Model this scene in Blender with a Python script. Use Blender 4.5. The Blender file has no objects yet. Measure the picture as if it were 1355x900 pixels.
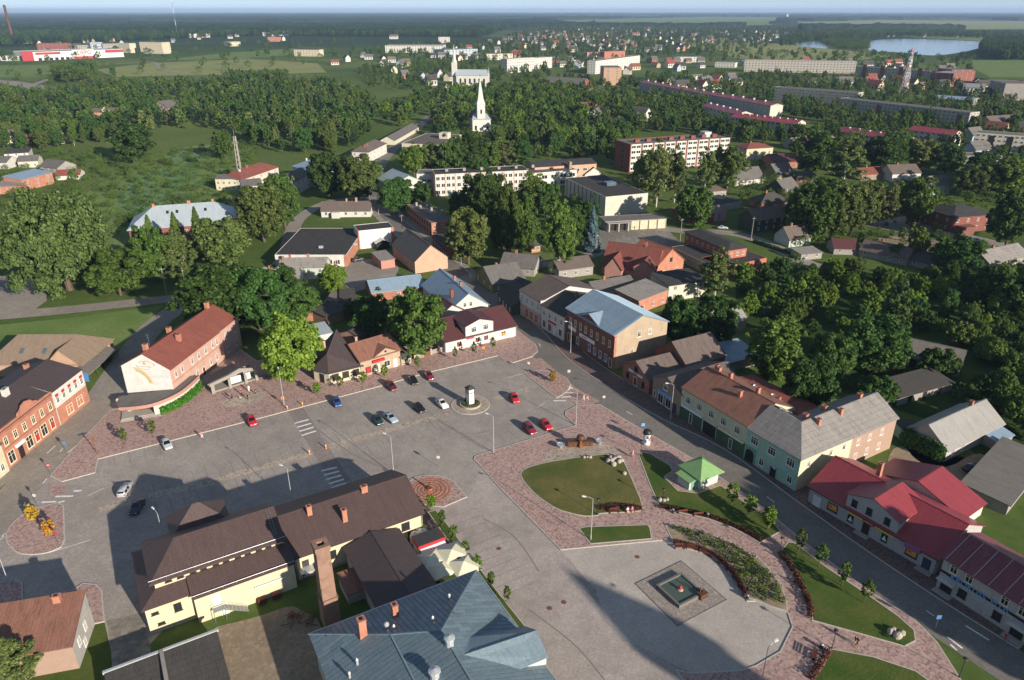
import bpy, bmesh, math, random
import numpy as np
from mathutils import Vector, Matrix
R = math.radians
rnd = random.Random(11)
scn = bpy.context.scene
COL = scn.collection

# ------------------------------------------------------------------ camera
CAM_H, FPX, TILT = 85.0, 960.0, math.atan(436.5 / 960.0)
cam_d = bpy.data.cameras.new('camera')
cam = bpy.data.objects.new('camera', cam_d)
COL.objects.link(cam)
cam.location = (0, 0, CAM_H)
cam.rotation_euler = (R(90) - TILT, 0, 0)
cam_d.sensor_width = 36.0
cam_d.lens = 36.0 * FPX / 1355.0
cam_d.clip_start, cam_d.clip_end = 1.0, 90000.0
scn.camera = cam

# ------------------------------------------------------------------ sky and sun
SUN_EL = R(18.5)
SX, SY = 0.682, -0.731                      # the sun stands behind the camera, to the right
world = bpy.data.worlds.new('World')
scn.world = world
world.use_nodes = True
wn = world.node_tree
sky = wn.nodes.new('ShaderNodeTexSky')
sky.sky_type = 'NISHITA'
sky.sun_disc = False
sky.sun_elevation = SUN_EL
sky.sun_rotation = math.atan2(SX, SY)
sky.air_density, sky.dust_density, sky.ozone_density = 1.0, 0.0, 2.8
sky.altitude = 8000
bg = wn.nodes['Background']
bg.inputs[1].default_value = 0.15
gam = wn.nodes.new('ShaderNodeGamma')
gam.inputs[1].default_value = .5          # evens the sky out, as thin high haze does
wn.links.new(sky.outputs[0], gam.inputs[0])
wn.links.new(gam.outputs[0], bg.inputs[0])
sun_d = bpy.data.lights.new('sun', 'SUN')
sun_d.energy, sun_d.angle, sun_d.color = 4.0, R(0.7), (1.0, 0.9, 0.77)
sun = bpy.data.objects.new('sun', sun_d)
COL.objects.link(sun)
sun.rotation_euler = Vector((SX * math.cos(SUN_EL), SY * math.cos(SUN_EL), math.sin(SUN_EL))).to_track_quat('Z', 'Y').to_euler()
sun.location = (60, -60, 120)
vs = scn.view_settings
vs.view_transform, vs.look, vs.exposure, vs.gamma, vs.use_curve_mapping = 'Standard', 'None', 1.0, 1.0, False
scn.cycles.max_bounces = 6
scn.cycles.diffuse_bounces = 3
scn.cycles.use_denoising = True
scn.cycles.volume_bounces = 0

# ------------------------------------------------------------------ survey: photo tiles -> points of the real ground
REG = {'R1': (0, 380, 3.462), 'R2': (0, 600, 3.0), 'R3': (320, 600, 3.0), 'R4': (660, 600, 3.0), 'R5': (1000, 560, 2.648),
  'R6': (320, 380, 3.461), 'R7': (660, 340, 3.214), 'R8': (1000, 380, 3.462),
  'T1': (0, 0, 3.985), 'T2': (320, 0, 3.764), 'T3': (660, 0, 3.764), 'T4': (1000, 0, 3.817),
  'T5': (0, 180, 3.75), 'T6': (320, 160, 3.461), 'T7': (660, 160, 3.461), 'T8': (1000, 160, 3.462),
  'A': (1060, 600, 5.625), 'B': (1220, 700, 5.622), 'C': (130, 440, 7.5), 'D': (740, 380, 7.5), 'E': (880, 470, 5.625),
  'F': (400, 420, 7.5), 'G': (560, 380, 7.5), 'K': (150, 690, 6.0), 'S': (560, 480, 6.43), 'M': (730, 540, 9.0),
  'N': (520, 640, 6.0), 'Q': (0, 640, 6.43), 'U': (840, 720, 8.18), 'V': (260, 460, 8.47), 'W': (0, 470, 5.293), 'P': (0, 0, 1.0)}
def w(reg, x, y, z=0.0):
 a, b, k = REG[reg]
 u, v = (a + x / k - 677.5) / FPX, (450.0 - b - y / k) / FPX
 dz = -math.sin(TILT) + v * math.cos(TILT)
 t = (z - CAM_H) / dz
 return Vector((u * t, (math.cos(TILT) + v * math.sin(TILT)) * t))
def frm(a, b):
 d = b - a
 return a, math.degrees(math.atan2(d.y, d.x)), d.length

# ------------------------------------------------------------------ materials
def lin(h):
 if not isinstance(h, str): return tuple(h) + (1.0,) if len(h) == 3 else h
 h = h.lstrip('#')
 c = [int(h[i:i + 2], 16) / 255 for i in (0, 2, 4)]
 return tuple((x / 12.92 if x <= .04045 else ((x + .055) / 1.055) ** 2.4) for x in c) + (1.0,)
MATS = {}
def mute(c, f=.78):
 c = lin(c); g = .25 * c[0] + .65 * c[1] + .1 * c[2]; return tuple(g + (x - g) * f for x in c[:3]) + (1.0,)
class NT:
 def __init__(s, name):
  s.m = bpy.data.materials.new(name); s.m.use_nodes = True
  s.t = s.m.node_tree; s.p = s.t.nodes['Principled BSDF']
 def n(s, typ, **kw):
  nd = s.t.nodes.new('ShaderNode' + typ)
  for k, v in kw.items():
   if k.startswith('i_'): nd.inputs[k[2:].replace('_', ' ')].default_value = v
   else: setattr(nd, k, v)
  return nd
 def l(s, a, b): s.t.links.new(a, b)
 def coord(s, kind='UV', scale=(1, 1, 1), rot=0):
  if kind == 'World': o = s.n('NewGeometry').outputs['Position']
  else: o = s.n('TexCoord').outputs[kind]
  mp = s.n('Mapping'); mp.inputs['Scale'].default_value = scale; mp.inputs['Rotation'].default_value = (0, 0, rot)
  s.l(o, mp.inputs[0]); return mp.outputs[0]
 def noise(s, vec, scale, detail=4, rough=.55):
  nd = s.n('TexNoise'); nd.inputs['Scale'].default_value = scale; nd.inputs['Detail'].default_value = detail
  nd.inputs['Roughness'].default_value = rough; s.l(vec, nd.inputs['Vector']); return nd.outputs['Fac']
 def ramp(s, fac, *stops):
  r = s.n('ValToRGB'); e = r.color_ramp.elements
  while len(e) < len(stops): e.new(0.5)
  for k, (p, c) in enumerate(stops): e[k].position = p; e[k].color = lin(c)
  s.l(fac, r.inputs[0]); return r.outputs[0]
 def mix(s, fac, a, b, mode='MIX'):
  m = s.n('Mix', data_type='RGBA', blend_type=mode)
  for sock, v in ((m.inputs[0], fac), (m.inputs[6], a), (m.inputs[7], b)):
   if isinstance(v, (int, float)): sock.default_value = v
   elif isinstance(v, (str, tuple, list)): sock.default_value = lin(v)
   else: s.l(v, sock)
  return m.outputs[2]
 def bump(s, h, strength, dist=.05):
  b = s.n('Bump'); b.inputs['Strength'].default_value = strength; b.inputs['Distance'].default_value = dist
  s.l(h, b.inputs['Height']); s.l(b.outputs[0], s.p.inputs['Normal'])
 def done(s, col=None, rough=.8, spec=.25, metal=0):
  if col is not None: s.l(col, s.p.inputs['Base Color'])
  s.p.inputs['Roughness'].default_value = rough; s.p.inputs['Specular IOR Level'].default_value = spec
  s.p.inputs['Metallic'].default_value = metal
  MATS[s.m.name] = s.m; return s.m
def plain(name, c, rough=.6, spec=.3, metal=0, var=.12, scale=6.0):
 t = NT(name); f = t.noise(t.coord('Object'), scale, 3)
 c1 = lin(c); a = tuple(x * (1 - var) for x in c1[:3]) + (1,); b = tuple(min(1, x * (1 + var)) for x in c1[:3]) + (1,)
 return t.done(t.ramp(f, (.35, a), (.65, b)), rough, spec, metal)
def plaster(name, c, stain='#6f675c', amt=.35, scale=.35):
 t = NT(name); uv = t.coord('UV'); f = t.noise(uv, scale, 6, .65); g = t.noise(t.coord('UV', (1.2, .12, 1)), 2.2, 4)
 c1 = tuple(x * .8 for x in mute(c)[:3]) + (1,); a = tuple(x * .84 for x in c1[:3]) + (1,)
 col = t.ramp(f, (.3, a), (.62, c1))
 k = t.ramp(g, (.52, (0, 0, 0)), (.78, (amt, amt, amt)))
 q = t.noise(uv, 1.6, 6, .75); col = t.mix(t.ramp(q, (.5, (0, 0, 0)), (.8, (.3, .3, .3))), col, stain)
 return t.done(t.mix(k, col, stain), .9, .15)
def brick(name, c1, c2, mortar='#8d7a6c', scale=1.0, patch=None, amt=.4):
 t = NT(name); uv = t.coord('UV'); b = t.n('TexBrick')
 for k, v in (('Scale', scale), ('Brick Width', .27), ('Row Height', .085), ('Mortar Size', .012), ('Bias', 0.0)): b.inputs[k].default_value = v
 b.inputs['Color1'].default_value, b.inputs['Color2'].default_value, b.inputs['Mortar'].default_value = mute(c1, .72), mute(c2, .72), lin(mortar)
 t.l(uv, b.inputs['Vector'])
 f = t.noise(uv, .5, 6, .65)
 col = t.mix(t.ramp(f, (.4, (0, 0, 0)), (.75, (amt, amt, amt))), b.outputs['Color'], patch or '#4a342c')
 return t.done(col, .9, .15)
def ribbed(name, c1, c2, pitch=.5, rough=.55, wear=None, amt=.5, wscale=.6, depth=.5, rows=0, metal=0, spec=.35, lines=.25):
 """sheet roof: u runs along the eave, v up the slope"""
 t = NT(name); uv = t.coord('UV')
 c1, c2 = mute(c1, .85), mute(c2, .85); f = t.noise(t.coord('UV', (1, .25, 1)), 1.1, 6, .65); col = t.ramp(f, (.3, c1), (.7, c2))
 sep = t.n('SeparateXYZ'); t.l(uv, sep.inputs[0])
 fr = t.n('Math', operation='FRACT'); dv = t.n('Math', operation='DIVIDE'); dv.inputs[1].default_value = pitch
 t.l(sep.outputs[0], dv.inputs[0]); t.l(dv.outputs[0], fr.inputs[0])
 ln = t.ramp(fr.outputs[0], (0.0, (1, 1, 1)), (.16, (0, 0, 0)), (.9, (0, 0, 0)), (1.0, (.8, .8, .8)))
 h = ln
 if rows:
  fr2 = t.n('Math', operation='FRACT'); dv2 = t.n('Math', operation='DIVIDE'); dv2.inputs[1].default_value = rows
  t.l(sep.outputs[1], dv2.inputs[0]); t.l(dv2.outputs[0], fr2.inputs[0])
  h = t.mix(.5, ln, t.ramp(fr2.outputs[0], (0, (0, 0, 0)), (1, (1, 1, 1))))
  l2 = t.ramp(fr2.outputs[0], (0.0, (1, 1, 1)), (.14, (0, 0, 0)))
  d2 = tuple(x * .5 for x in lin(c1)[:3]) + (1,)
  col = t.mix(t.mix(.65, (0, 0, 0), l2), col, d2)
 d = tuple(x * .55 for x in lin(c1)[:3]) + (1,)
 col = t.mix(t.mix(lines, (0, 0, 0), ln), col, d)
 if wear:
  g = t.noise(t.coord('UV', (1, .35, 1)), wscale, 8, .7)
  col = t.mix(t.ramp(g, (.5, (0, 0, 0)), (.72, (amt, amt, amt))), col, wear)
 k1, k2 = t.noise(t.coord('UV', (2.4, .16, 1)), 1.0, 5, .7), t.noise(uv, 3.2, 4, .75)
 col = t.mix(t.ramp(k1, (.46, (0, 0, 0)), (.7, (.38, .38, .38))), col, d); col = t.mix(t.ramp(k2, (.48, (0, 0, 0)), (.75, (.3, .3, .3))), col, tuple(min(1, x * 1.9 + .02) for x in lin(c2)[:3]) + (1,))
 t.bump(h, depth, .04)
 return t.done(col, rough, spec, metal)
def pavers(name, c1, c2, c3, scale=1.0, bscale=1.4, blot='#5a544c', amt=.35, grid=None, rough=.85):
 t = NT(name); p = t.coord('World'); v = t.n('TexVoronoi'); v.inputs['Scale'].default_value = scale; t.l(p, v.inputs['Vector'])
 col = t.ramp(v.outputs['Color'], (.15, c1), (.5, c2), (.85, c3))
 b = t.noise(p, bscale, 6, .7); s = t.noise(p, .045, 5, .6)
 col = t.mix(t.ramp(b, (.45, (0, 0, 0)), (.8, (amt, amt, amt))), col, blot)
 col = t.mix(t.ramp(s, (.42, (0, 0, 0)), (.7, (amt * .9,) * 3)), col, blot)
 t.bump(v.outputs['Distance'], .25, .02)
 return t.done(col, rough, .2)
def grassy(name, a, b, c, s1=.12, s2=1.6):
 t = NT(name); p = t.coord('World'); f = t.noise(p, s1, 6, .65); g = t.noise(p, s2, 5, .75); q = t.noise(p, .9, 3, .6)
 col = t.mix(t.ramp(f, (.35, (0, 0, 0)), (.65, (1, 1, 1))), a, b)
 col = t.mix(t.ramp(g, (.35, (0, 0, 0)), (.8, (.75, .75, .75))), col, c)
 t.bump(g, .6, .15)
 return t.done(col, .95, .1)
def leaf(name, a, b, c):
 t = NT(name); g = t.n('NewGeometry'); o = t.n('ObjectInfo')
 col = t.ramp(g.outputs['Random Per Island'], (0, a), (.55, b), (1, c))
 hs = t.n('HueSaturation'); mr = t.n('MapRange')
 mr.inputs['To Min'].default_value, mr.inputs['To Max'].default_value = .72, 1.22
 t.l(o.outputs['Random'], mr.inputs[0]); t.l(mr.outputs[0], hs.inputs['Value'])
 m2 = t.n('MapRange'); m2.inputs['To Min'].default_value, m2.inputs['To Max'].default_value = .47, .503
 mu = t.n('Math', operation='FRACT'); mm = t.n('Math', operation='MULTIPLY'); mm.inputs[1].default_value = 7.31
 t.l(o.outputs['Random'], mm.inputs[0]); t.l(mm.outputs[0], mu.inputs[0]); t.l(mu.outputs[0], m2.inputs[0]); t.l(m2.outputs[0], hs.inputs['Hue'])
 t.l(col, hs.inputs['Color'])
 t.p.inputs['Roughness'].default_value = .6; t.p.inputs['Specular IOR Level'].default_value = .12
 t.l(hs.outputs[0], t.p.inputs['Base Color'])
 tr = t.n('BsdfTranslucent'); t.l(hs.outputs[0], tr.inputs[0])
 mx = t.n('MixShader'); mx.inputs[0].default_value = .28
 t.l(t.p.outputs[0], mx.inputs[1]); t.l(tr.outputs[0], mx.inputs[2])
 t.l(mx.outputs[0], t.t.nodes['Material Output'].inputs['Surface'])
 MATS[name] = t.m; return t.m
def mt(name): return MATS[name]

# ------------------------------------------------------------------ mesh builder
class MB:
 def __init__(s): s.v, s.f, s.k = [], [], []
 def face(s, pts, m=0):
  i = len(s.v); s.v += [tuple(p) for p in pts]; s.f.append(tuple(range(i, i + len(pts)))); s.k.append(m)
 def box(s, x0, x1, y0, y1, z0, z1, m=0):
  a = [(x0, y0), (x1, y0), (x1, y1), (x0, y1)]; s.prism(a, z0, z1, m)
 def prism(s, poly, z0, z1, m=0, top=None, bottom=True):
  n = len(poly); tp = [(p[0], p[1], z1) for p in poly]; bt = [(p[0], p[1], z0) for p in poly]
  s.face(tp, m if top is None else top)
  if bottom: s.face(bt[::-1], m)
  for i in range(n):
   j = (i + 1) % n; s.face([bt[i], bt[j], tp[j], tp[i]], m)
 def slab(s, pts, t, m=0, side=None):
  """top polygon (counter-clockwise from above), thickened downward"""
  bt = [(p[0], p[1], p[2] - t) for p in pts]; s.face(pts, m); s.face(bt[::-1], m if side is None else side)
  for i in range(len(pts)):
   j = (i + 1) % len(pts); s.face([bt[i], bt[j], pts[j], pts[i]], m if side is None else side)
 def lathe(s, prof, n=12, c=(0, 0), m=0, smooth_id=None):
  for (r0, z0), (r1, z1) in zip(prof, prof[1:]):
   for i in range(n):
    a, b = 2 * math.pi * i / n, 2 * math.pi * (i + 1) / n
    q = [(c[0] + r0 * math.cos(a), c[1] + r0 * math.sin(a), z0), (c[0] + r0 * math.cos(b), c[1] + r0 * math.sin(b), z0),
      (c[0] + r1 * math.cos(b), c[1] + r1 * math.sin(b), z1), (c[0] + r1 * math.cos(a), c[1] + r1 * math.sin(a), z1)]
    if r0 < 1e-5: q = [q[0], q[2], q[3]]
    elif r1 < 1e-5: q = q[:3]
    s.face(q, m)
 def tube(s, p0, p1, r0, r1=None, n=6, m=0, cap=True):
  r1 = r0 if r1 is None else r1
  p0, p1 = Vector(p0), Vector(p1); d = (p1 - p0).normalized()
  u = d.orthogonal().normalized(); v = d.cross(u)
  ring = lambda p, r: [p + u * r * math.cos(2 * math.pi * i / n) + v * r * math.sin(2 * math.pi * i / n) for i in range(n)]
  a, b = ring(p0, r0), ring(p1, r1)
  for i in range(n):
   j = (i + 1) % n; s.face([a[i], a[j], b[j], b[i]], m)
  if cap: s.face(b, m); s.face(a[::-1], m)
 def bar(s, p0, p1, wd, ht, m=0):
  """rectangular beam between two points"""
  p0, p1 = Vector(p0), Vector(p1); d = (p1 - p0).normalized()
  u = d.cross(Vector((0, 0, 1)))
  u = Vector((1, 0, 0)) if u.length < 1e-4 else u.normalized()
  v = u.cross(d)
  o = [u * (sx * wd / 2) + v * (sy * ht / 2) for sx, sy in ((-1, -1), (1, -1), (1, 1), (-1, 1))]
  a, b = [p0 + q for q in o], [p1 + q for q in o]
  for i in range(4):
   j = (i + 1) % 4; s.face([a[j], a[i], b[i], b[j]], m)
  s.face(a, m); s.face(b[::-1], m)
 def mesh(s, name, mats, weld=False, smooth=False):
  me = bpy.data.meshes.new(name)
  me.from_pydata(s.v, [], s.f)
  for m in (mats if isinstance(mats, (list, tuple)) else [mats]): me.materials.append(mt(m) if isinstance(m, str) else m)
  me.polygons.foreach_set('material_index', s.k)
  autouv(me)
  if weld or smooth:
   bm = bmesh.new(); bm.from_mesh(me); bmesh.ops.remove_doubles(bm, verts=bm.verts, dist=.001)
   bmesh.ops.recalc_face_normals(bm, faces=bm.faces); bm.to_mesh(me); bm.free()
  if smooth: me.polygons.foreach_set('use_smooth', [True] * len(me.polygons))
  me.update(); return me
 def build(s, name, mats, parent=None, loc=None, rz=0, **kw):
  return place(name, s.mesh(name, mats, **kw), parent, loc, rz)
def autouv(me):
 n = len(me.loops)
 if not n: return
 uvl = me.uv_layers.new(name='UVMap')
 co = np.empty(len(me.vertices) * 3); me.vertices.foreach_get('co', co); co = co.reshape(-1, 3)
 li = np.empty(n, dtype=np.int64); me.loops.foreach_get('vertex_index', li)
 npol = len(me.polygons); tot = np.empty(npol, dtype=np.int64); me.polygons.foreach_get('loop_total', tot)
 nor = np.empty(npol * 3); me.polygons.foreach_get('normal', nor); nor = nor.reshape(-1, 3)
 nl = np.repeat(nor, tot, axis=0); p = co[li]
 u = np.stack([-nl[:, 1], nl[:, 0], np.zeros(n)], 1); ln = np.linalg.norm(u, axis=1); flat = ln < .02
 u[flat] = (1, 0, 0); u /= np.maximum(np.linalg.norm(u, axis=1), 1e-9)[:, None]
 v = np.cross(nl, u); v[flat] = (0, 1, 0)
 uv = np.stack([(p * u).sum(1), (p * v).sum(1)], 1)
 uvl.data.foreach_set('uv', uv.astype(np.float32).ravel())
def place(name, me, parent=None, loc=None, rz=0, sc=None):
 o = bpy.data.objects.new(name, me); COL.objects.link(o)
 if parent is not None: o.parent = parent
 if loc is not None: o.location = (loc[0], loc[1], loc[2] if len(loc) > 2 else 0)
 if rz: o.rotation_euler = (0, 0, rz)
 if sc is not None: o.scale = sc if hasattr(sc, '__len__') else (sc, sc, sc)
 return o
def tag(o, label, cat, group=None):
 o['label'] = label; o['category'] = cat
 if group: o['group'] = group
 return o
def thing(name, label, cat, loc=(0, 0, 0), rz=0, group=None, sc=None):
 return tag(place(name, None, None, loc, rz, sc), label, cat, group)
def struct(o): o['kind'] = 'structure'; return o
def stuff(o): o['kind'] = 'stuff'; return o
def copy_tree(o, parent=None):
 c = o.copy(); COL.objects.link(c); c.parent = parent
 for ch in o.children: copy_tree(ch, c)
 return c
def hide_proto(o):
 for ch in list(o.children): hide_proto(ch)
 bpy.data.objects.remove(o)
def text_mesh(body, size, mat, extrude=.02, spacing=1.0):
 c = bpy.data.curves.new('lettering', 'FONT'); c.body = body; c.size = size; c.align_x = 'CENTER'; c.align_y = 'CENTER'; c.extrude = extrude
 c.space_character = spacing; c.offset = size * .004; c.resolution_u = 2
 o = bpy.data.objects.new('lettering', c); COL.objects.link(o)
 dg = bpy.context.evaluated_depsgraph_get()
 me = bpy.data.meshes.new_from_object(o.evaluated_get(dg))
 bpy.data.objects.remove(o); me.materials.clear(); me.materials.append(mt(mat)); return me

# ------------------------------------------------------------------ polygons on the ground
def chaikin(pts, n=1, keep=()):
 for _ in range(n):
  out = []
  for i in range(len(pts)):
   p, q = pts[i], pts[(i + 1) % len(pts)]
   out += [p * .78 + q * .22, p * .22 + q * .78]
  pts = out
 return pts
def ccw(pts):
 a = sum(p.x * q.y - q.x * p.y for p, q in zip(pts, pts[1:] + pts[:1]))
 return pts if a > 0 else pts[::-1]
def inset(pts, d):
 n = len(pts); out = []
 for i in range(n):
  p0, p, p1 = pts[i - 1], pts[i], pts[(i + 1) % n]
  a, b = (p - p0), (p1 - p)
  if a.length < 1e-6 or b.length < 1e-6: out.append(p.copy()); continue
  na, nb = Vector((-a.y, a.x)).normalized(), Vector((-b.y, b.x)).normalized()
  m = na + nb; q = m.length_squared
  m = m * (2 / q) if q > .3 else m * 2
  out.append(p + m * (d if q > .3 else d))
 return out
def fill(bm_pts, z, name, mat, parent=None):
 me = bpy.data.meshes.new(name); bm = bmesh.new()
 vs_ = [bm.verts.new((p.x, p.y, z)) for p in bm_pts]; f = bm.faces.new(vs_)
 bmesh.ops.triangulate(bm, faces=[f]); bmesh.ops.recalc_face_normals(bm, faces=bm.faces)
 for f in bm.faces:
  if f.normal.z < 0: f.normal_flip()
 bm.to_mesh(me); bm.free(); me.materials.append(mt(mat)); autouv(me)
 return place(name, me, parent)
def sheet(name, pts, z, mat, smooth=0, parent=None):
 pts = ccw(list(pts))
 if smooth: pts = chaikin(pts, smooth)
 o = fill(pts, z, name, mat, parent)
 if parent is None: struct(o)
 return o
def raised(name, pts, z0, z1, mat, smooth=0, kerb='kerb_stone', kw=.18, kerb_z=.012):
 """a paved or planted surface that stands on a kerb"""
 pts = ccw(list(pts))
 if smooth: pts = chaikin(pts, smooth)
 inn = inset(pts, kw)
 top = fill(inn, z1, name, mat); struct(top)
 mb = MB(); n = len(pts); zk = z1 + kerb_z
 for i in range(n):
  j = (i + 1) % n; a, b, c, d = pts[i], pts[j], inn[j], inn[i]
  mb.face([(a.x, a.y, z0), (b.x, b.y, z0), (b.x, b.y, zk), (a.x, a.y, zk)])
  mb.face([(a.x, a.y, zk), (b.x, b.y, zk), (c.x, c.y, zk), (d.x, d.y, zk)])
  mb.face([(d.x, d.y, zk), (c.x, c.y, zk), (c.x, c.y, z0), (d.x, d.y, z0)])
 mb.build('kerb', kerb, top)
 return top
def ribbon_pts(line, wd, wd2=None):
 L, Rr = [], []
 for i, p in enumerate(line):
  d = (line[min(i + 1, len(line) - 1)] - line[max(i - 1, 0)]).normalized(); nrm = Vector((-d.y, d.x))
  t = i / (len(line) - 1); h = (wd + ((wd2 or wd) - wd) * t) / 2
  L.append(p + nrm * h); Rr.append(p - nrm * h)
 return L, Rr
LANES = []
def ribbon(name, line, wd, z, mat, parent=None, wd2=None):
 if wd > 4: LANES.extend(line)
 L, Rr = ribbon_pts(line, wd, wd2); mb = MB()
 for i in range(len(line) - 1):
  mb.face([(*Rr[i], z), (*Rr[i + 1], z), (*L[i + 1], z), (*L[i], z)])
 o = mb.build(name, mat, parent)
 if parent is None: struct(o)
 return o
def pp(*xy, reg='P'): return [w(reg, a, b) for a, b in xy]
def spline(pts, n=6):
 out = []
 for i in range(len(pts) - 1):
  p0, p1, p2, p3 = pts[max(i - 1, 0)], pts[i], pts[i + 1], pts[min(i + 2, len(pts) - 1)]
  for k in range(n):
   t = k / n
   out.append(.5 * ((2 * p1) + (p2 - p0) * t + (2 * p0 - 5 * p1 + 4 * p2 - p3) * t * t + (3 * p1 - p0 - 3 * p2 + p3) * t ** 3))
 return out + [pts[-1]]

# ------------------------------------------------------------------ material library
grassy('lawn', '#3f5823', '#626534', '#394c21', .16, 2.6)
grassy('lawn_dry', '#4c5829', '#7a6c44', '#434f27', .10, 2.6)
grassy('meadow', '#5d7539', '#7a8650', '#4d6734', .05, .7); grassy('meadow_yellow', '#7d8450', '#8f8e5c', '#6a7845', .01, .2)
grassy('reed', '#607d52', '#748c5c', '#4a6640', .05, .9); grassy('garden', '#2c421a', '#3d5024', '#22351a', .08, 1.2)
pavers('square_paver', '#a0978f', '#948b83', '#aaa199', 4.0, .3, '#6d6560', .5)
pavers('plaza_paver', '#b3aaa1', '#a89f96', '#bcb3a9', 5.0, .3, '#827a72', .45)
pavers('car_park_paver', '#aba098', '#9f948c', '#b3a8a0', 4.0, .3, '#716963', .5)
pavers('cobble_red', '#9d8078', '#b79d93', '#856a64', 3.0, 1.6, '#7a645d', .3)
pavers('cobble_dark', '#6f5c58', '#7d6a64', '#5c4d4a', 3.2, 1.6, '#463c39', .35)
pavers('cobble_tan', '#a5988a', '#b8aa9a', '#897d70', 2.2, 1.6, '#74695d', .35)
pavers('crossing', '#8d827d', '#817671', '#978c86', 3.2, 1.0, '#6d6460', .4); pavers('brick_paver', '#a3654a', '#b0745a', '#8f5640', 3.5, 1.6, '#6d4535', .3)
pavers('brick_paver_light', '#b98d76', '#c39a84', '#a87b66', 3.5, 1.6, '#7d5c4b', .3)
pavers('asphalt', '#7a756f', '#736e68', '#827d76', 3.0, .3, '#5c5751', .5)
pavers('asphalt_old', '#958d83', '#8a8278', '#9f968b', 3.0, .3, '#675f57', .5)
pavers('asphalt_patch', '#4a4744', '#454340', '#514e4a', 3.0, .5, '#383633', .4)
pavers('dirt', '#988874', '#8b7b67', '#a3937d', 1.8, .5, '#685a49', .5)
pavers('slab_yard', '#8b8479', '#7d766c', '#979085', 1.2, .8, '#4f4a42', .6)
pavers('gravel', '#9c928a', '#857b74', '#aea49b', 5.0, 1.4, '#6d6255', .4)
plain('kerb_stone', '#b3aca1', .85, .2); plain('kerb_dark', '#6f6a64', .85, .2)
plain('paint_white', '#d9d7d0', .7, .2, var=.18, scale=2.0); plain('line_dark', '#5b564f', .9, .1); plain('manhole', '#7a5442', .8, .3, .2)
plain('tyre_mark', '#7d7672', .95, .1, var=.2); plain('joint', '#78706a', .95, .1)
def ocean():
 t = NT('lake_water'); p = t.coord('World'); f = t.noise(p, .02, 4)
 t.l(t.ramp(f, (.3, '#8497a2'), (.7, '#93a5ae')), t.p.inputs['Base Color']); t.bump(t.noise(p, .25, 3), .12, .3)
 return t.done(None, .12, .5)
ocean()
def landscape():
 """open country: grass near the town, then woods and pale fields in large patches"""
 t = NT('country'); p = t.coord('World'); f = t.noise(p, .006, 6, .6); g = t.noise(p, .35, 5, .7); b = t.noise(p, .00055, 5, .55); q = t.noise(p, .02, 4, .6)
 near = t.mix(t.ramp(f, (.38, (0, 0, 0)), (.62, (1, 1, 1))), '#4a5e2b', '#6a7640')
 near = t.mix(t.ramp(g, (.35, (0, 0, 0)), (.8, (.8, .8, .8))), near, '#3a4d22')
 wood = t.mix(t.ramp(q, (.3, (0, 0, 0)), (.7, (1, 1, 1))), '#22351e', '#304528')
 far = t.mix(t.ramp(b, (.52, (0, 0, 0)), (.6, (1, 1, 1))), wood, '#66703f')
 ln = t.n('VectorMath', operation='LENGTH'); t.l(p, ln.inputs[0])
 mr = t.n('MapRange'); mr.inputs['From Min'].default_value, mr.inputs['From Max'].default_value = 1500, 2300
 t.l(ln.outputs['Value'], mr.inputs[0])
 t.bump(g, .6, .15)
 return t.done(t.mix(mr.outputs[0], near, far), .95, .08)
landscape()

# ------------------------------------------------------------------ the land
def ground():
 mb = MB(); xs = [-42000, -9000, -2500, -600, 0, 600, 2500, 9000, 42000]; ys = [-600, 0, 300, 900, 2500, 6000, 14000, 42000]
 for i in range(len(xs) - 1):
  for j in range(len(ys) - 1): mb.face([(xs[i], ys[j], 0), (xs[i + 1], ys[j], 0), (xs[i + 1], ys[j + 1], 0), (xs[i], ys[j + 1], 0)])
 return struct(mb.build('ground', 'country'))
ground()
ZS, ZR = .03, .04
# the square: one wide paved surface, streets and raised pavements lie on it
SQ = sheet('square_paving', pp((-60, 800), (-60, 690), (70, 600), (150, 500), (330, 478), (480, 470), (560, 462), (684, 432), (760, 500), (905, 598), (890, 735), (905, 905), (740, 960), (690, 850), (556, 664), (430, 715), (262, 790), (212, 838), (150, 905), (-60, 905)), .012, 'square_paver')
sheet('car_park_paving', pp((562, 668), (622, 655), (640, 612), (668, 650), (748, 735), (790, 800), (905, 885), (935, 980), (800, 1010), (740, 905), (665, 795)), .02, 'car_park_paver')
sheet('plaza_paving', [w('R4', *q) for q in ((245, 385), (690, 343), (720, 375), (830, 400), (920, 470), (985, 590))] + [w('R5', *q) for q in ((0, 625), (112, 668), (127, 715), (85, 800), (0, 850))] +
  [w('R4', *q) for q in ((960, 862), (760, 872), (650, 815), (500, 735), (430, 665), (385, 545))], .03, 'plaza_paver')
# streets
main_l = spline(pp((-60, -30)) if 0 else [w('P', *q) for q in ((560, 96), (583, 132), (556, 165), (512, 205), (497, 236), (507, 276), (545, 312), (600, 358), (660, 406), (700, 440), (733, 478), (790, 520), (858, 561), (940, 602), (1034, 672), (1128, 741), (1225, 808), (1330, 876), (1440, 945))], 5)
ribbon('main_street', main_l, 8.0, ZS, 'asphalt')
ribbon('market_street', spline([w('P', *q) for q in ((-70, 745), (-10, 690), (40, 632), (88, 580), (135, 524), (165, 480), (205, 430), (250, 398), (285, 374))], 5), 7.6, ZS + .004, 'asphalt_old')
ribbon('park_road', spline([w('P', *q) for q in ((-60, 424), (0, 418), (90, 410), (200, 398), (262, 390), (340, 372), (430, 362), (450, 340))], 5), 7.0, ZS + .008, 'asphalt_old')
sheet('bus_yard', pp((-60, 368), (30, 365), (60, 378), (62, 398), (40, 414), (-60, 422)), ZS + .012, 'asphalt_old')
ribbon('school_lane', spline([w('P', *q) for q in ((330, 372), (375, 345), (385, 310), (400, 286), (440, 266), (498, 262))], 5), 6.0, ZS + .014, 'asphalt_old')
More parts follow.
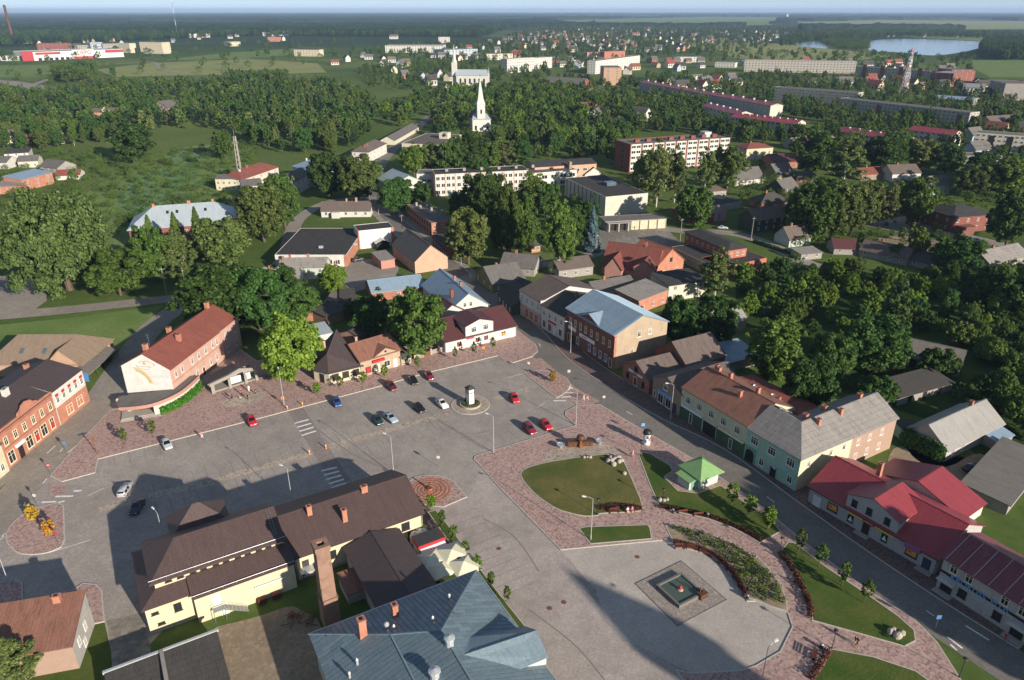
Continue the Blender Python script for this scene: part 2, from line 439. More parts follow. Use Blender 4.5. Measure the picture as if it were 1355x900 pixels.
ribbon('cross_street', spline([w('P', *q) for q in ((612, 372), (650, 356), (700, 352), (760, 344), (800, 330))], 5), 6.0, ZS + .016, 'asphalt_old')
sheet('cinema_forecourt', pp((790, 305), (845, 302), (885, 306), (905, 325), (860, 345), (800, 338), (785, 322)), ZS + .02, 'slab_yard')
sheet('shop_yard', pp((458, 346), (520, 340), (528, 356), (520, 372), (492, 380), (466, 388), (452, 372)), ZS + .006, 'asphalt_old')
ribbon('garden_street', spline([w('P', *q) for q in ((862, 300), (905, 306), (960, 308), (1010, 320), (1060, 345), (1100, 356))], 5), 7.0, ZS + .022, 'asphalt_old')
ribbon('orchard_street', spline([w('P', *q) for q in ((1100, 292), (1150, 294), (1200, 300), (1270, 312), (1330, 326), (1400, 345))], 5), 9.0, ZS + .024, 'asphalt_old')
sheet('brick_house_forecourt', [w('T8', *q) for q in ((500, 480), (660, 440), (800, 425), (880, 520), (700, 520))], ZS + .028, 'asphalt_old')
sheet('sand_patch', [w('T8', *q) for q in ((540, 540), (700, 520), (840, 550), (830, 600), (640, 590), (480, 560))], ZS + .03, 'dirt')
sheet('dirt_yard', [w('R8', *q) for q in ((600, 830), (610, 770), (640, 730), (690, 735), (720, 780), (800, 830), (900, 820), (980, 770), (1040, 760), (1060, 800), (960, 870), (900, 930), (760, 930))], ZS, 'dirt', 1)
sheet('pavement_west', [w('W', *q) for q in ((-60, 905), (65, 790), (625, 318), (690, 300), (650, 385), (300, 690), (60, 880), (-20, 950))], .05, 'asphalt_old')
ribbon('garden_track', [w('R8', *q) for q in ((270, 500), (340, 470), (400, 450))], 3.0, ZS, 'dirt')
sheet('builders_yard', [w('R3', *q) for q in ((-150, 700), (0, 665), (90, 640), (200, 600), (262, 640), (290, 640), (330, 720), (330, 900), (330, 1000), (-120, 1000))], ZS, 'dirt', 2)
sheet('slab_drive', [w('R2', *q) for q in ((425, 665), (560, 635), (600, 780), (580, 960), (455, 960), (440, 780))], ZS + .01, 'slab_yard')
sheet('yard_grass', [w('R2', *q) for q in ((330, 690), (415, 672), (440, 780), (455, 960), (80, 960), (130, 850))], ZS + .004, 'lawn')
sheet('garden_ground', pp((985, 356), (1060, 352), (1130, 356), (1200, 374), (1300, 360), (1420, 356), (1420, 640), (1340, 640), (1240, 560), (1180, 540), (1040, 470), (990, 440), (970, 390)), .014, 'garden', 1)
# pavement along the right-hand side of the main street
ml, mr_ = ribbon_pts(main_l, 8.0)
def side_pave(name, i0, i1, off, wd, mat, sgn):
 seg = main_l[i0:i1]; a, b = [], []
 for i, p in enumerate(seg):
  d = (seg[min(i + 1, len(seg) - 1)] - seg[max(i - 1, 0)]).normalized(); n = Vector((-d.y, d.x)) * sgn
  a.append(p + n * off); b.append(p + n * (off + wd))
 return raised(name, a + b[::-1], 0, .13, mat)
side_pave('pavement_east', 40, 86, 4.0, 6.0, 'cobble_dark', 1)
side_pave('pavement_upper', 20, 40, 4.0, 2.6, 'asphalt_old', 1)
side_pave('pavement_upper_west', 20, 44, 4.0, 2.2, 'asphalt_old', -1)
# raised pavements of the square
raised('pavement_north', pp((66, 630), (82, 638), (126, 626), (130, 608), (340, 555), (505, 511), (568, 493), (658.7, 471.3), (669, 478.7), (678.7, 480.5), (704, 472.5), (712, 465.3), (709, 456), (694, 445), (684, 436), (640, 440), (480, 452), (340, 478), (318, 462), (268, 500), (205, 530), (146, 543), (110, 580)), 0, .13, 'cobble_red')
raised('traffic_island', pp((23, 733), (9.3, 721), (7, 708.4), (14, 694.4), (34.2, 677.3), (51.3, 671), (84, 664), (85.5, 686.7), (86.3, 722.4), (65.3, 731.8), (43.5, 735)), 0, .13, 'cobble_red', 1)
raised('traffic_island', pp((692.2, 493.2), (718.6, 490), (738.8, 494), (751.3, 501.8), (755.2, 509.5), (751.3, 517.3), (743.5, 523.5), (735.7, 527.4)), 0, .13, 'cobble_red')
raised('corner_pavement', pp((98, 780), (110, 772), (127, 773.5), (135, 781.7), (139, 823), (117, 828), (60, 835), (60, 790)), 0, .13, 'cobble_red')
raised('corner_pavement', pp((-40, 778), (0, 772), (20, 767), (30, 772), (31, 802), (-40, 815)), 0, .13, 'cobble_red')
PARK = .13
park = raised('park_paving', pp((628, 604), (640, 600), (732.6, 571.8), (761, 563.3), (747.5, 550), (748, 545), (762, 537.5), (794, 535.5), (846.7, 567), (915, 606), (1000, 664), (1075, 726), (1151, 783), (1211, 820.6), (1240, 850), (1275, 905), (1310, 960), (1150, 1010), (1000, 1000), (930, 950), (905, 905), (893, 886)) +
  [w('R4', *q) for q in ((760, 872), (960, 862))] + [w('R5', *q) for q in ((0, 850), (85, 800), (127, 715), (112, 668), (0, 625))] + [w('R4', *q) for q in ((985, 590), (920, 470), (830, 400), (720, 375), (690, 343), (245, 385), (0, 135), (-70, 55), (-100, 25))], 0, PARK, 'cobble_red', 0, 'kerb_stone', .2)
# tan strips and rounded kerbs inside the park
sheet('fountain_terrace', [w('M', *q) for q in ((-120, 640), (0, 500), (190, 480), (480, 455), (640, 440), (780, 500), (860, 560), (640, 545), (300, 580), (0, 650))], PARK + .006, 'cobble_tan')
raised('lawn', [w('R4', *q) for q in ((82, 85), (100, 62), (180, 38), (330, 14), (440, 3), (492, 22), (520, 80), (576, 212), (560, 236), (402, 240), (395, 251), (330, 253), (230, 226), (150, 172), (100, 118))], PARK - .05, PARK + .05, 'lawn_dry', 1)
raised('lawn', [w('R4', *q) for q in ((316, 300), (345, 293), (592, 285), (602, 300), (609, 342), (364, 363))], PARK - .05, PARK + .05, 'lawn')
raised('lawn', [w('M', 1030, 560), w('M', 1075, 535)] + [w('R4', *q) for q in ((600, 2), (680, 50), (692, 72), (658, 96), (712, 150), (790, 160), (880, 128), (960, 185), (1080, 262))] + [w('R5', *q) for q in ((88, 382), (12, 424))] + [w('R4', *q) for q in ((1000, 335), (930, 300), (830, 262), (720, 238), (640, 220), (600, 130))], PARK - .05, PARK + .05, 'lawn')
raised('lawn', [w('R5', *q) for q in ((112, 418), (135, 420), (250, 508), (400, 608), (500, 678), (556, 728), (562, 765), (522, 786), (350, 737), (196, 694), (195, 640), (162, 560), (85, 452))], PARK - .05, PARK + .05, 'lawn')
raised('lawn', [w('R5', *q) for q in ((262, 792), (410, 820), (560, 870), (650, 935), (600, 1000), (150, 1000), (190, 910), (235, 850))], PARK - .05, PARK + .05, 'lawn')
raised('planting_bed', [w('R4', *q) for q in ((660, 290), (700, 287), (800, 308), (930, 358), (1020, 415))] + [w('R5', *q) for q in ((0, 462), (45, 510), (85, 560), (108, 620), (112, 662), (60, 648), (0, 622))] + [w('R4', *q) for q in ((990, 578), (925, 465), (845, 398), (760, 366), (690, 352))], PARK - .05, PARK + .05, 'dirt')
raised('tree_strip', pp((566, 678), (577, 675), (600, 704), (641, 760), (664, 790), (704, 840), (694, 842), (652, 793), (600, 726)), 0, .1, 'lawn', 0, 'kerb_stone', .15)
ribbon('brick_walk', pp((549, 662), (575, 696), (604, 735), (640, 780)), 2.6, .06, 'cobble_dark')
isl = raised('round_island', pp((538, 640), (548, 632), (563, 629), (580, 629.3), (600, 636.7), (618.3, 658), (586.7, 671.7), (556, 668)), 0, .13, 'cobble_red')
cen = w('P', 569, 649)
for k, (r0, r1) in enumerate(((.5, 1.0), (1.35, 1.75), (2.1, 2.5), (2.85, 3.25), (3.6, 3.95))):
 mb = MB()
 for i in range(40):
  a, b = i * math.pi / 20, (i + 1) * math.pi / 20
  f = lambda r, t, z: (cen.x + r * math.cos(t), cen.y + r * math.sin(t), z)
  zt = .22 - .018 * k
  mb.face([f(r0, a, zt), f(r1, a, zt), f(r1, b, zt), f(r0, b, zt)]); mb.face([f(r1, a, .1), f(r1, b, .1), f(r1, b, zt), f(r1, a, zt)]); mb.face([f(r0, b, .1), f(r0, a, .1), f(r0, a, zt), f(r0, b, zt)])
 mb.build('brick_ring', 'brick_paver' if k % 2 == 0 else 'brick_paver', isl)
tc = w('P', 622.5, 536)
rr = raised('roundabout', [tc + Vector((4.6 * math.cos(i * math.pi / 16), 4.6 * math.sin(i * math.pi / 16))) for i in range(32)], 0, .1, 'cobble_tan', 0, 'kerb_stone', .25)
# cobbled strips of the parking rows
def strip(*xy, wd=2.0): ribbon('cobble_strip', pp(*xy), wd, .018, 'cobble_tan')
strip((130, 675), (173, 665)); strip((197, 656), (283, 638)); strip((290, 634), (412, 600)); strip((433, 592), (518, 568), (598, 545)); strip((655, 528), (700, 515))
strip((262, 496), (300, 500), (340, 512), wd=1.2)
sheet('stage_terrace', [w('V', *q) for q in ((270, 650), (330, 580), (480, 560), (640, 520), (760, 490), (800, 520), (770, 570), (680, 620), (560, 655), (400, 672))], .137, 'cobble_tan', 1)
sheet('crossing_path', [w('R6', *q) for q in ((212, 570), (282, 552), (402, 740), (330, 762))], .02, 'crossing')
sheet('crossing_path', [w('R6', *q) for q in ((330, 762), (402, 740), (500, 885), (420, 905))], .02, 'crossing')
sheet('crossing_path', [w('R7', *q) for q in ((100, 440), (180, 430), (330, 560), (430, 615), (340, 640), (280, 590))], .05, 'cobble_red')
sheet('crossing_path', [w('Q', *q) for q in ((425, 0), (555, 0), (555, 75), (425, 115))], .05, 'cobble_red')
# painted bars and lines: each its own sheet
def stripe(name, a, b, wd, z=.03, mat='paint_white'):
 return ribbon(name, [a, b], wd, z, mat, SQ)
for k in range(4):
 t = k / 3
 stripe('crossing_bar', w('R6', 242 + 32 * t, 624 + 56 * t), w('R6', 306 + 34 * t, 607 + 52 * t), .55)
for k in range(5):
 stripe('crossing_bar', w('R3', 316 + 10 * k, 70 + 17 * k), w('R3', 378 + 9 * k, 55 + 16 * k), .55)
for a in (((355, 160), (480, 155)), ((470, 112), (625, 108)), ((395, 190), (550, 150)), ((625, 66), (695, 62))): stripe('crossing_bar', w('Q', *a[0]), w('Q', *a[1]), .5, .06)
for a in (((1105, 325), (1215, 325)), ((1175, 295), (1255, 290)), ((1235, 235), (1250, 200)), ((1215, 258), (1280, 258))): stripe('crossing_bar', w('S', *a[0]), w('S', *a[1]), .45, .06)
for a in (((720, 128), (850, 92)), ((975, 380), (1035, 340))): stripe('lane_line', w('S', *a[0]), w('S', *a[1]), .14, .03)
stripe('lane_line', w('Q', 415, 590), w('Q', 770, 480), .16); stripe('lane_line', w('Q', 750, 105), w('Q', 885, 38), .14)
for a, b in (((330, 690), (388, 635)), ((420, 680), (440, 655)), ((475, 685), (540, 630)), ((300, 900), (330, 865))): stripe('lane_line', w('W', *a), w('W', *b), .22, .06)
for q in ((0, 480), (15, 452)): stripe('lane_line', w('Q', *q), w('Q', q[0] + 38, q[1] - 30), .2, .06)
for k in range(0, 4):
 i = 47 + k * 11
 if i + 1 < len(main_l): stripe('lane_line', main_l[i], main_l[i].lerp(main_l[i + 1], .55), .16, .045)
for a, b in (((325, 722), (500, 830)), ((190, 805), (300, 890)), ((210, 860), (260, 905))): stripe('lane_line', w('B', *a), w('B', *b), .3, .05)
# joints between the parking bays
def bays(p0, p1, n, vec, ln):
 for i in range(n):
  p = p0.lerp(p1, i / (n - 1)); stripe('bay_joint', p, p + vec * ln, .08, .024, 'joint')
SQX, SQY = Vector((math.cos(R(30.5)), math.sin(R(30.5)))), Vector((-math.sin(R(30.5)), math.cos(R(30.5))))
bays(w('N', 415, 285), w('N', 860, 900), 11, SQX, 7.0)
bays(w('P', 150, 603), w('P', 645, 474), 32, -SQY, 5.0)
bays(w('P', 205, 656), w('P', 590, 550), 26, SQY, 5.0)
bays(w('P', 205, 662), w('P', 590, 556), 26, -SQY, 5.0)
bays(w('P', 655, 590), w('P', 745, 565), 7, SQY, 5.0)
for q in ((843, 737), (727, 805), (746, 797), (660, 726), (515, 638), (598, 653)): 
 mb = MB(); c = w('P', *q); mb.lathe([(.0, .045), (.42, .045), (.45, .03)][::-1], 14, (c.x, c.y)); o = mb.build('manhole_cover', 'manhole'); tag(o, 'round rusty manhole cover set flush in the plaza paving', 'manhole', 'manhole covers in the paving')
for a_ in ((('S', 120, 490), ('S', 300, 600), ('S', 520, 740)), (('S', 330, 600), ('S', 450, 600), ('S', 560, 580)), (('R4', -60, 260), ('R4', 60, 330), ('R4', 160, 470)), (('R4', 120, 620), ('R4', 300, 760), ('R4', 420, 900)), (('R6', 700, 850), ('R6', 500, 760), ('R6', 330, 640)), (('R6', 850, 600), ('R6', 900, 650), ('R6', 1010, 640))): ribbon('tyre_mark', spline([w(*q) for q in a_], 6), .22, .027, 'tyre_mark', SQ)
# fields, meadow and lake further out
sheet('park_lawn', pp((-60, 432), (0, 430), (100, 420), (216, 404), (160, 462), (125, 478), (110, 470), (-60, 475)), .02, 'meadow')
sheet('marsh_meadow', pp((60, 300), (120, 250), (175, 215), (230, 195), (300, 190), (330, 205), (335, 260), (280, 290), (190, 300), (150, 340), (60, 345)), .02, 'meadow', 3)
for q in (((150, 255), (200, 225), (260, 222), (270, 245), (215, 270), (165, 285)), ((215, 205), (262, 196), (285, 208), (240, 222)), ((210, 262), (262, 250), (250, 280), (200, 300))): sheet('reed_bed', pp(*q), .05 + .005 * q[0][0] / 150, 'reed', 1)
sheet('field', pp((-80, 88), (60, 86), (140, 84), (100, 100), (-80, 104)), .05, 'meadow')
sheet('field', pp((128, 92), (195, 84), (330, 78), (420, 84), (432, 96), (345, 98), (240, 100), (150, 102)), .06, 'meadow_yellow')
sheet('field', pp((210, 80), (300, 70), (392, 64), (395, 72), (320, 78)), .09, 'meadow')
sheet('field', pp((880, 52), (960, 50), (1010, 56), (1110, 66), (1180, 74), (1120, 82), (980, 78), (930, 66)), .07, 'meadow_yellow')
sheet('field', pp((1285, 80), (1420, 78), (1420, 104), (1310, 102), (1290, 92)), .08, 'meadow')
sheet('field', pp((1052, 30), (1160, 26.5), (1420, 28.5), (1420, 38), (1290, 39), (1160, 36)), .1, 'meadow_yellow')
sheet('field', pp((728, 27), (930, 22.5), (1050, 23), (1020, 33), (900, 36), (760, 34)), .11, 'meadow')
sheet('field', pp((1140, 44), (1420, 46), (1420, 54), (1330, 56), (1180, 48)), .12, 'meadow')
sheet('field', pp((620, 27), (700, 26), (710, 29), (630, 29)), .13, 'meadow_yellow')
sheet('lake', pp((1152, 53), (1205, 51), (1280, 54), (1320, 56), (1290, 66), (1245, 74), (1205, 72), (1190, 69), (1148, 68), (1145, 60)), .16, 'lake_water', 1)
sheet('lake', pp((1052, 57), (1085, 54), (1092, 59), (1098, 65), (1075, 63), (1055, 61)), .16, 'lake_water', 1)
ribbon('far_road', spline([w('P', *q) for q in ((-60, 122), (30, 116), (110, 88), (165, 84), (205, 83), (215, 92), (255, 97))], 5), 9, .15, 'asphalt_old')
ribbon('depot_road', spline([w('P', *q) for q in ((60, 118), (30, 112), (0, 108), (-60, 104))], 4), 26, .14, 'asphalt_old')

# ------------------------------------------------------------------ building materials
def glass(name, c, rough=.08, spec=.6):
 t = NT(name); f = t.noise(t.coord('Object'), 1.2, 2); c1 = lin(c)
 return t.done(t.ramp(f, (.3, tuple(x * .6 for x in c1[:3])), (.7, c1)), rough, spec)
glass('pane', '#2b3236'); glass('pane_light', '#5d6a72', .15); glass('pane_shop', '#3a3836', .12); glass('car_glass', '#14181c', .06, .7)
for n, c in (('pink', '#d9a892'), ('pink_pale', '#d8b5a2'), ('white', '#dcd8cd'), ('cream', '#e0d3ab'), ('cream_pale', '#dcd3bb'), ('yellow', '#e2d3a6'), ('mint', '#9ecfb4'), ('yellow_green', '#cfd3a6'),
    ('tan', '#bfa686'), ('beige', '#a58c74'), ('peach', '#e0a988'), ('white_brick', '#b9b5b1'), ('grey_white', '#c0bab3'), ('grey_wall', '#9a958e'), ('light_blue', '#b4c4d2'), ('green_dark', '#4d584d'),
    ('olive', '#8c8550'), ('orange', '#c96f4e'), ('salmon', '#d08a78'), ('cement', '#a8a199'), ('concrete', '#bdb4a8'), ('green_panel', '#466a4c'), ('mint_dark', '#6fae92'), ('rose', '#c98d7c'), ('pale_green', '#c3d2c4'), ('red_paint', '#8d4b40'), ('store_white', '#f0ece2'), ('store_red', '#c8333f'), ('mauve', '#a0697f')):
 plaster(n, c, amt=.22 if n in ('store_white', 'yellow', 'white') else .35)
brick('brick_red', '#a85638', '#b76545', '#9a7a68'); brick('brick_dark', '#7d4335', '#8d4f3e', '#7a6058'); brick('brick_wine', '#8a4234', '#9a4c3b', '#7a5a50'); brick('brick_tan', '#b88a66', '#c79c78', '#a89078', patch='#7a5a46')
brick('brick_orange', '#b9623f', '#c8734d', '#a88672'); brick('brick_white', '#aaa7a4', '#b5b2ae', '#8d8a87', scale=.55, patch='#8f8b86', amt=.25); brick('brick_old', '#a5745a', '#8e6049', '#8d7f70', patch='#5b463a', amt=.6); brick('brick_pink', '#a07a66', '#ab8671', '#9c8878', patch='#8f7a6a', amt=.5)
ribbed('roof_rust', '#7a4034', '#8d4c3c', .55, .65, '#5a3a32', .6, .5); ribbed('roof_rust_old', '#7d5141', '#91614c', .5, .75, '#4c342c', .7, .9); ribbed('roof_maroon', '#55302f', '#5f3635', .22, .45, None, rows=.35, depth=.6)
ribbed('roof_red', '#8d2f37', '#9a383f', .22, .35, None, rows=.36, depth=.7, spec=.45); ribbed('roof_red_sheet', '#80404a', '#8d4853', .2, .4, '#b08a8a', .3, .3, depth=.6); ribbed('roof_brown', '#4d3c39', '#574440', .2, .5, None, rows=.36, depth=.7)
ribbed('roof_choc', '#463a3a', '#4f4241', .4, .6, None, depth=.3); ribbed('roof_grey_brown', '#5d504a', '#6b5d55', .5, .8, '#3f3834', .5, .8); ribbed('roof_slate', '#5f5b58', '#706c68', .45, .85, '#3d3b38', .6, .7, rows=1.1, depth=.4, spec=.15)
ribbed('roof_slate_light', '#7d7772', '#908a84', .4, .85, '#4a4744', .6, .7, rows=1.2, depth=.4, spec=.15); ribbed('roof_slate_dark', '#46433f', '#534f4b', .4, .85, '#34322f', .5, .8, rows=1.2, depth=.4, spec=.15)
ribbed('roof_blue', '#7b93a6', '#8ba1b2', .45, .4, '#56788f', .35, .4, depth=.6, lines=.4); ribbed('roof_blue_pale', '#939fa6', '#a2adb2', .55, .4, '#8fa5b3', .4, .4); ribbed('roof_zinc', '#8b8883', '#9a9690', .6, .5, '#6a655f', .5, .5)
ribbed('roof_teal', '#60747d', '#6d818a', 50, .42, '#53676f', .35, .7, depth=.05, lines=0); ribbed('roof_tan', '#7d6a58', '#8b7764', .3, .8, '#6a5442', .4, .8, rows=.3, depth=.4, spec=.15); ribbed('roof_green', '#6f9a55', '#7fa864', .2, .45, '#8fae74', .3, .5, depth=.6)
ribbed('roof_felt', '#3b3a3b', '#474546', 1.0, .85, '#565250', .5, .35, depth=.1, lines=.15, spec=.12); ribbed('roof_felt_grey', '#66625d', '#746f69', 1.0, .85, '#4a4743', .5, .3, depth=.1, lines=.15, spec=.12); ribbed('roof_tile_red', '#6f3a30', '#7f463a', .3, .7, '#56302a', .4, .8, rows=.36, depth=.6); ribbed('roof_tile_orange', '#ad6246', '#bb6f50', .3, .7, '#96543c', .4, .8, rows=.36, depth=.6)
ribbed('roof_wood', '#6d665f', '#7d766e', .3, .9, '#4d4843', .6, 1.2, depth=.3, spec=.1)
plain('frame_white', '#d5d3cc', .5); plain('frame_dark', '#3a302b', .5); plain('frame_red', '#8d3040', .6); plain('frame_green', '#3f5e46', .6); plain('door_dark', '#2b2624', .5); plain('door_brown', '#5d3d2c', .6); plain('door_blue', '#33405d', .5); plain('door_white', '#cfcdc8', .6)
plain('metal_grey', '#8f9294', .4, .5, .6); plain('metal_light', '#b9bbbc', .4, .5, .3); plain('metal_dark', '#2e2f31', .5, .4, .3); plain('trim_cream', '#d9cdb0', .8); plain('wood_grey', '#8d8880', .9, .1); plain('wood_brown', '#6d4a36', .8, .2); plain('wood_red', '#5e342b', .7, .2)
plain('sign_white', '#dcdcda', .5, var=.04); plain('sign_yellow', '#d8bd3a', .5); plain('sign_red', '#b52f35', .5); plain('sign_blue', '#6fa3d8', .5); plain('sign_black', '#232323', .6); plain('sign_orange', '#d9903a', .5); plain('poster_blue', '#4f78a8', .6); plain('poster_purple', '#8d5a80', .6); plain('canvas_cream', '#d6cfb4', .9, .1); plain('copper', '#8d5a3c', .45, .4, .5); plain('copper_dark', '#5c4032', .6, .3, .2); plain('stone', '#a39b8f', .9, .1, var=.25, scale=3); plain('sign_grey', '#b5b3ae', .7)
STY = {'white': ('frame_white', 'pane', 1, 1), 'white3': ('frame_white', 'pane', 2, 1), 'dark': ('frame_dark', 'pane', 0, 0), 'dark2': ('frame_dark', 'pane', 1, 1), 'shop': ('frame_white', 'pane_shop', 1, 0), 'shopdark': ('frame_dark', 'pane_shop', 2, 1), 'small': ('frame_white', 'pane', 0, 0),
  'door': ('frame_dark', 'door_dark', 0, 0), 'doorb': ('frame_white', 'door_brown', 0, 0), 'doorw': ('frame_white', 'door_white', 0, 0), 'doorblue': ('frame_dark', 'door_blue', 0, 0), 'sky': ('frame_dark', 'pane_light', 0, 0), 'cream': ('trim_cream', 'pane', 1, 1), 'green': ('frame_green', 'pane_shop', 1, 0), 'red': ('frame_red', 'pane', 0, 0)}
_wc = {}
def win_mesh(wd, ht, style):
 key = (round(wd, 2), round(ht, 2), style)
 if key not in _wc:
  fm, pm, nx, ny = STY[style]; b = min(.11, wd * .12); mb = MB(); x = wd / 2
  for q in ((-x, -x + b, 0, ht), (x - b, x, 0, ht), (-x + b, x - b, 0, b), (-x + b, x - b, ht - b, ht)): mb.box(q[0], q[1], -.09, .02, q[2], q[3])
  for i in range(nx): c = -x + wd * (i + 1) / (nx + 1); mb.box(c - .035, c + .035, -.07, .015, b, ht - b)
  if ny: mb.box(-x + b, x - b, -.065, .015, ht * .66, ht * .66 + .07)
  if 'door' not in style: mb.box(-x - .08, x + .08, -.16, .0, -.07, 0)
  fr = mb.mesh('window', fm); p = MB(); p.box(-x + b * .8, x - b * .8, -.03, .01, b * .8, ht - b * .8)
  _wc[key] = (fr, p.mesh('pane', pm))
 return _wc[key]
_fw = {}
def far_win_mesh(wd, ht, fm='frame_white', pm='pane'):
 key = (round(wd, 2), round(ht, 2), fm, pm)
 if key not in _fw:
  mb = MB(); x = wd / 2; mb.box(-x, x, -.05, .01, 0, ht, 1)
  for q in ((-x, -x + .12, 0, ht), (x - .12, x, 0, ht), (-x + .12, x - .12, 0, .12), (-x + .12, x - .12, ht - .12, ht), (-.06, .06, .12, ht - .12)): mb.box(q[0], q[1], -.1, -.05, q[2], q[3], 0)
  _fw[key] = mb.mesh('window', [fm, pm])
 return _fw[key]

FOOT = []
class Bld:
 def __init__(s, name, label, O, ang, L, d, h, wall, roof='gx', rise=3.0, roofm='roof_slate', ov=.4, og=.3, cat='house', group=None, hipin=None, par=.5, thick=.16, wallpar=None, gutter=False, cap=True):
  par *= .35; s.L, s.d, s.h, s.rise, s.roof, s.ov = L, d, h, rise, roof, ov
  s.root = thing(name, label, cat, (O.x, O.y, 0), R(ang), group)
  FOOT.append((O.x, O.y, math.cos(R(ang)), math.sin(R(ang)), L, d))
  s.edges = {'F': ((0, 0), 0, L), 'R': ((L, 0), R(90), d), 'B': ((L, d), R(180), L), 'L': ((0, d), R(-90), d)}
  s.hipin = d / 2 if hipin is None else hipin
  mb = MB(); z0 = -.05; top = h + (par if roof == 'flat' else 0)
  P = [(0, 0), (L, 0), (L, d), (0, d)]
  zt = [top] * 4
  if roof == 'shed': zt = [h, h, h + rise, h + rise]
  if roof == 'shedx': zt = [h, h + rise, h + rise, h]
  for i in range(4):
   j = (i + 1) % 4; a, b = P[i], P[j]
   q = [(a[0], a[1], z0), (b[0], b[1], z0), (b[0], b[1], zt[j])]
   if roof == 'gx' and i in (1, 3): q.append((a[0], d / 2, h + rise))
   if roof == 'gy' and i in (0, 2): q.append((L / 2, a[1], h + rise))
   q.append((a[0], a[1], zt[i])); mb.face(q)
  if roof == 'flat':
   t = .16
   for i in range(4):
    j = (i + 1) % 4; a, b = P[i], P[j]; I = [(t, t), (L - t, t), (L - t, d - t), (t, d - t)]
    mb.face([(*a, top), (*b, top), (*I[j], top), (*I[i], top)]); mb.face([(*I[i], top), (*I[j], top), (*I[j], h), (*I[i], h)])
  s.wall = mb.build('wall', wall, s.root)
  rb = MB(); o, g = ov, og; t = thick
  k = rise / (d / 2) if roof in ('gx', 'hip') else rise / (L / 2)
  if roof == 'gx':
   e = h - o * k + .05; r = h + rise + .05
   rb.slab([(-g, -o, e), (L + g, -o, e), (L + g, d / 2, r), (-g, d / 2, r)], t)
   rb.slab([(L + g, d + o, e), (-g, d + o, e), (-g, d / 2, r), (L + g, d / 2, r)], t)
   if cap: rb.box(-g, L + g, d / 2 - .14, d / 2 + .14, r - .06, r + .05)
  elif roof == 'gy':
   e = h - o * k + .05; r = h + rise + .05
   rb.slab([(-o, d + g, e), (-o, -g, e), (L / 2, -g, r), (L / 2, d + g, r)], t)
   rb.slab([(L + o, -g, e), (L + o, d + g, e), (L / 2, d + g, r), (L / 2, -g, r)], t)
   if cap: rb.box(L / 2 - .14, L / 2 + .14, -g, d + g, r - .06, r + .05)
  elif roof == 'hip':
   e = h - o * k + .05; r = h + rise + .05; hi = min(s.hipin, L / 2 - .02)
   A, B_, C_, D_ = (-o, -o, e), (L + o, -o, e), (L + o, d + o, e), (-o, d + o, e); P1, P2 = (hi, d / 2, r), (L - hi, d / 2, r)
   rb.slab([A, B_, P2, P1], t); rb.slab([C_, D_, P1, P2], t); rb.slab([B_, C_, P2], t); rb.slab([D_, A, P1], t)
  elif roof == 'flat':
   rb.slab([(.17, .17, h + .02), (L - .17, .17, h + .02), (L - .17, d - .17, h + .02), (.17, d - .17, h + .02)], .1)
  elif roof == 'shed':
   k = rise / d; e, r = h - o * k + .05, h + rise + o * k + .05
   rb.slab([(-g, -o, e), (L + g, -o, e), (L + g, d + o, r), (-g, d + o, r)], t)
  elif roof == 'shedx':
   k = rise / L; e, r = h - o * k + .05, h + rise + o * k + .05
   rb.slab([(-o, -g, e), (L + o, -g, r), (L + o, d + g, r), (-o, d + g, e)], t)
  s.rf = rb.build('roof', roofm, s.root)
  if gutter and roof in ('gx', 'hip'):
   gm = MB(); e = h - o * k - .06; gm.tube((-g, -o - .07, e), (L + g, -o - .07, e), .07, n=6)
   gm.tube((.15, -.1, e - .05), (.15, -.1, 0), .05, n=5); gm.tube((L - .15, -.1, e - .05), (L - .15, -.1, 0), .05, n=5)
   gm.build('gutter', 'metal_dark' if roofm in ('roof_red', 'roof_brown') else 'metal_grey', s.root)
 def rz(s, x, y):
  L, d, h, r = s.L, s.d, s.h, s.rise
  if s.roof == 'gx': return h + r * (1 - abs(y - d / 2) / (d / 2))
  if s.roof == 'gy': return h + r * (1 - abs(x - L / 2) / (L / 2))
  if s.roof == 'hip':
   a = r * (1 - abs(y - d / 2) / (d / 2)); b = r * min(x, L - x) / max(s.hipin, .01); return h + min(a, b)
  if s.roof == 'shed': return h + r * y / d
  if s.roof == 'shedx': return h + r * x / L
  return h
 def at(s, edge, x):
  (ox, oy), rot, ln = s.edges[edge]; return (ox + x * math.cos(rot), oy + x * math.sin(rot)), rot, ln
 def win(s, edge, xs, z, wd=1.1, ht=1.5, style='white', x0=None, x1=None, name=None, par=None):
  ln = s.edges[edge][2]
  if isinstance(xs, int):
   a, b = (0 if x0 is None else x0), (ln if x1 is None else x1); n = xs; xs = [a + (b - a) * (i + .5) / n for i in range(n)]
  fr, pn = win_mesh(wd, ht, style); nm = name or ('door' if 'door' in style else 'window')
  for x in xs:
   p, rot, _ = s.at(edge, x); o = place(nm, fr, s.root, (p[0], p[1], z), rot); place('panel' if 'door' in style else 'pane', pn, o)
  return s
 def fwin(s, edge, n, zs, wd=1.4, ht=1.5, fm='frame_white', pm='pane', x0=None, x1=None, xs=None):
  ln = s.edges[edge][2]; me = far_win_mesh(wd, ht, fm, pm); a, b = (0 if x0 is None else x0), (ln if x1 is None else x1)
  for z in zs:
   for x in (xs or [a + (b - a) * (i + .5) / n for i in range(n)]):
    p, rot, _ = s.at(edge, x); place('window', me, s.root, (p[0], p[1], z), rot)
  return s
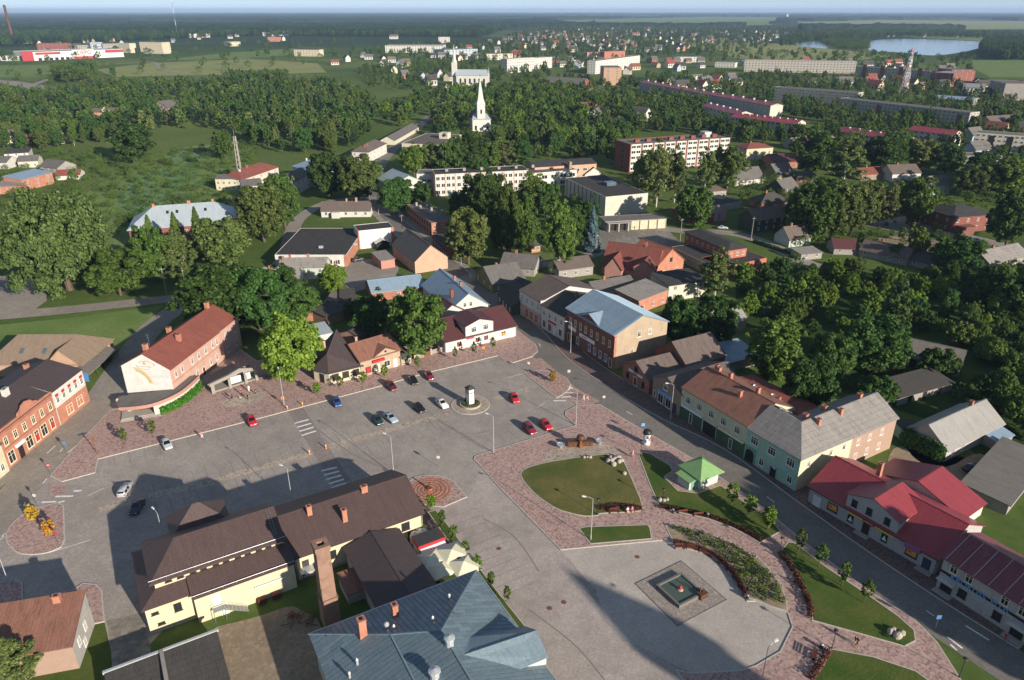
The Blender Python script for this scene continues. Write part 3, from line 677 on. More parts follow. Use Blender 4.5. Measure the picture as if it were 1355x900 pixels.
 def clad(s, edge, x0, x1, z0, z1, mat, off=.03, name='wall_panel', poly=None, back=.02):
  p, rot, _ = s.at(edge, 0); mb = MB(); q = poly or [(x0, z0), (x1, z0), (x1, z1), (x0, z1)]
  f = [(a, -off, b) for a, b in q]; bk = [(a, back, b) for a, b in q]; mb.face(f); mb.face(bk[::-1])
  for i in range(len(q)): j = (i + 1) % len(q); mb.face([f[j], f[i], bk[i], bk[j]])
  s.last = mb.build(name, mat, s.root, (p[0], p[1], 0), rot); return s
 def text(s, edge, x, z, body, size, mat, off=.08, name='lettering', spacing=1.0):
  p, rot, _ = s.at(edge, x); me = text_mesh(body, size, mat, .02, spacing); o = stuff(place(name, me, s.root))
  o.location = (p[0] + off * math.sin(rot), p[1] - off * math.cos(rot), z); o.rotation_euler = (R(90), 0, rot); return o
 def chim(s, x, y, ht=1.3, wd=.7, dp=.7, mat='brick_red', pots=True):
  z = s.rz(x, y); mb = MB(); mb.box(x - wd / 2, x + wd / 2, y - dp / 2, y + dp / 2, z - .6, z + ht)
  mb.box(x - wd / 2 - .07, x + wd / 2 + .07, y - dp / 2 - .07, y + dp / 2 + .07, z + ht - .12, z + ht + .02)
  c = mb.build('chimney', mat, s.rf); mb = MB(); mb.box(x - wd * .28, x + wd * .28, y - dp * .28, y + dp * .28, z + ht + .02, z + ht + .05)
  if pots: mb.build('flue', 'metal_dark', c)
  return s
 def box(s, name, x0, x1, y0, y1, z0, z1, mat, parent=None):
  mb = MB(); mb.box(x0, x1, y0, y1, z0, z1); return mb.build(name, mat, parent or s.root)
 def cross(s, x0, x1, hw, rise, proj=.02, back=None, wall=None, roofm=None, ov=.3, z0=0.0, edge='F'):
  """a gabled front that breaks through the eave"""
  back = s.d / 2 if back is None else back; y0 = -proj; c = (x0 + x1) / 2; mb = MB()
  mb.face([(x0, y0, z0), (x1, y0, z0), (x1, y0, hw), (c, y0, hw + rise), (x0, y0, hw)])
  mb.face([(x0, back, z0), (x0, y0, z0), (x0, y0, hw), (x0, back, hw)]); mb.face([(x1, y0, z0), (x1, back, z0), (x1, back, hw), (x1, y0, hw)])
  mb.face([(x1, back, z0), (x0, back, z0), (x0, back, hw), (c, back, hw + rise), (x1, back, hw)])
  g = mb.build('gable_front', wall or s.wall.data.materials[0], s.root); k = rise / ((x1 - x0) / 2); rb = MB(); e, r = hw - ov * k + .05, hw + rise + .05
  rb.slab([(x0 - ov, back, e), (x0 - ov, y0 - ov, e), (c, y0 - ov, r), (c, back, r)], .14); rb.slab([(x1 + ov, y0 - ov, e), (x1 + ov, back, e), (c, back, r), (c, y0 - ov, r)], .14)
  rb.build('gable_roof', roofm or s.rf.data.materials[0], g); return s
def H(name, label, a, b, d, h, wall, **kw):
 O, ang, L = frm(a, b); return Bld(name, label, O, ang, L, d, h, wall, **kw)
def htop(base, reg, x, y):
 """height of something standing at base whose top shows at the given row"""
 b, k = REG[reg][1], REG[reg][2]; v = (450.0 - b - y / k) / FPX
 return CAM_H + base.y * (v * math.cos(TILT) - math.sin(TILT)) / (math.cos(TILT) + v * math.sin(TILT))
def clip(poly, f):
 out = []
 for i in range(len(poly)):
  a, b = poly[i], poly[(i + 1) % len(poly)]; fa, fb = f(a), f(b)
  if fa >= 0: out.append(a)
  if (fa >= 0) != (fb >= 0): t = fa / (fa - fb); out.append(tuple(a[k] + (b[k] - a[k]) * t for k in range(3)))
 return out
def vary(name, amt=.16):
 m = mt(name); t = m.node_tree; p = t.nodes['Principled BSDF']; src = p.inputs['Base Color'].links[0].from_socket; o = t.nodes.new('ShaderNodeObjectInfo'); r = t.nodes.new('ShaderNodeMapRange'); r.inputs['To Min'].default_value, r.inputs['To Max'].default_value = 1 - amt, 1 + amt; h = t.nodes.new('ShaderNodeHueSaturation'); t.links.new(o.outputs['Random'], r.inputs[0]); t.links.new(r.outputs[0], h.inputs['Value']); t.links.new(src, h.inputs['Color']); t.links.new(h.outputs[0], p.inputs['Base Color'])
vary('roof_teal')

# ------------------------------------------------------------------ the yellow hall beside the square
YO = w('K', 245, 700, 5.0)
YA = 30.8
yv = lambda x, y: YO + Vector((math.cos(R(YA)), math.sin(R(YA)))) * x + Vector((-math.sin(R(YA)), math.cos(R(YA)))) * y
y1 = Bld('yellow_hall', 'pale yellow hall with two tiers of dark brown tiled roofs on the square', yv(0, 0), YA, 21.6, 14.0, 5.3, 'yellow', roof='hip', rise=3.3, roofm='roof_brown', ov=.45, cat='hall', hipin=7)
y1.box('annex_wall', 6.6, 21.55, -1.35, .3, -.05, 5.2, 'yellow')
mb = MB(); mb.slab([(6.3, -1.75, 5.12), (21.75, -1.75, 5.12), (21.75, 3.0, 7.1), (6.3, 3.0, 7.1)], .16); mb.build('annex_roof', 'roof_brown', y1.root)
up = MB(); up.box(2.0, 21.0, 2.1, 12.0, 5.2, 8.0); up.build('upper_wall', 'yellow', y1.root)
ub = MB(); e, r, o = 7.75, 10.7, .7
A, B_, C_, D_ = (2 - o, 2.1 - o, e), (21.3, 2.1 - o, e), (21.3, 12 + o, e), (2 - o, 12 + o, e); P1, P2 = (6.0, 7.05, r), (21.3, 7.05, r)
ub.slab([A, B_, P2, P1], .18); ub.slab([C_, D_, P1, P2], .18); ub.slab([D_, A, P1], .18)
urf = ub.build('upper_roof', 'roof_brown', y1.root)
gm = MB(); gm.face([(21.2, 1.5, 5), (21.2, 12.6, 5), (21.2, 12.6, 7.6), (21.2, 7.05, 10.5), (21.2, 1.5, 7.6)]); gm.face([(21.0, 12.6, 5), (21.0, 1.5, 5), (21.0, 1.5, 7.6), (21.0, 7.05, 10.5), (21.0, 12.6, 7.6)]); gm.build('gable_end', 'yellow', y1.root)
for x in (3.9, 5.6, 7.4, 8.9, 10.7, 12.2, 14.0, 15.5, 17.2, 18.7):
 o = place('window', win_mesh(.95, .75, 'dark')[0], y1.root, (x, 2.1, 6.75)); place('pane', win_mesh(.95, .75, 'dark')[1], o)
y1.win('F', [4.3], 2.6, 1.1, 1.5, 'dark2'); y1.win('F', [1.2], 3.4, 1.0, .5, 'dark'); y1.win('F', [1.7], 1.2, 1.0, .5, 'dark')
for x, z in ((9.6, 2.3), (10.4, 0)):
 o = place('door', win_mesh(1.2, 2.1, 'doorw')[0], y1.root, (x, -1.35, z)); place('panel', win_mesh(1.2, 2.1, 'doorw')[1], o)
st = MB(); st.box(8.7, 10.4, -2.7, -1.36, 2.1, 2.2)
for i in range(10): st.box(10.4 + i * .32, 10.72 + i * .32, -2.6, -1.5, 2.0 - i * .21, 2.06 - i * .21)
st.bar((10.4, -2.65, 2.0), (13.7, -2.65, -.05), .06, .16); st.bar((10.4, -1.45, 2.0), (13.7, -1.45, -.05), .06, .16)
for x in (8.75, 10.35): st.tube((x, -2.65, 0), (x, -2.65, 2.1), .05)
stair = st.build('fire_stair', 'metal_grey', y1.root)
rl = MB()
for i in range(7): rl.tube((10.4 + i * .52, -2.65, 2.15 - i * .34), (10.4 + i * .52, -2.65, 3.1 - i * .34), .02, n=4)
rl.tube((10.4, -2.65, 3.1), (13.6, -2.65, 1.0), .03, n=5); rl.tube((8.75, -2.65, 3.1), (10.4, -2.65, 3.1), .03, n=5); rl.tube((8.75, -2.65, 2.2), (8.75, -2.65, 3.1), .03, n=5); rl.build('handrail', 'metal_light', stair)
pb = MB(); pb.tube((15.2, -1.55, 3.0), (20.0, -1.55, 3.0), .14, n=8); pb.tube((15.3, -1.5, 3.0), (15.3, -1.3, 3.0), .05); pb.tube((19.8, -1.5, 3.0), (19.8, -1.3, 3.0), .05); pb.build('vent_pipe', 'metal_light', y1.root)
for (x0, x1, yy, zz) in ((1.3, 21.6, 1.75, 7.95), (6.3, 21.7, -1.55, 5.3)):
 sg = MB(); sg.tube((x0, yy, zz + .22), (x1, yy, zz + .22), .035, n=5)
 for i in range(int((x1 - x0) / 2)): sg.tube((x0 + i * 2 + .5, yy, zz - .25), (x0 + i * 2 + .5, yy, zz + .24), .025, n=4)
 sg.build('snow_guard', 'metal_light', y1.root)
# rear hipped block
rb_ = MB(); rb_.box(6.3, 14.2, 12.0, 17.0, -.05, 8.0); rb_.build('rear_wall', 'yellow', y1.root)
rr_ = MB(); e, r = 7.7, 10.9; A, B_, C_, D_ = (5.6, 11.0, e), (14.9, 11.0, e), (14.9, 17.6, e), (5.6, 17.6, e); P1, P2 = (9.8, 14.2, r), (10.9, 14.2, r)
rr_.slab([A, B_, P2, P1], .16); rr_.slab([C_, D_, P1, P2], .16); rr_.slab([B_, C_, P2], .16); rr_.slab([D_, A, P1], .16); rr_.build('rear_roof', 'roof_brown', y1.root)
ld = MB()
for s_ in (0, .45): ld.tube((19.9 + s_, 1.9, 7.95), (19.9 + s_, 6.8, 10.8), .03, n=4)
for i in range(12): ld.tube((19.9, 1.9 + i * .41, 7.97 + i * .238), (20.35, 1.9 + i * .41, 7.97 + i * .238), .02, n=4)
ld.build('roof_ladder', 'metal_grey', y1.root)
for x in (15.2, 17.4): y1.box('cellar_hatch', x, x + 1.3, -2.3, -1.37, 0, .9, 'wood_red')
y2 = Bld('yellow_wing', 'long pale yellow wing with a dark brown tiled roof and three brick chimneys', yv(22.0, 0), YA, 22.4, 14.6, 5.0, 'yellow', roof='gx', rise=3.2, roofm='roof_brown', ov=.4, og=.45, cat='hall', gutter=True)
y2.chim(4.6, 6.0, 1.7, .8, .7, 'brick_orange').chim(9.6, 3.0, 2.3, .8, .8, 'brick_orange').chim(14.6, 6.8, 1.2, 1.1, .7, 'brick_orange')
y2.win('F', [1.6, 6.2], 2.0, 1.1, 1.6, 'dark2').win('F', [10.6, 13.4, 16.0], 2.7, 1.1, 1.1, 'dark').win('F', [19.2], 2.4, 1.5, 1.6, 'dark2').win('F', [20.0], .2, 1.0, 1.6, 'dark')
y2.box('porch_roof', .3, 2.6, -1.6, -.02, 2.2, 2.35, 'metal_light'); y2.win('F', [1.4], 0, 1.1, 2.0, 'doorblue'); y2.box('air_unit', 21.0, 21.8, -.6, -.02, 1.2, 1.9, 'metal_grey')
y2.box('plinth', .02, 22.38, -.06, .0, 0, .5, 'concrete')
# tall free-standing brick chimney in the yard
ck = thing('brick_chimney', 'tall square brick chimney stack standing free in the yard', 'chimney', (-27.6, 83.0, 0), R(30))
mb = MB()
def taper(mb, h0, h1, z0, z1, m=0):
 a = [(-h0, -h0, z0), (h0, -h0, z0), (h0, h0, z0), (-h0, h0, z0)]; b = [(-h1, -h1, z1), (h1, -h1, z1), (h1, h1, z1), (-h1, h1, z1)]
 for i in range(4): j = (i + 1) % 4; mb.face([a[i], a[j], b[j], b[i]], m)
 mb.face(b, m)
taper(mb, 1.25, 1.2, 0, 5.2); mb.build('base', 'brick_old', ck); mb = MB(); mb.box(-1.32, 1.32, -1.32, 1.32, 5.2, 5.5); mb.build('collar', 'brick_old', ck)
mb = MB(); taper(mb, 1.08, .98, 5.5, 14.3); mb.build('shaft', 'brick_old', ck); mb = MB()
mb.box(-1.12, 1.12, -1.12, -.5, 14.3, 15.1); mb.box(-1.12, 1.12, .5, 1.12, 14.3, 15.1); mb.box(-1.12, -.5, -.5, .5, 14.3, 15.1); mb.box(.5, 1.12, -.5, .5, 14.3, 15.1); mb.build('crown', 'brick_old', ck)
# dark roofed outbuilding behind the yellow wing
ds = Bld('outbuilding', 'single storey outbuilding with a low chocolate metal roof behind the yellow wing', w('R3', 412, 372, 4), -60, 17.6, 9.2, 3.9, 'grey_white', roof='gx', rise=1.3, roofm='roof_choc', ov=.4, cat='outbuilding')
ls = Bld('lean_to', 'small lean-to shed with a rusty roof beside the brick chimney', w('R3', 425, 600), 30, 3.6, 4.6, 2.0, 'grey_white', roof='shed', rise=.6, roofm='roof_rust_old', ov=.2, og=.2, cat='shed')

# ------------------------------------------------------------------ the big blue roof in the foreground
BO, BA = w('R3', 265, 718, 6.5), 29.0
b1 = thing('blue_roofed_house', 'large house under a many-sided blue sheet metal roof with brick chimneys', 'house', (BO.x, BO.y, 0), R(BA))
mb = MB(); mb.prism([(.6, -30), (25.2, -30), (25.2, -.6), (.6, -.6)], -.05, 6.4); mb.build('wall', 'cream_pale', b1)
NW, NE, SE, SW = (0, 0, 6.5), (25.8, 0, 6.5), (25.8, -30.5, 6.5), (0, -30.5, 6.5)
Pp, Qq, Ps, Qs = (9.0, -8.6, 9.776), (14.6, -12.6, 11.3), (9.0, -30.5, 9.776), (14.6, -30.5, 11.3)
base = MB()
FACES = [[NW, Pp, Qq, NE], [NE, Qq, Qs, SE], [NW, SW, Ps, Pp], [Pp, Ps, Qs, Qq]]
for f in FACES: base.slab([(p[0], p[1], p[2] - .03) for p in f][::-1] if 1 else f, .2)
broof = base.build('roof', 'roof_slate_dark', b1)
def panels(parent, faces, du, dv, mat, cap, pname='roof_panel', keep=None):
 """each sheet of the roof is its own slightly uneven slab"""
 made, rest = 0, MB()
 for f in faces:
  P0 = [Vector(p) for p in f]; n = sum((P0[k - 1].cross(P0[k]) for k in range(len(P0))), Vector((0, 0, 0))).normalized()
  if n.z < 0: n = -n
  u = Vector((-n.y, n.x, 0)); u = u.normalized() if u.length > .01 else Vector((1, 0, 0)); v = n.cross(u)
  q = [((p - P0[0]).dot(u), (p - P0[0]).dot(v), 0.0) for p in P0]
  u0, u1, v0, v1 = min(p[0] for p in q), max(p[0] for p in q), min(p[1] for p in q), max(p[1] for p in q)
  i = math.floor(u0 / du)
  while i * du < u1:
   off = (i % 2) * dv * .5; j = math.floor((v0 - off) / dv)
   while j * dv + off < v1:
    a0, a1, c0, c1 = i * du + .035, (i + 1) * du - .035, j * dv + off + .012, (j + 1) * dv + off - .012
    c = q
    for fn in (lambda p: p[0] - a0, lambda p: a1 - p[0], lambda p: p[1] - c0, lambda p: c1 - p[1]):
     c = clip(c, fn)
     if len(c) < 3: break
    if len(c) >= 3:
     ar = abs(sum(c[k][0] * c[(k + 1) % len(c)][1] - c[(k + 1) % len(c)][0] * c[k][1] for k in range(len(c)))) / 2
     if ar > .12:
      lift = .012 + rnd.random() * .012; tl = (rnd.random() - .5) * .02
      pts = [P0[0] + u * p[0] + v * p[1] + n * (lift + tl * (p[0] - a0) / du) for p in c]
      if sum((pts[k].x * pts[(k + 1) % len(pts)].y - pts[(k + 1) % len(pts)].x * pts[k].y) for k in range(len(pts))) < 0: pts = pts[::-1]
      big = (keep is None or keep(pts[0])) and made < cap and ar > .5
      m = MB() if big else rest; m.slab([tuple(p) for p in pts], .035)
      if big: m.build(pname, mat, parent); made += 1
    j += 1
   i += 1
 if rest.v: stuff(rest.build('roof_sheet', mat, parent))
def seen_blue(p): return p.y > -20
panels(broof, FACES, .72, 1.9, 'roof_teal', 298, keep=seen_blue)
rg = MB()
for a, b in ((NW, Pp), (NE, Qq), (Pp, Qq), (Qq, Qs), (Pp, Ps)): rg.bar((a[0], a[1], a[2] + .05), (b[0], b[1], b[2] + .05), .22, .1)
rg.build('ridge_cap', 'roof_teal', broof)
gt = MB(); gt.tube((-.1, .1, 6.45), (26, .1, 6.45), .09); gt.tube((25.95, .1, 6.45), (25.95, -30.5, 6.45), .09); gt.build('gutter', 'metal_light', b1)
def bchim(x, y, zb, ht, wd, m='brick_orange'):
 mb = MB(); mb.box(x - wd / 2, x + wd / 2, y - wd / 2, y + wd / 2, zb, zb + ht); mb.box(x - wd / 2 - .08, x + wd / 2 + .08, y - wd / 2 - .08, y + wd / 2 + .08, zb + ht, zb + ht + .14); c = mb.build('chimney', m, broof)
 mb = MB(); mb.box(x - wd * .25, x + wd * .25, y - wd * .25, y + wd * .25, zb + ht + .14, zb + ht + .2); mb.build('flue', 'metal_dark', c)
bchim(6.0, -5.9, 8.2, 3.3, 1.0); bchim(11.2, -4.2, 7.6, 2.5, .8)
for x, y, z, r in ((9.2, -6.4, 8.7, .28), (14.6, -15.2, 11.2, .55), (11.2, -18.2, 10.2, .6), (14.8, -9.2, 9.8, .16), (19.0, -5.2, 8.4, .16), (4.0, -9.5, 8.1, .16), (2.6, -10.6, 7.6, .15), (9.9, -7.3, 9.0, .16)):
 mb = MB(); mb.lathe([(r, z - .2), (r, z + r * 1.6 + .3), (r * 1.35, z + r * 1.6 + .3), (r * 1.3, z + r * 1.6 + .5), (.0, z + r * 1.6 + .75)], 10, (x, y)); mb.build('vent', 'metal_light', broof)
cg = MB(); # cross gable on the eastern side
cg.slab([(15.0, -13.6, 11.25), (14.9, -19.6, 8.3), (27.3, -19.6, 8.1), (27.4, -16.6, 9.3)][::-1] if 0 else [(15.6, -20.5, 8.6), (26.2, -20.5, 8.0), (26.4, -17.2, 9.6), (15.6, -17.2, 10.9)], .14)
cg.slab([(15.6, -17.2, 10.9), (26.4, -17.2, 9.6), (26.2, -14.4, 7.9), (16.8, -13.8, 10.1)], .14); cgo = cg.build('cross_gable', 'roof_teal', b1)
cw = MB(); cw.face([(26.1, -20.2, 6.5), (26.1, -14.7, 6.5), (26.1, -14.7, 7.8), (26.1, -17.2, 9.4), (26.1, -20.2, 7.9)]); cw.box(22.8, 26.1, -20.2, -19.9, 6.5, 7.9); cw.build('gable_wall', 'white', cgo)

# ------------------------------------------------------------------ small things of the yard and the beer garden
ka = thing('bar_kiosk', 'red and white bar kiosk with a black flat roof in the beer garden', 'kiosk', (*w('N', 215, 600), 0), R(30.5))
mb = MB(); mb.box(0, 4.6, 0, 2.6, 0, 2.3); mb.build('wall', 'sign_white', ka); mb = MB(); mb.box(-.25, 4.85, -.25, 2.9, 2.3, 2.85); mb.build('fascia', 'sign_red', ka); mb = MB(); mb.box(-.15, 4.75, -.15, 2.8, 2.85, 2.9); mb.build('roof', 'roof_felt', ka)
mb = MB(); mb.slab([(0, -1.3, 1.9), (4.6, -1.3, 1.9), (4.6, -.26, 2.25), (0, -.26, 2.25)], .03); mb.build('awning', 'sign_white', ka)
for q in ((178, 462), (235, 438)):
 t = thing('storage_tank', 'white domed plastic tank beside the red bar kiosk', 'tank', (*w('N', *q), 0), 0, 'white tanks by the kiosk'); mb = MB(); mb.lathe([(.9, 0), (.95, 1.3), (.8, 1.75), (.45, 2.0), (0, 2.08)], 14); mb.build('shell', 'sign_white', t, smooth=True); mb = MB(); mb.lathe([(.2, 2.0), (.2, 2.2), (0, 2.22)], 8); mb.build('lid', 'metal_light', t)
def parasol(q, r, label, ang=30.5):
 c = w('N', *q); t = thing('parasol', label, 'parasol', (c.x, c.y, 0), R(ang)); mb = MB(); mb.tube((0, 0, 0), (0, 0, 3.2), .05); mb.build('pole', 'wood_brown', t)
 mb = MB(); cs = [(-r, -r), (r, -r), (r, r), (-r, r)]
 for i in range(4): j = (i + 1) % 4; mb.slab([(*cs[i], 2.35), (*cs[j], 2.35), (0, 0, 3.2)], .02)
 mb.build('canopy', 'canvas_cream', t)
 mb = MB()
 for i in range(4): j = (i + 1) % 4; a, b = cs[i], cs[j]; mb.face([(*a, 2.1), (*b, 2.1), (*b, 2.36), (*a, 2.36)])
 mb.build('valance', 'canvas_cream', t)
 mb = MB()
 for c_ in cs: mb.tube((0, 0, 2.9), (c_[0] * .95, c_[1] * .95, 2.33), .02, n=4)
 mb.build('rib', 'wood_brown', t); mb = MB(); mb.box(-.35, .35, -.35, .35, 0, .1); mb.build('base', 'stone', t)
parasol((470, 640), 2.4, 'wide cream parasol in the beer garden beside the red bar kiosk'); parasol((305, 690), 2.1, 'cream parasol in the beer garden close against the chocolate metal roof'); parasol((380, 770), 1.8, 'small cream parasol in the beer garden by the blue roof'); parasol((565, 735), 2.2, 'cream parasol in the beer garden next to the row of young trees')
hp = thing('patio_heater', 'dark mushroom shaped patio heater among the cream parasols', 'heater', (*w('N', 530, 690), 0)); mb = MB(); mb.lathe([(.3, 0), (.3, .6), (.06, .7), (.06, 2.5)], 10); mb.build('stand', 'metal_dark', hp); mb = MB(); mb.lathe([(.55, 2.5), (.5, 2.58), (0, 2.7)], 12); mb.build('hood', 'metal_dark', hp)
# bottom edge of the yard
ts = Bld('tarred_shed', 'low shed with a mossy tarred roof and a pale metal edge in the yard', Vector((-50.3, 62.7)), 30.4, 14.2, 9.6, 2.2, 'cement', roof='shed', rise=.7, roofm='roof_slate_dark', ov=.2, og=.2, cat='shed')
ts.box('edge_flashing', -.4, 14.6, 9.7, 10.1, 2.75, 3.15, 'metal_light'); ts.box('fire_wall', 6.7, 7.2, -.1, 9.9, 0, 3.3, 'cement')
fh = Bld('corner_house', 'old corner house with a low rusty streaked roof beside the traffic island', w('R2', -150, 838, 4.5), 14.4, 13.4, 8.4, 4.4, 'grey_white', roof='shed', rise=2.1, roofm='roof_rust_old', ov=.25, og=.1, cat='house')
fh.chim(10.0, 7.4, 1.2, 1.0, .7, 'brick_orange').win('R', [2.2, 5.2], 2.2, .9, 1.5, 'white').win('R', [3.8], .5, .9, 1.4, 'white'); fh.clad('F', 0, 13.4, -.05, 4.2, 'brick_pink', .03)

# ------------------------------------------------------------------ east side of the main street
SA = -59.6
s1 = Bld('wooden_house', 'low dark wooden house with a grey slate roof next to the pink and white house', w('R7', 5, 185), -62, 11.5, 13.5, 3.4, 'green_dark', roof='gx', rise=3.6, roofm='roof_slate_dark', ov=.4).win('F', 5, .9, .9, 1.3, 'white')
s2 = Bld('town_house', 'two storey town house, white above and pink below, with a brown roof', w('R7', 88, 242), SA, 12.0, 20.0, 8.0, 'white', roof='gx', rise=3.0, roofm='roof_grey_brown', ov=.35, og=.0)
s2.clad('F', .02, 11.98, 0, 4.0, 'pink', .04, 'ground_floor').win('F', 4, 4.9, 1.0, 1.9, 'white3').win('F', [4.4, 7.0, 9.6], 1.1, 1.0, 1.8, 'dark2').win('F', [1.5], .1, 1.2, 2.6, 'doorb').clad('F', 0, 12, 3.95, 4.2, 'white', .12, 'cornice'); s2.clad('F', 0, 12, 7.5, 7.9, 'white', .16, 'cornice')
s2.box('fire_wall', 11.8, 12.25, -.2, 10.0, 7.6, 8.3, 'white')
s3 = Bld('town_house', 'narrow white two storey house with a grey slate roof beside the blue-roofed brick hall', yv(0, 0) * 0 + w('R7', 180, 303), -57, 11.2, 17.0, 7.6, 'white', roof='gx', rise=2.6, roofm='roof_slate_dark', ov=.35, og=.0)
s3.win('F', 4, 4.5, 1.0, 1.7, 'white').win('F', [1.6, 9.4], .9, 1.5, 2.2, 'shop').win('F', [6.6], .1, 1.1, 2.4, 'doorw').win('F', [4.3], .6, 1.6, 2.4, 'shop').clad('F', 3.6, 7.4, 3.35, 3.95, 'sign_red', .12, 'shop_sign'); s3.chim(5.5, 8.2, 1.3)
s3.clad('R', 0, 17, -.05, 7.5, 'beige', .02, 'side_wall')
s4 = Bld('brick_hall', 'wine red brick hall with a blue ribbed metal roof and a pale rendered side wall', w('D', 80, 205, 10), SA, 21.3, 17.6, 10.0, 'brick_dark', roof='gx', rise=3.6, roofm='roof_blue', ov=.45, og=.35, cat='hall')
s4.cross(6.0, 14.8, 10.0, 1.9, .02, 4.6); s4.clad('R', .5, 17.55, 0, 0, 'tan', .03, 'side_wall', poly=[(.7, -.05), (17.58, -.05), (17.58, 9.8), (8.8, 13.35), (.7, 10.15)])
s4.win('F', [1.9, 4.2, 6.6, 9.0, 11.6, 14.2, 16.9, 19.5], 5.8, .95, 2.0, 'cream').win('F', [5.6, 11.0, 13.4, 15.8, 18.2], 1.2, 1.1, 2.1, 'shop').win('F', [3.4], .1, 1.7, 2.9, 'door').win('F', [1.2, 20.2], .3, 1.2, 2.6, 'doorb').win('R', [8.0, 11.6], 7.6, 1.2, 1.7, 'white').win('R', [6.0], 3.2, .8, 1.5, 'white')
for x in (11.0, 13.4, 15.8, 18.2): s4.clad('F', x - .42, x + .42, 1.4, 2.2, 'poster_blue', .1, 'window_poster')
s4.clad('F', 1.0, 4.6, 4.3, 5.3, 'sign_white', .14, 'shop_sign'); s4.clad('F', 6.3, 13.2, 3.9, 4.9, 'sign_white', .14, 'shop_sign'); s4.text('F', 8.6, 4.4, 'SKAVA', .7, 'sign_red', .17)
for z, o in ((5.4, .14), (9.5, .2), (3.6, .1)): s4.clad('F', 0, 21.3, z, z + .25, 'brick_wine', o, 'cornice')
s4.clad('R', 0, .72, -.05, 10, 'brick_orange', .1, 'corner_pier')
rib = MB(); k_ = 3.6 / 8.8
for i in range(44): x = -.3 + i * .5; rib.bar((x, -.45, 10.12 - .45 * k_), (x, 8.75, 13.72), .05, .07); rib.bar((x, 18.05, 10.12 - .45 * k_), (x, 8.85, 13.72), .05, .07)
stuff(rib.build('standing_seam', 'roof_blue', s4.rf))
s5 = Bld('brick_shop', 'low red brick shop with its gable to the street and a flat brown metal roof', w('R7', 525, 512), -62, 10.6, 11.0, 3.9, 'brick_red', roof='gy', rise=3.0, roofm='roof_grey_brown', ov=.35, cat='shop')
s5.win('F', [2.2, 8.4], .9, 1.0, 1.6, 'dark2').win('F', [5.3], 3.9, 1.3, 1.6, 'dark2').win('F', [5.3], .1, 1.4, 2.4, 'doorb'); s5.clad('F', 2.6, 8.0, 3.2, 3.75, 'sign_white', .14, 'shop_sign'); s5.text('F', 5.3, 3.47, 'KRELLE', .5, 'sign_black', .17)
bx_ = Bld('brick_store', 'taller brown-roofed brick store behind the low red brick shop', s5.root.location.xy + Vector((math.cos(R(28)), math.sin(R(28)))) * 11.2 + Vector((math.cos(R(-62)), math.sin(R(-62)))) * -1.2, -62, 12.0, 12.5, 5.6, 'brick_dark', roof='gy', rise=3.9, roofm='roof_grey_brown', ov=.4, cat='shop')
s6 = Bld('beige_shop', 'beige two storey shop with a blue shopfront and a brown sheet roof', w('R7', 650, 600), SA - 2, 10.4, 17.0, 5.9, 'beige', roof='gy', rise=2.0, roofm='roof_grey_brown', ov=.3, cat='shop')
s6.win('F', [4.6], 4.3, 1.6, 1.5, 'white3').win('F', [3.2, 6.0], .3, 1.9, 2.4, 'shop').win('F', [8.2], .1, 1.1, 2.3, 'doorblue').win('F', [1.0], 1.0, .9, 1.6, 'doorb'); s6.clad('F', 2.0, 7.2, 2.9, 3.5, 'sign_blue', .15, 'shop_sign')
s7 = Bld('yellow_green_house', 'pale yellow-green two storey house with a streaked brown roof and dark green shopfronts', w('E', 105, 460), SA, 19.6, 14.2, 7.9, 'yellow_green', roof='gx', rise=3.2, roofm='roof_rust_old', ov=.4, og=.1)
s7.clad('F', 0, 7.0, 0, 3.5, 'green_panel', .06, 'shopfront'); s7.clad('F', 11.4, 19.5, 0, 3.5, 'green_panel', .06, 'shopfront')
s7.win('F', [2.3, 5.8, 9.4, 13.0, 16.9], 4.6, 1.55, 1.7, 'white3').win('F', [1.5, 5.6, 13.0, 17.9], .5, 1.4, 2.0, 'green').win('F', [3.6, 15.6], .15, 1.0, 2.5, 'doorw')
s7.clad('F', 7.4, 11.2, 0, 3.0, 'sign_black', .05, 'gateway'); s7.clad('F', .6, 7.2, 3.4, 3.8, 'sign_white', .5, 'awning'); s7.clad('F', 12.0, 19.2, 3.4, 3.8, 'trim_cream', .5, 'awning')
for x, y in ((3.5, 7.2), (6.6, 7.6), (12.4, 4.6), (14.6, 7.4), (1.2, 9.0)): s7.chim(x, y, 1.4, .75, .75, 'brick_orange')
s7b = Bld('rear_wing', 'rust red roofed rear wing with satellite dishes behind the yellow-green house', w('E', 480, 130, 9.2), SA + 2, 19.5, 8.5, 7.6, 'pink_pale', roof='shed', rise=-1.4, roofm='roof_rust', ov=.3, cat='house'); s7b.chim(6.0, 1.0, 1.2, .8).chim(13.0, 1.2, 1.2, .8)
for k, (x, y) in enumerate(((7.0, .6), (12.0, .6))):
 mb = MB(); mb.tube((x, y, 7.0), (x, y, 8.4), .04); mb.lathe([(.0, 8.5), (.35, 8.6), (.5, 8.8)], 10, (x, y)); mb.build('satellite_dish', 'metal_light', s7b.rf)
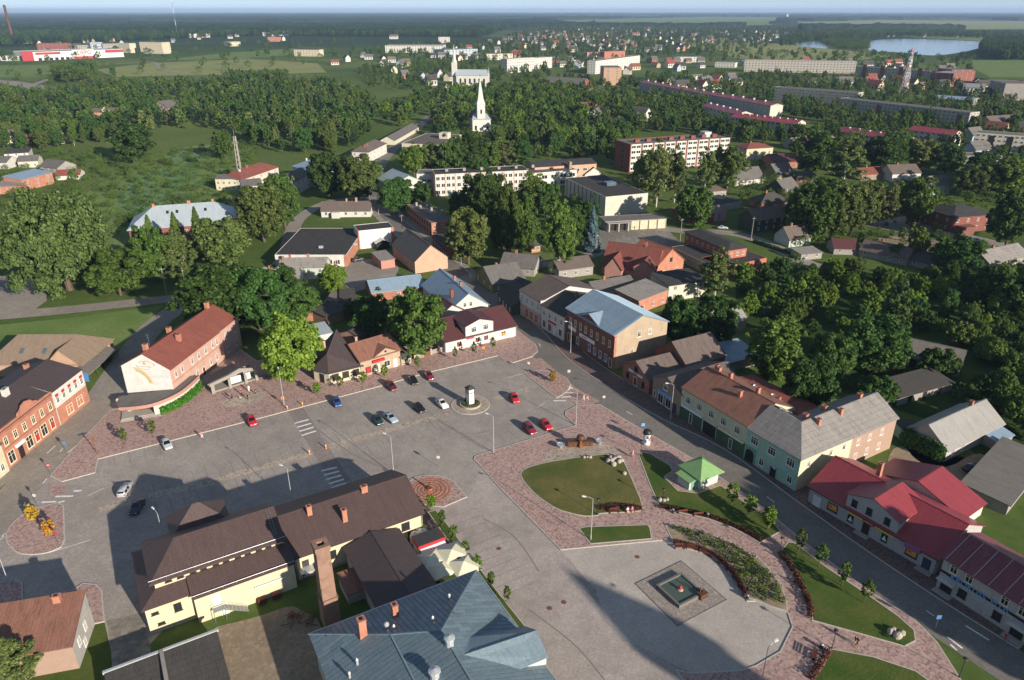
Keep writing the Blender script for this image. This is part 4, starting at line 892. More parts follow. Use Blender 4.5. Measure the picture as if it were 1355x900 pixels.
# the mint corner house: an L with one hipped corner
MO, MA = w('E', 580, 770), -59.2
m1 = thing('mint_house', 'mint green two storey corner house with a weathered grey slate roof', 'house', (MO.x, MO.y, 0), R(MA))
L1, D1, HW, RS, WL = 13.2, 12.0, 7.7, 3.3, 29.8
mb = MB(); mb.prism([(0, 0), (L1, 0), (L1, WL), (L1 - 11, WL), (L1 - 11, D1), (0, D1)], -.05, HW); mb.build('wall', 'mint', m1)
rf = MB(); o = .4; e = HW - .2; Rz = HW + RS; xr = L1 - 5.5; yr = 6.0
rf.slab([(-.1, -o, e), (L1 + o, -o, e), (xr, yr, Rz), (-.1, yr, Rz)], .16); rf.slab([(L1 + o, -o, e), (L1 + o, WL + .3, e), (xr, WL + .3, Rz), (xr, yr, Rz)], .16)
rf.slab([(-.1, yr, Rz), (xr, yr, Rz), (L1 - 11 - o, D1 + o, e), (-.1, D1 + o, e)], .16); rf.slab([(xr, yr, Rz), (xr, WL + .3, Rz), (L1 - 11 - o, WL + .3, e), (L1 - 11 - o, D1 + o, e)], .16)
mrf = rf.build('roof', 'roof_slate_light', m1)
mb = MB(); mb.face([(L1, WL, HW), (L1 - 11, WL, HW), (xr, WL, Rz)]); mb.build('gable_wall', 'brick_pink', m1)
mint = Bld.__new__(Bld); mint.root, mint.L, mint.d, mint.h, mint.rise, mint.roof, mint.rf = m1, L1, WL, HW, RS, 'none', mrf
mint.edges = {'F': ((0, 0), 0, L1), 'R': ((L1, 0), R(90), WL), 'B': ((L1, D1), R(180), L1), 'L': ((0, D1), R(-90), D1)}
mint.rz = lambda x, y: HW + RS * (1 - abs(x - xr) / 5.5) if y > 7 else HW + RS * (1 - abs(y - yr) / 6)
mint.clad('R', .02, 15.4, -.05, 7.6, 'cream', .03, 'side_wall'); mint.clad('R', 15.4, WL - .02, -.05, 7.6, 'brick_pink', .035, 'side_wall')
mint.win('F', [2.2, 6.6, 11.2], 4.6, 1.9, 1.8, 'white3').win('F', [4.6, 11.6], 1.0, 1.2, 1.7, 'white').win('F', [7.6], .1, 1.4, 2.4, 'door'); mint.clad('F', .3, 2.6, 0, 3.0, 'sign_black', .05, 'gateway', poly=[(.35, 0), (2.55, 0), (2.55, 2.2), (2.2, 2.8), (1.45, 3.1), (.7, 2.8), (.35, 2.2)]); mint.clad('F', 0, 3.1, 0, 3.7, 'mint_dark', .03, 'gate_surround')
mb = MB(); mb.slab([(6.6, -1.0, 2.7), (7.6, -1.0, 3.1), (7.6, 0, 3.1), (6.6, 0, 2.7)], .06); mb.slab([(7.6, -1.0, 3.1), (8.6, -1.0, 2.7), (8.6, 0, 2.7), (7.6, 0, 3.1)], .06); mb.build('porch_hood', 'metal_light', m1)
mint.win('R', [2.6], 4.8, .9, 1.4, 'white').win('R', [9.0, 13.0], 5.2, 1.0, 1.4, 'white').win('R', [17.5, 21.2, 25.2], 4.8, 1.1, 1.6, 'white').win('R', [17.5, 21.2, 25.2], 1.3, 1.1, 1.7, 'white')
for x, y in ((6.3, 9.0), (9.0, 9.5), (8.8, 16.5), (5.8, 15.5), (7.0, 25.0)): mint.chim(x, y, 1.1, .9, .8, 'brick_orange')
mb = MB(); mb.slab([(-.3, 7.0, 10.9), (3.0, 7.0, 10.9), (3.0, 9.2, 9.8), (-.3, 9.2, 9.8)], .1); mb.build('roof_patch', 'metal_light', mrf)
# red-roofed shop
r1 = Bld('red_roofed_shop', 'white brick shop with a bright red tiled roof and a yellow sign over its door', w('A', 40, 355), -55.5, 24.2, 14.6, 3.7, 'brick_white', roof='gx', rise=3.6, roofm='roof_red', ov=.5, og=.3, cat='shop', gutter=True)
r1.cross(7.4, 16.9, 6.3, 1.8, .02, 8.6, ov=.35)
r1.win('F', [5.2, 20.0], 1.0, 2.0, 1.6, 'dark').win('F', [8.9, 11.7, 15.0], 4.3, 1.05, 1.45, 'dark', par=None).win('F', [8.8, 15.2], .9, 1.1, 1.5, 'dark').win('F', [11.8], .1, 1.3, 2.3, 'door').win('F', [22.6], .1, 1.3, 2.2, 'doorblue').win('F', [2.0], .1, 1.6, 2.2, 'doorw')
r1.clad('F', 8.0, 16.6, 2.6, 3.5, 'sign_yellow', .16, 'shop_sign'); mb = MB(); mb.lathe([(0, 0), (.95, 0), (1.0, .06), (0, .1)], 18); o_ = mb.build('sign_oval', 'sign_red', r1.root, (12.2, -.18, 3.0)); o_.rotation_euler = (R(90), 0, 0); o_.scale = (1.15, .55, 1); r1.text('F', 12.2, 3.0, 'Supernetto', .36, 'sign_white', .3)
for x in (5.2, 20.0):
 r1.clad('F', x - .82, x + .82, 1.25, 2.4, 'sign_orange', .11, 'window_poster'); r1.text('F', x - .35, 1.95, '20', .55, 'sign_red', .15); r1.text('F', x + .4, 1.95, '11', .55, 'sign_white', .15)
for x in (8.8, 15.2): r1.clad('F', x, x, 0, 0, 'sign_white', .11, 'window_poster', poly=[(x - .4, 1.15), (x + .4, 1.15), (x, 2.15)])
r1.clad('F', 18.8, 21.4, 2.7, 3.5, 'poster_purple', .7, 'awning')
for x in (10.3, 21.4): r1.box('doorstep', x, x + 2.6, -1.2, -.02, 0, .25, 'concrete')
r1.chim(7.2, 10.0, 2.9, .75, .75, 'brick_orange')
rr1 = Bld('rear_annex', 'red tiled rear annex standing behind the white brick shop', yv(0, 0) * 0 + r1.root.location.xy + Vector((math.cos(R(-55.5)), math.sin(R(-55.5)))) * 3.8 + Vector((math.sin(R(55.5)), math.cos(R(55.5)))) * 14.9, -55.5, 17.0, 8.0, 2.9, 'white', roof='gy', rise=2.9, roofm='roof_red', ov=.4, cat='annex')
r2 = Bld('corrugated_roof_shop', 'light grey two storey shop with a red corrugated roof and blue lettering', w('B', 100, 430), SA, 24.0, 10.5, 6.3, 'grey_white', roof='gx', rise=2.2, roofm='roof_red_sheet', ov=.5, og=.4, cat='shop')
r2.win('F', [1.8, 4.2, 9.5, 12.0, 17.0, 19.5], 4.2, 1.15, 1.5, 'cream').win('F', [3.9, 9.2, 17.2], 1.0, 1.3, 1.5, 'dark2').win('F', [1.5, 12.2, 20.5], .15, 1.8, 2.3, 'door'); r2.clad('F', 0, 24, 3.3, 3.75, 'sign_black', .05, 'fascia_band'); r2.text('F', 6.1, 3.6, 'KROKUSS  PLUS', 1.25, 'sign_blue', .16)
for x in (1.5, 12.2, 20.5):
 mb = MB()
 for i in range(8):
  a, b = math.pi * i / 8, math.pi * (i + 1) / 8; f = lambda t, y: (x - 1.35 * math.cos(t), y, 2.5 + .7 * math.sin(t))
  mb.face([f(a, -1.3), f(b, -1.3), f(b, 0), f(a, 0)]); mb.face([f(a, -1.3), (x, -1.3, 2.5), f(b, -1.3)][::-1])
 mb.build('door_canopy', 'sign_grey', r2.root); r2.box('doorstep', x - 1.4, x + 1.4, -1.4, -.02, 0, .2, 'concrete')
rib = MB(); k_ = 2.2 / 5.25
for i in range(100): x = -.4 + i * .25; rib.bar((x, -.5, 6.37 - .5 * k_), (x, 5.2, 8.58), .06, .05)
stuff(rib.build('corrugation', 'roof_red_sheet', r2.rf))
lt = MB()
for i in range(11): x = .4 + i * 2.2; lt.bar((x, -.5, 6.41 - .5 * k_), (x, 5.2, 8.62), .07, .05)
stuff(lt.build('translucent_strip', 'sign_grey', r2.rf))

# ------------------------------------------------------------------ west street
bw = Bld('brick_shop_house', 'orange red brick shop house with a curved parapet gable and tall shop windows', w('W', 65, 800), 87.2, 17.0, 15.0, 8.3, 'brick_orange', roof='gx', rise=2.6, roofm='roof_choc', ov=.15, og=.0, cat='house')
bw.clad('F', 0, 0, 0, 0, 'brick_orange', .05, 'parapet', poly=[(0, 8.0), (17, 8.0), (17, 8.75), (12.6, 8.75), (12.2, 9.3), (11.3, 9.6), (10.6, 10.3), (9.4, 10.6), (8.2, 10.3), (7.5, 9.6), (6.6, 9.3), (6.2, 8.75), (0, 8.75)], back=.35)
bw.win('F', 6, 4.9, 1.1, 1.9, 'cream').win('F', [1.6, 7.2, 12.0], .7, 1.9, 2.7, 'cream').win('F', [9.6, 14.8], .7, 1.4, 2.7, 'cream').win('F', [4.4], .1, 1.4, 2.6, 'door'); bw.clad('F', 3.2, 5.8, 3.0, 3.7, 'sign_white', .3, 'shop_sign')
for x in (9.6, 14.8): bw.clad('F', x - .5, x + .5, 1.0, 2.2, 'sign_red', .12, 'window_poster')
for z in (4.3, 7.6): bw.clad('F', 0, 17, z, z + .2, 'brick_red', .12, 'cornice')
bw.chim(15.2, 12.0, 1.2, 1.0, .8, 'brick_orange').chim(12.0, 6.0, 1.6, 1.5, .8, 'white')
be = Bld('shop_house_end', 'shop house end, white upper floor with red blinds over a red ground floor', w('W', 430, 492), 87.2, 11.2, 15.0, 8.5, 'white', roof='gx', rise=2.4, roofm='roof_choc', ov=.2, og=.1, cat='house')
be.clad('F', .02, 11.15, 0, 4.3, 'brick_orange', .05, 'ground_floor'); be.win('F', 5, 5.2, 1.0, 2.1, 'white').win('F', [4.0, 7.8], .9, 2.2, 2.3, 'cream').chim(8.5, 11.0, 1.1, 1.0, .8, 'brick_orange')
for i in range(5): x = 11.2 * (i + .5) / 5; be.clad('F', x - .5, x + .5, 6.8, 7.4, 'sign_red', .13, 'blind')
bc = Bld('cream_house', 'cream rendered house with a posted wall next to the brick shop house', w('W', 60, 806) - Vector((.3, 14.2)), 87.2, 14.0, 14.0, 6.5, 'cream', roof='gx', rise=3.0, roofm='roof_slate', ov=.3); bc.win('F', [10.0, 12.6], 1.0, 1.0, 1.6, 'white').clad('F', 11.0, 12.0, 3.4, 4.6, 'sign_red', .1, 'poster')
tr = Bld('tan_roofed_hall', 'hall with a sprawling tan shingle roof, skylights and a glazed gable', w('R1', -60, 345, 4), 0, 24.0, 15.0, 3.8, 'brick_tan', roof='hip', rise=4.6, roofm='roof_tan', ov=.5, cat='hall', hipin=4.5)
tr.cross(15.5, 23.0, 4.2, 3.6, .4, 7.5, roofm='roof_tan'); tr.win('R', [4.0, 6.0, 8.0], .6, 1.4, 3.0, 'cream')
for x in (7.5, 13.2):
 mb = MB(); z = tr.rz(x, 3.0); mb.slab([(x - .5, 2.4, z - .2), (x + .5, 2.4, z - .2), (x + .5, 3.8, z + .65), (x - .5, 3.8, z + .65)], .12); mb.build('skylight', 'pane_light', tr.rf)
stl = thing('market_stall', 'long open market stall with a grey boarded roof and a blue end panel', 'stall', (*(w('R1', 375, 365, 2.6) + Vector((3.3, -3.0))), 0), R(90.4))
mb = MB(); mb.slab([(-.2, -.3, 2.3), (14.5, -.3, 2.3), (14.5, 3.5, 3.2), (-.2, 3.5, 3.2)], .12); mb.build('roof', 'roof_wood', stl)
for x in (.2, 3.6, 7.2, 10.8, 14.2): mb = MB(); mb.box(x - .06, x + .06, 0, .12, 0, 2.3); mb.build('post', 'frame_green', stl)
mb = MB(); mb.box(0, 14.3, 3.2, 3.3, 0, 3.0); mb.build('back_wall', 'wood_grey', stl); mb = MB(); mb.box(-.1, .0, .3, 3.2, 0, 2.4); mb.build('end_panel', 'poster_blue', stl); mb = MB(); mb.box(.8, 14, 1.4, 2.4, .7, .85); mb.build('counter', 'wood_grey', stl)
# pink house with the painted gable
pk = Bld('pink_house', 'long pink two storey house with a rusty roof and a painted white gable', w('R1', 775, 375, 8.4), 81.1, 31.5, 12.4, 8.4, 'pink', roof='gx', rise=3.5, roofm='roof_rust', ov=.4, og=.15)
pk.clad('L', 0, 0, 0, 0, 'store_white', .05, 'mural_wall', poly=[(.02, -.05), (12.38, -.05), (12.38, 8.35), (6.2, 11.75), (.02, 8.35)])
def arc_part(b, edge, cx, cz, r0, r1, a0, a1, mat, off, name, sq=1.0, n=14):
 p, rot, _ = b.at(edge, 0); mb = MB()
 for i in range(n):
  t, u = a0 + (a1 - a0) * i / n, a0 + (a1 - a0) * (i + 1) / n; f = lambda r, q: (cx + r * math.cos(q), -off, cz + r * math.sin(q) * sq)
  mb.face([f(r0, t), f(r1, t), f(r1, u), f(r0, u)][::-1])
 return mb.build(name, mat, b.root, (p[0], p[1], 0), rot)
plain('mural_a', '#d9a574', .9); plain('mural_b', '#c9a24e', .9); plain('mural_c', '#8f9a7c', .9); plain('mural_d', '#e6dcc0', .9); plain('mural_e', '#dfe3d6', .9); plain('mural_cloud', '#c2c4c6', .9); plain('mural_pale', '#ccd0d0', .9)
for k, (r0, m) in enumerate(((4.6, 'mural_a'), (4.25, 'mural_b'), (3.9, 'mural_c'), (3.4, 'mural_d'), (2.8, 'mural_e'))): arc_part(pk, 'L', 2.9, 3.6, r0 - .28, r0, R(8), R(88 - 4 * k), m, .058, 'mural_rainbow')
for q, m in ((((.5, 5.0), (3.0, 5.2), (2.6, 5.9), (.5, 6.0)), 'mural_pale'), (((6.6, 5.6), (12.2, 6.1), (12.2, 6.7), (9.0, 6.5), (7.0, 6.0)), 'mural_cloud'), (((7.0, 4.6), (12.2, 4.9), (12.2, 5.7), (7.4, 5.3)), 'mural_pale'), (((1.0, 3.0), (12.0, 3.2), (12.0, 3.6), (1.0, 3.4)), 'mural_pale')): pk.clad('L', 0, 0, 0, 0, m, .056, 'mural_cloud', poly=q)
arc_part(pk, 'L', 6.6, 9.0, 2.05, 2.25, R(-10), R(150), 'rose', .058, 'mural_swoosh', .45); arc_part(pk, 'L', 6.2, 8.75, 2.05, 2.25, R(170), R(300), 'rose', .058, 'mural_swoosh', .45)
pk.text('L', 6.3, 8.55, 'HANSABANKA', .55, 'sign_grey', .075); pk.clad('L', 0, 0, 0, 0, 'sign_orange', .06, 'mural_mark', poly=[(6.2, 9.0), (6.6, 9.4), (6.2, 9.8), (5.8, 9.4)])
pk.box('side_bay', 0.05, 6.4, -.02, .02, 0, .1, 'pink'); pk.clad('F', 22.2, 31.5, 0, 8.3, 'pink', .5, 'end_bay'); pk.win('F', [2.0, 4.6, 9.0, 12.0, 15.2, 18.6, 20.6], 5.3, .95, 1.7, 'white').win('F', [10.2, 16.5, 19.5], 1.4, .95, 1.7, 'white').win('F', [13.0], .1, 1.3, 2.4, 'doorb')
for x in (24.5, 29.0):
 for z in (5.3, 1.4): o = place('window', win_mesh(.95, 1.7, 'white')[0], pk.root, (x, -.5, z)); place('pane', win_mesh(.95, 1.7, 'white')[1], o)
pk.clad('F', 0, 22, 4.4, 4.6, 'rose', .08, 'string_course')
for x, y in ((11.0, 3.8), (2.2, 6.6), (14.0, 8.2), (29.0, 6.4)): pk.chim(x, y, 1.7, .95, .95, 'brick_orange')
mb = MB(); mb.tube((4.5, 7.2, 11), (4.5, 7.2, 15), .04); mb.bar((4.5, 6.5, 14.6), (4.5, 7.9, 14.6), .04, .04); mb.bar((4.5, 6.7, 14.0), (4.5, 7.7, 14.0), .04, .04); mb.build('antenna', 'metal_grey', pk.rf)
# curved entrance building in front of the gable
cn = thing('entrance_pavilion', 'low curved entrance pavilion with a pink fascia and a mossy flat roof', 'pavilion', (*w('R1', 545, 562), 0))
zc = 3.0
rim = [w('R1', *q, zc) - cn.location.xy for q in ((548, 556), (620, 552), (700, 538), (770, 512), (830, 480), (880, 440), (912, 408))]; rim = spline(rim, 3)
inn_ = [w('R1', *q, zc) - cn.location.xy for q in ((905, 404), (840, 410), (786, 468), (545, 500))]
mb = MB(); poly = ccw(rim + inn_); mb.prism([(p.x, p.y) for p in poly], zc - .1, zc, 0); mb.build('roof', 'roof_felt_grey', cn)
mb = MB()
for a, b in zip(rim, rim[1:]):
 d = (b - a).normalized(); n = Vector((d.y, -d.x)) * .12
 mb.face([(*(a + n), zc - .5), (*(b + n), zc - .5), (*(b + n), zc + .3), (*(a + n), zc + .3)]); mb.face([(*(a + n), zc + .3), (*(b + n), zc + .3), (*(b - n), zc + .3), (*(a - n), zc + .3)]); mb.face([(*(b - n), zc - .5), (*(a - n), zc - .5), (*(a - n), zc + .3), (*(b - n), zc + .3)])
mb.build('fascia', 'rose', cn); mb = MB()
for a, b in zip(rim[6:], rim[7:]): a2, b2 = a * 1.0, b * 1.0; mb.face([(*a2, 0), (*b2, 0), (*b2, zc - .4), (*a2, zc - .4)]); 
mb.build('curved_wall', 'cream_pale', cn); mb = MB()
a, b = rim[6], inn_[2]; mb.face([(*b, 0), (*a, 0), (*a, zc - .2), (*b, zc - .2)]); mb.build('entrance_wall', 'brick_pink', cn)
for q in ((3.2, -1.2), (.2, .3)): mb = MB(); mb.box(q[0] - .3, q[0] + .3, q[1] - .3, q[1] + .3, 0, zc - .2); mb.build('column', 'cream_pale', cn)
for k in range(3): mb = MB(); mb.prism([(p.x, p.y) for p in ccw([w('C', *q) - cn.location.xy for q in ((235 - 8 * k, 880 + 8 * k), (600 + 14 * k, 815 + 8 * k), (560, 770), (240, 800))])], 0, .48 - .13 * k); mb.build('step', 'concrete', cn)
# timber stage with gabled beam
sg = thing('timber_stage', 'weathered grey timber stage front with a gabled top beam and white boards', 'stage', (*w('V', 175, 525), 0), R(40))
mb = MB()
mb.box(0, .8, -.2, .2, 0, 2.6); mb.build('pier', 'wood_grey', sg)
for x in (4.2, 8.2, 10.9): mb = MB(); mb.box(x, x + .7, -.2, .2, 0, 2.7); mb.build('pier', 'wood_grey', sg)
mb = MB(); q = [(-.3, 2.2), (5.0, 3.0), (7.6, 3.6), (9.5, 3.2), (11.8, 2.6), (11.8, 3.3), (9.4, 4.2), (7.3, 4.7), (4.6, 3.8), (-.3, 2.9)]
f = [(a, -.25, b) for a, b in q]; bk = [(a, .25, b) for a, b in q]
for i0 in range(4): j = 9 - i0; mb.face([f[i0], f[i0 + 1], f[j - 1], f[j]]); mb.face([bk[i0 + 1], bk[i0], bk[j], bk[j - 1]])
for i in range(len(q)): j = (i + 1) % len(q); mb.face([f[j], f[i], bk[i], bk[j]])
mb.build('top_beam', 'wood_grey', sg)
for x0, x1 in ((4.9, 7.4), (8.6, 9.8)): mb = MB(); mb.box(x0, x1, -.06, .06, 1.2, 2.9); mb.build('board', 'sign_white', sg)
mb = MB(); mb.slab([(-.4, .3, 2.9), (7.3, .3, 4.6), (7.3, 4.6, 4.4), (-.4, 4.6, 2.7)], .1); mb.build('stage_roof', 'roof_felt', sg); mb = MB(); mb.box(-.3, 11.6, 4.4, 4.6, 0, 2.7); mb.build('rear_wall', 'wood_grey', sg); mb = MB(); mb.box(.1, 11.4, .3, 4.4, 0, .5); mb.build('stage_floor', 'wood_grey', sg)
sf = thing('timber_fence', 'weathered grey board fence with square openings beside the timber stage', 'fence', (*w('V', 645, 355), 0), R(28))
for i in range(5):
 mb = MB(); x = i * 1.7; mb.box(x, x + 1.6, -.05, .05, 0, .7); mb.box(x, x + 1.6, -.05, .05, 1.5, 2.1); mb.box(x, x + .4, -.05, .05, .7, 1.5); mb.box(x + 1.2, x + 1.6, -.05, .05, .7, 1.5); mb.build('fence_panel', 'wood_grey', sf)
for i in range(3): mb = MB(); x = .6 + i * 2.7; mb.box(x, x + 2.0, -.9, -.4, .38, .46); mb.box(x + .1, x + .25, -.85, -.45, 0, .38); mb.box(x + 1.75, x + 1.9, -.85, -.45, 0, .38); tag(mb.build('stage_bench', 'wood_grey', None, (*(w('V', 645, 355)),), R(28)), 'low grey bench along the board fence beside the timber stage', 'bench', 'benches by the board fence')

# ------------------------------------------------------------------ north side of the square
bo = w('F', 260, 540, 3.7); b7 = thing('hipped_shop', 'cream shop under a steep dark chocolate hipped roof', 'shop', (bo.x, bo.y, 0), R(30.3))
mb = MB(); mb.prism([(-2.6, 4.2), (0, 0), (8.4, 0), (8.4, 13.5), (1.5, 13.5)], -.05, 3.6); mb.build('wall', 'cream', b7); mb = MB()
A_, B2, C2, D2, E2 = (-3.3, 4.2, 3.35), (-.2, -.6, 3.35), (8.9, -.6, 3.35), (8.9, 13.8, 3.9), (1.0, 13.8, 3.6); Ra, Rb = (1.3, 4.4, 6.6), (6.6, 12.6, 9.0)
mb.slab([A_, B2, Ra], .15); mb.slab([B2, C2, Rb, Ra], .15); mb.slab([C2, D2, Rb], .15); mb.slab([A_, Ra, Rb, E2][::-1], .15); mb.slab([D2, E2, Rb], .15); b7r = mb.build('roof', 'roof_choc', b7)
hs = Bld.__new__(Bld); hs.root, hs.L, hs.d, hs.h, hs.rise, hs.roof, hs.rf = b7, 8.4, 13.5, 3.6, 3, 'none', b7r; hs.edges = {'F': ((0, 0), 0, 8.4), 'R': ((8.4, 0), R(90), 13.5), 'L': ((-2.6, 4.2), math.atan2(-4.2, 2.6), 4.9)}; hs.rz = lambda x, y: 6.6
hs.win('F', [1.6, 4.2, 6.9], 1.0, 1.7, 1.7, 'shopdark').win('L', [2.6], .1, 1.4, 2.4, 'door').clad('L', .9, 4.2, 2.7, 3.3, 'sign_blue', .15, 'shop_sign'); hs.chim(1.8, 8.5, 1.8, .7, .7, 'brick_tan'); hs.clad('F', 0, 8.4, 3.0, 3.2, 'trim_cream', .06, 'cornice')
tn = Bld('tan_shop', 'tan rendered shop with a patchy rust roof and a small pediment', w('F', 590, 600), 38, 11.4, 11.5, 4.6, 'tan', roof='gx', rise=2.7, roofm='roof_rust_old', ov=.3, cat='shop')
tn.cross(3.6, 10.8, 4.6, 1.8, .02, 4.0, ov=.25); tn.win('F', [2.0], .9, 1.5, 1.6, 'red').win('F', [4.7, 9.8], .1, 1.1, 2.4, 'doorw').win('F', [7.4], 1.0, 1.8, 1.7, 'shop').clad('F', 3.2, 6.6, 3.3, 3.9, 'sign_red', .7, 'awning'); tn.clad('F', 1.5, 2.5, 1.1, 2.3, 'sign_red', .12, 'window_poster'); tn.chim(2.4, 6.5, 1.5, .6, .6, 'brick_tan')
mb = MB(); mb.lathe([(0, 0), (.3, 0), (.3, .04)], 12); o_ = mb.build('oculus', 'pane', tn.root, (7.2, -.1, 5.4)); o_.rotation_euler = (R(90), 0, 0)
ta = Bld('kiosk_annex', 'little lean-to kiosk with a green awning at the end of the tan shop', w('F', 985, 485), 38, 3.0, 4.0, 2.6, 'tan', roof='shed', rise=.4, roofm='roof_slate', ov=.2, cat='kiosk').win('F', [1.5], .9, 1.4, 1.2, 'shop'); ta.clad('F', .2, 2.8, 2.1, 2.6, 'green_panel', .8, 'awning')
wsh = Bld('white_shop', 'white shop with a maroon roof and a two storey gabled centre', w('G', 215, 540, 3.5), 30.2, 22.4, 16.0, 3.5, 'white', roof='gx', rise=3.3, roofm='roof_maroon', ov=.45, og=.3, cat='shop', gutter=True)
wsh.cross(6.3, 14.9, 6.6, 1.4, .02, 8.0, ov=.35); wsh.win('F', [8.8, 12.5], 4.3, 1.6, 1.6, 'white3').win('F', [9.9, 12.6, 18.2, 4.2], 1.0, 1.5, 1.6, 'shop').win('F', [7.6], .1, 1.1, 2.3, 'doorw').win('F', [20.9], .1, 1.1, 2.3, 'doorw')
for x in (4.2, 9.9, 12.6): wsh.clad('F', x - .45, x + .45, 1.2, 2.0, 'frame_red', .12, 'window_poster')
wsh.clad('F', 18.2 - .45, 18.65, 1.2, 2.0, 'sign_orange', .12, 'window_poster'); wsh.clad('F', 6.6, 8.6, 2.8, 3.2, 'sign_red', .6, 'awning'); wsh.chim(1.5, 9.4, 1.0, .7, .6, 'brick_pink')
wr = Bld('rear_wing', 'maroon tiled rear wing behind the white shop', yv(0, 0) * 0 + wsh.root.location.xy + SQX * 5.5 + SQY * 16.2, 30.2, 9.5, 9.0, 3.6, 'white', roof='gy', rise=3.0, roofm='roof_maroon', ov=.4, cat='annex')
yf = thing('yard_fence', 'low yard fence of tan brick posts and red boards between two shops', 'fence', (*w('R6', 790, 335), 0), R(36))
for i in range(5): mb = MB(); mb.box(i * 2.5, i * 2.5 + .5, 0, .5, 0, 1.9); mb.build('post', 'brick_tan', yf)
for i in range(4): mb = MB(); mb.box(i * 2.5 + .52, i * 2.5 + 2.48, .18, .3, .1, 1.4); mb.build('fence_panel', 'wood_brown' if i == 1 else 'wood_grey', yf)
# kiosk in the park
kk = thing('green_kiosk', 'white kiosk with a green pyramid roof beside the main street', 'kiosk', (34.0, 118.2, .13), R(-59.6 + 90))
mb = MB(); mb.box(-2.4, 2.4, -2.4, 2.4, 0, 2.75); mb.build('wall', 'pale_green', kk); mb = MB(); c4 = [(-3.2, -3.2), (3.2, -3.2), (3.2, 3.2), (-3.2, 3.2)]
kk.location = (*(w('R4', 800, 62, 2.8) + Vector((.2, .2))), .1)
for i in range(4): j = (i + 1) % 4; mb.slab([(*c4[i], 2.7), (*c4[j], 2.7), (0, 0, 5.0)], .14)
mb.build('roof', 'roof_green', kk); mb = MB(); mb.box(-4.4, -2.42, -1.6, 1.6, 0, 2.1); mb.build('porch', 'pale_green', kk); mb = MB(); mb.slab([(-4.8, -2.0, 2.1), (-2.5, -2.0, 2.6), (-2.5, 2.0, 2.6), (-4.8, 2.0, 2.1)], .1); mb.build('porch_roof', 'roof_green', kk)
mb = MB(); mb.box(-3.9, -2.9, -1.66, -1.58, .1, 1.9); mb.build('door', 'mint_dark', kk)
for i in range(4): mb = MB(); mb.box(-1.6 + i * 1.0, -.9 + i * 1.0, -2.46, -2.38, .9, 2.1); mb.build('window', 'frame_white', kk)

# ------------------------------------------------------------------ gardens on the right
bn = Bld('barn', 'old brown board-roofed barn among the garden trees', w('R8', 650, 300, 3), -36, 14.5, 9.0, 2.8, 'wood_grey', roof='gx', rise=3.2, roofm='roof_wood', ov=.4, cat='barn'); bn.clad('R', 0, 9, -.05, 2.8, 'brick_tan', .03); bn.win('F', [4.0, 9.0], .1, 1.6, 2.0, 'door')
s_2 = Bld('long_shed', 'long low row of sheds with patched grey tarred roofs in the garden', w('R8', 590, 560, 0), 24.0, 22.5, 6.5, 2.4, 'wood_grey', roof='shed', rise=.9, roofm='roof_slate_dark', ov=.5, cat='shed'); s_2.win('F', [3, 8, 13, 18], .1, 1.3, 1.9, 'door')
gh = Bld('cottage', 'old cottage with a silvery weathered roof and an ivy covered gable', w('R8', 880, 740, 3.2), 30.6, 20.8, 9.4, 3.1, 'grey_white', roof='gx', rise=3.4, roofm='roof_zinc', ov=.5, og=.4); gh.win('F', [2.5, 6.0], .8, 1.0, 1.4, 'white').chim(15.5, 4.9, 1.3)
gp = Bld('cottage_porch', 'blue-grey sheet roofed lean-to on the front of the silvery cottage', gh.root.location.xy + Vector((math.cos(R(30.6)), math.sin(R(30.6)))) * 13.5 + Vector((math.sin(R(30.6)), -math.cos(R(30.6)))) * 3.1, 30.6, 6.0, 3.0, 2.0, 'wood_grey', roof='shed', rise=.7, roofm='roof_blue', ov=.25, cat='shed')
gs = Bld('garden_store', 'small white store with a dark red door beside the ivy gable', w('R8', 692, 722), 12, 4.0, 4.5, 2.6, 'white', roof='shed', rise=.5, roofm='roof_slate_dark', ov=.2, cat='shed').win('F', [3.0], .05, 1.3, 2.0, 'doorb')
ks = Bld('tarred_garage', 'long garage with a wet black tarred roof at the yard corner', w('R8', 945, 905, 2.6) + Vector((math.sin(R(42)), -math.cos(R(42)))) * 8, 42, 24, 8.0, 2.4, 'cement', roof='shed', rise=.6, roofm='roof_felt_grey', ov=.4, cat='garage')
lr = Bld('blue_shed', 'low shed with a pale blue corrugated roof behind the brick store', w('R7', 945, 455, 3), 26, 13.0, 8.5, 2.8, 'cement', roof='shed', rise=1.2, roofm='roof_blue', ov=.3, cat='shed')
gg_ = Bld('garden_cottage', 'small grey-roofed cottage half hidden by the round trees behind the hall', w('R7', 915, 345), 32, 13.0, 8.0, 3.2, 'beige', roof='gx', rise=3.2, roofm='roof_slate_light', ov=.4)

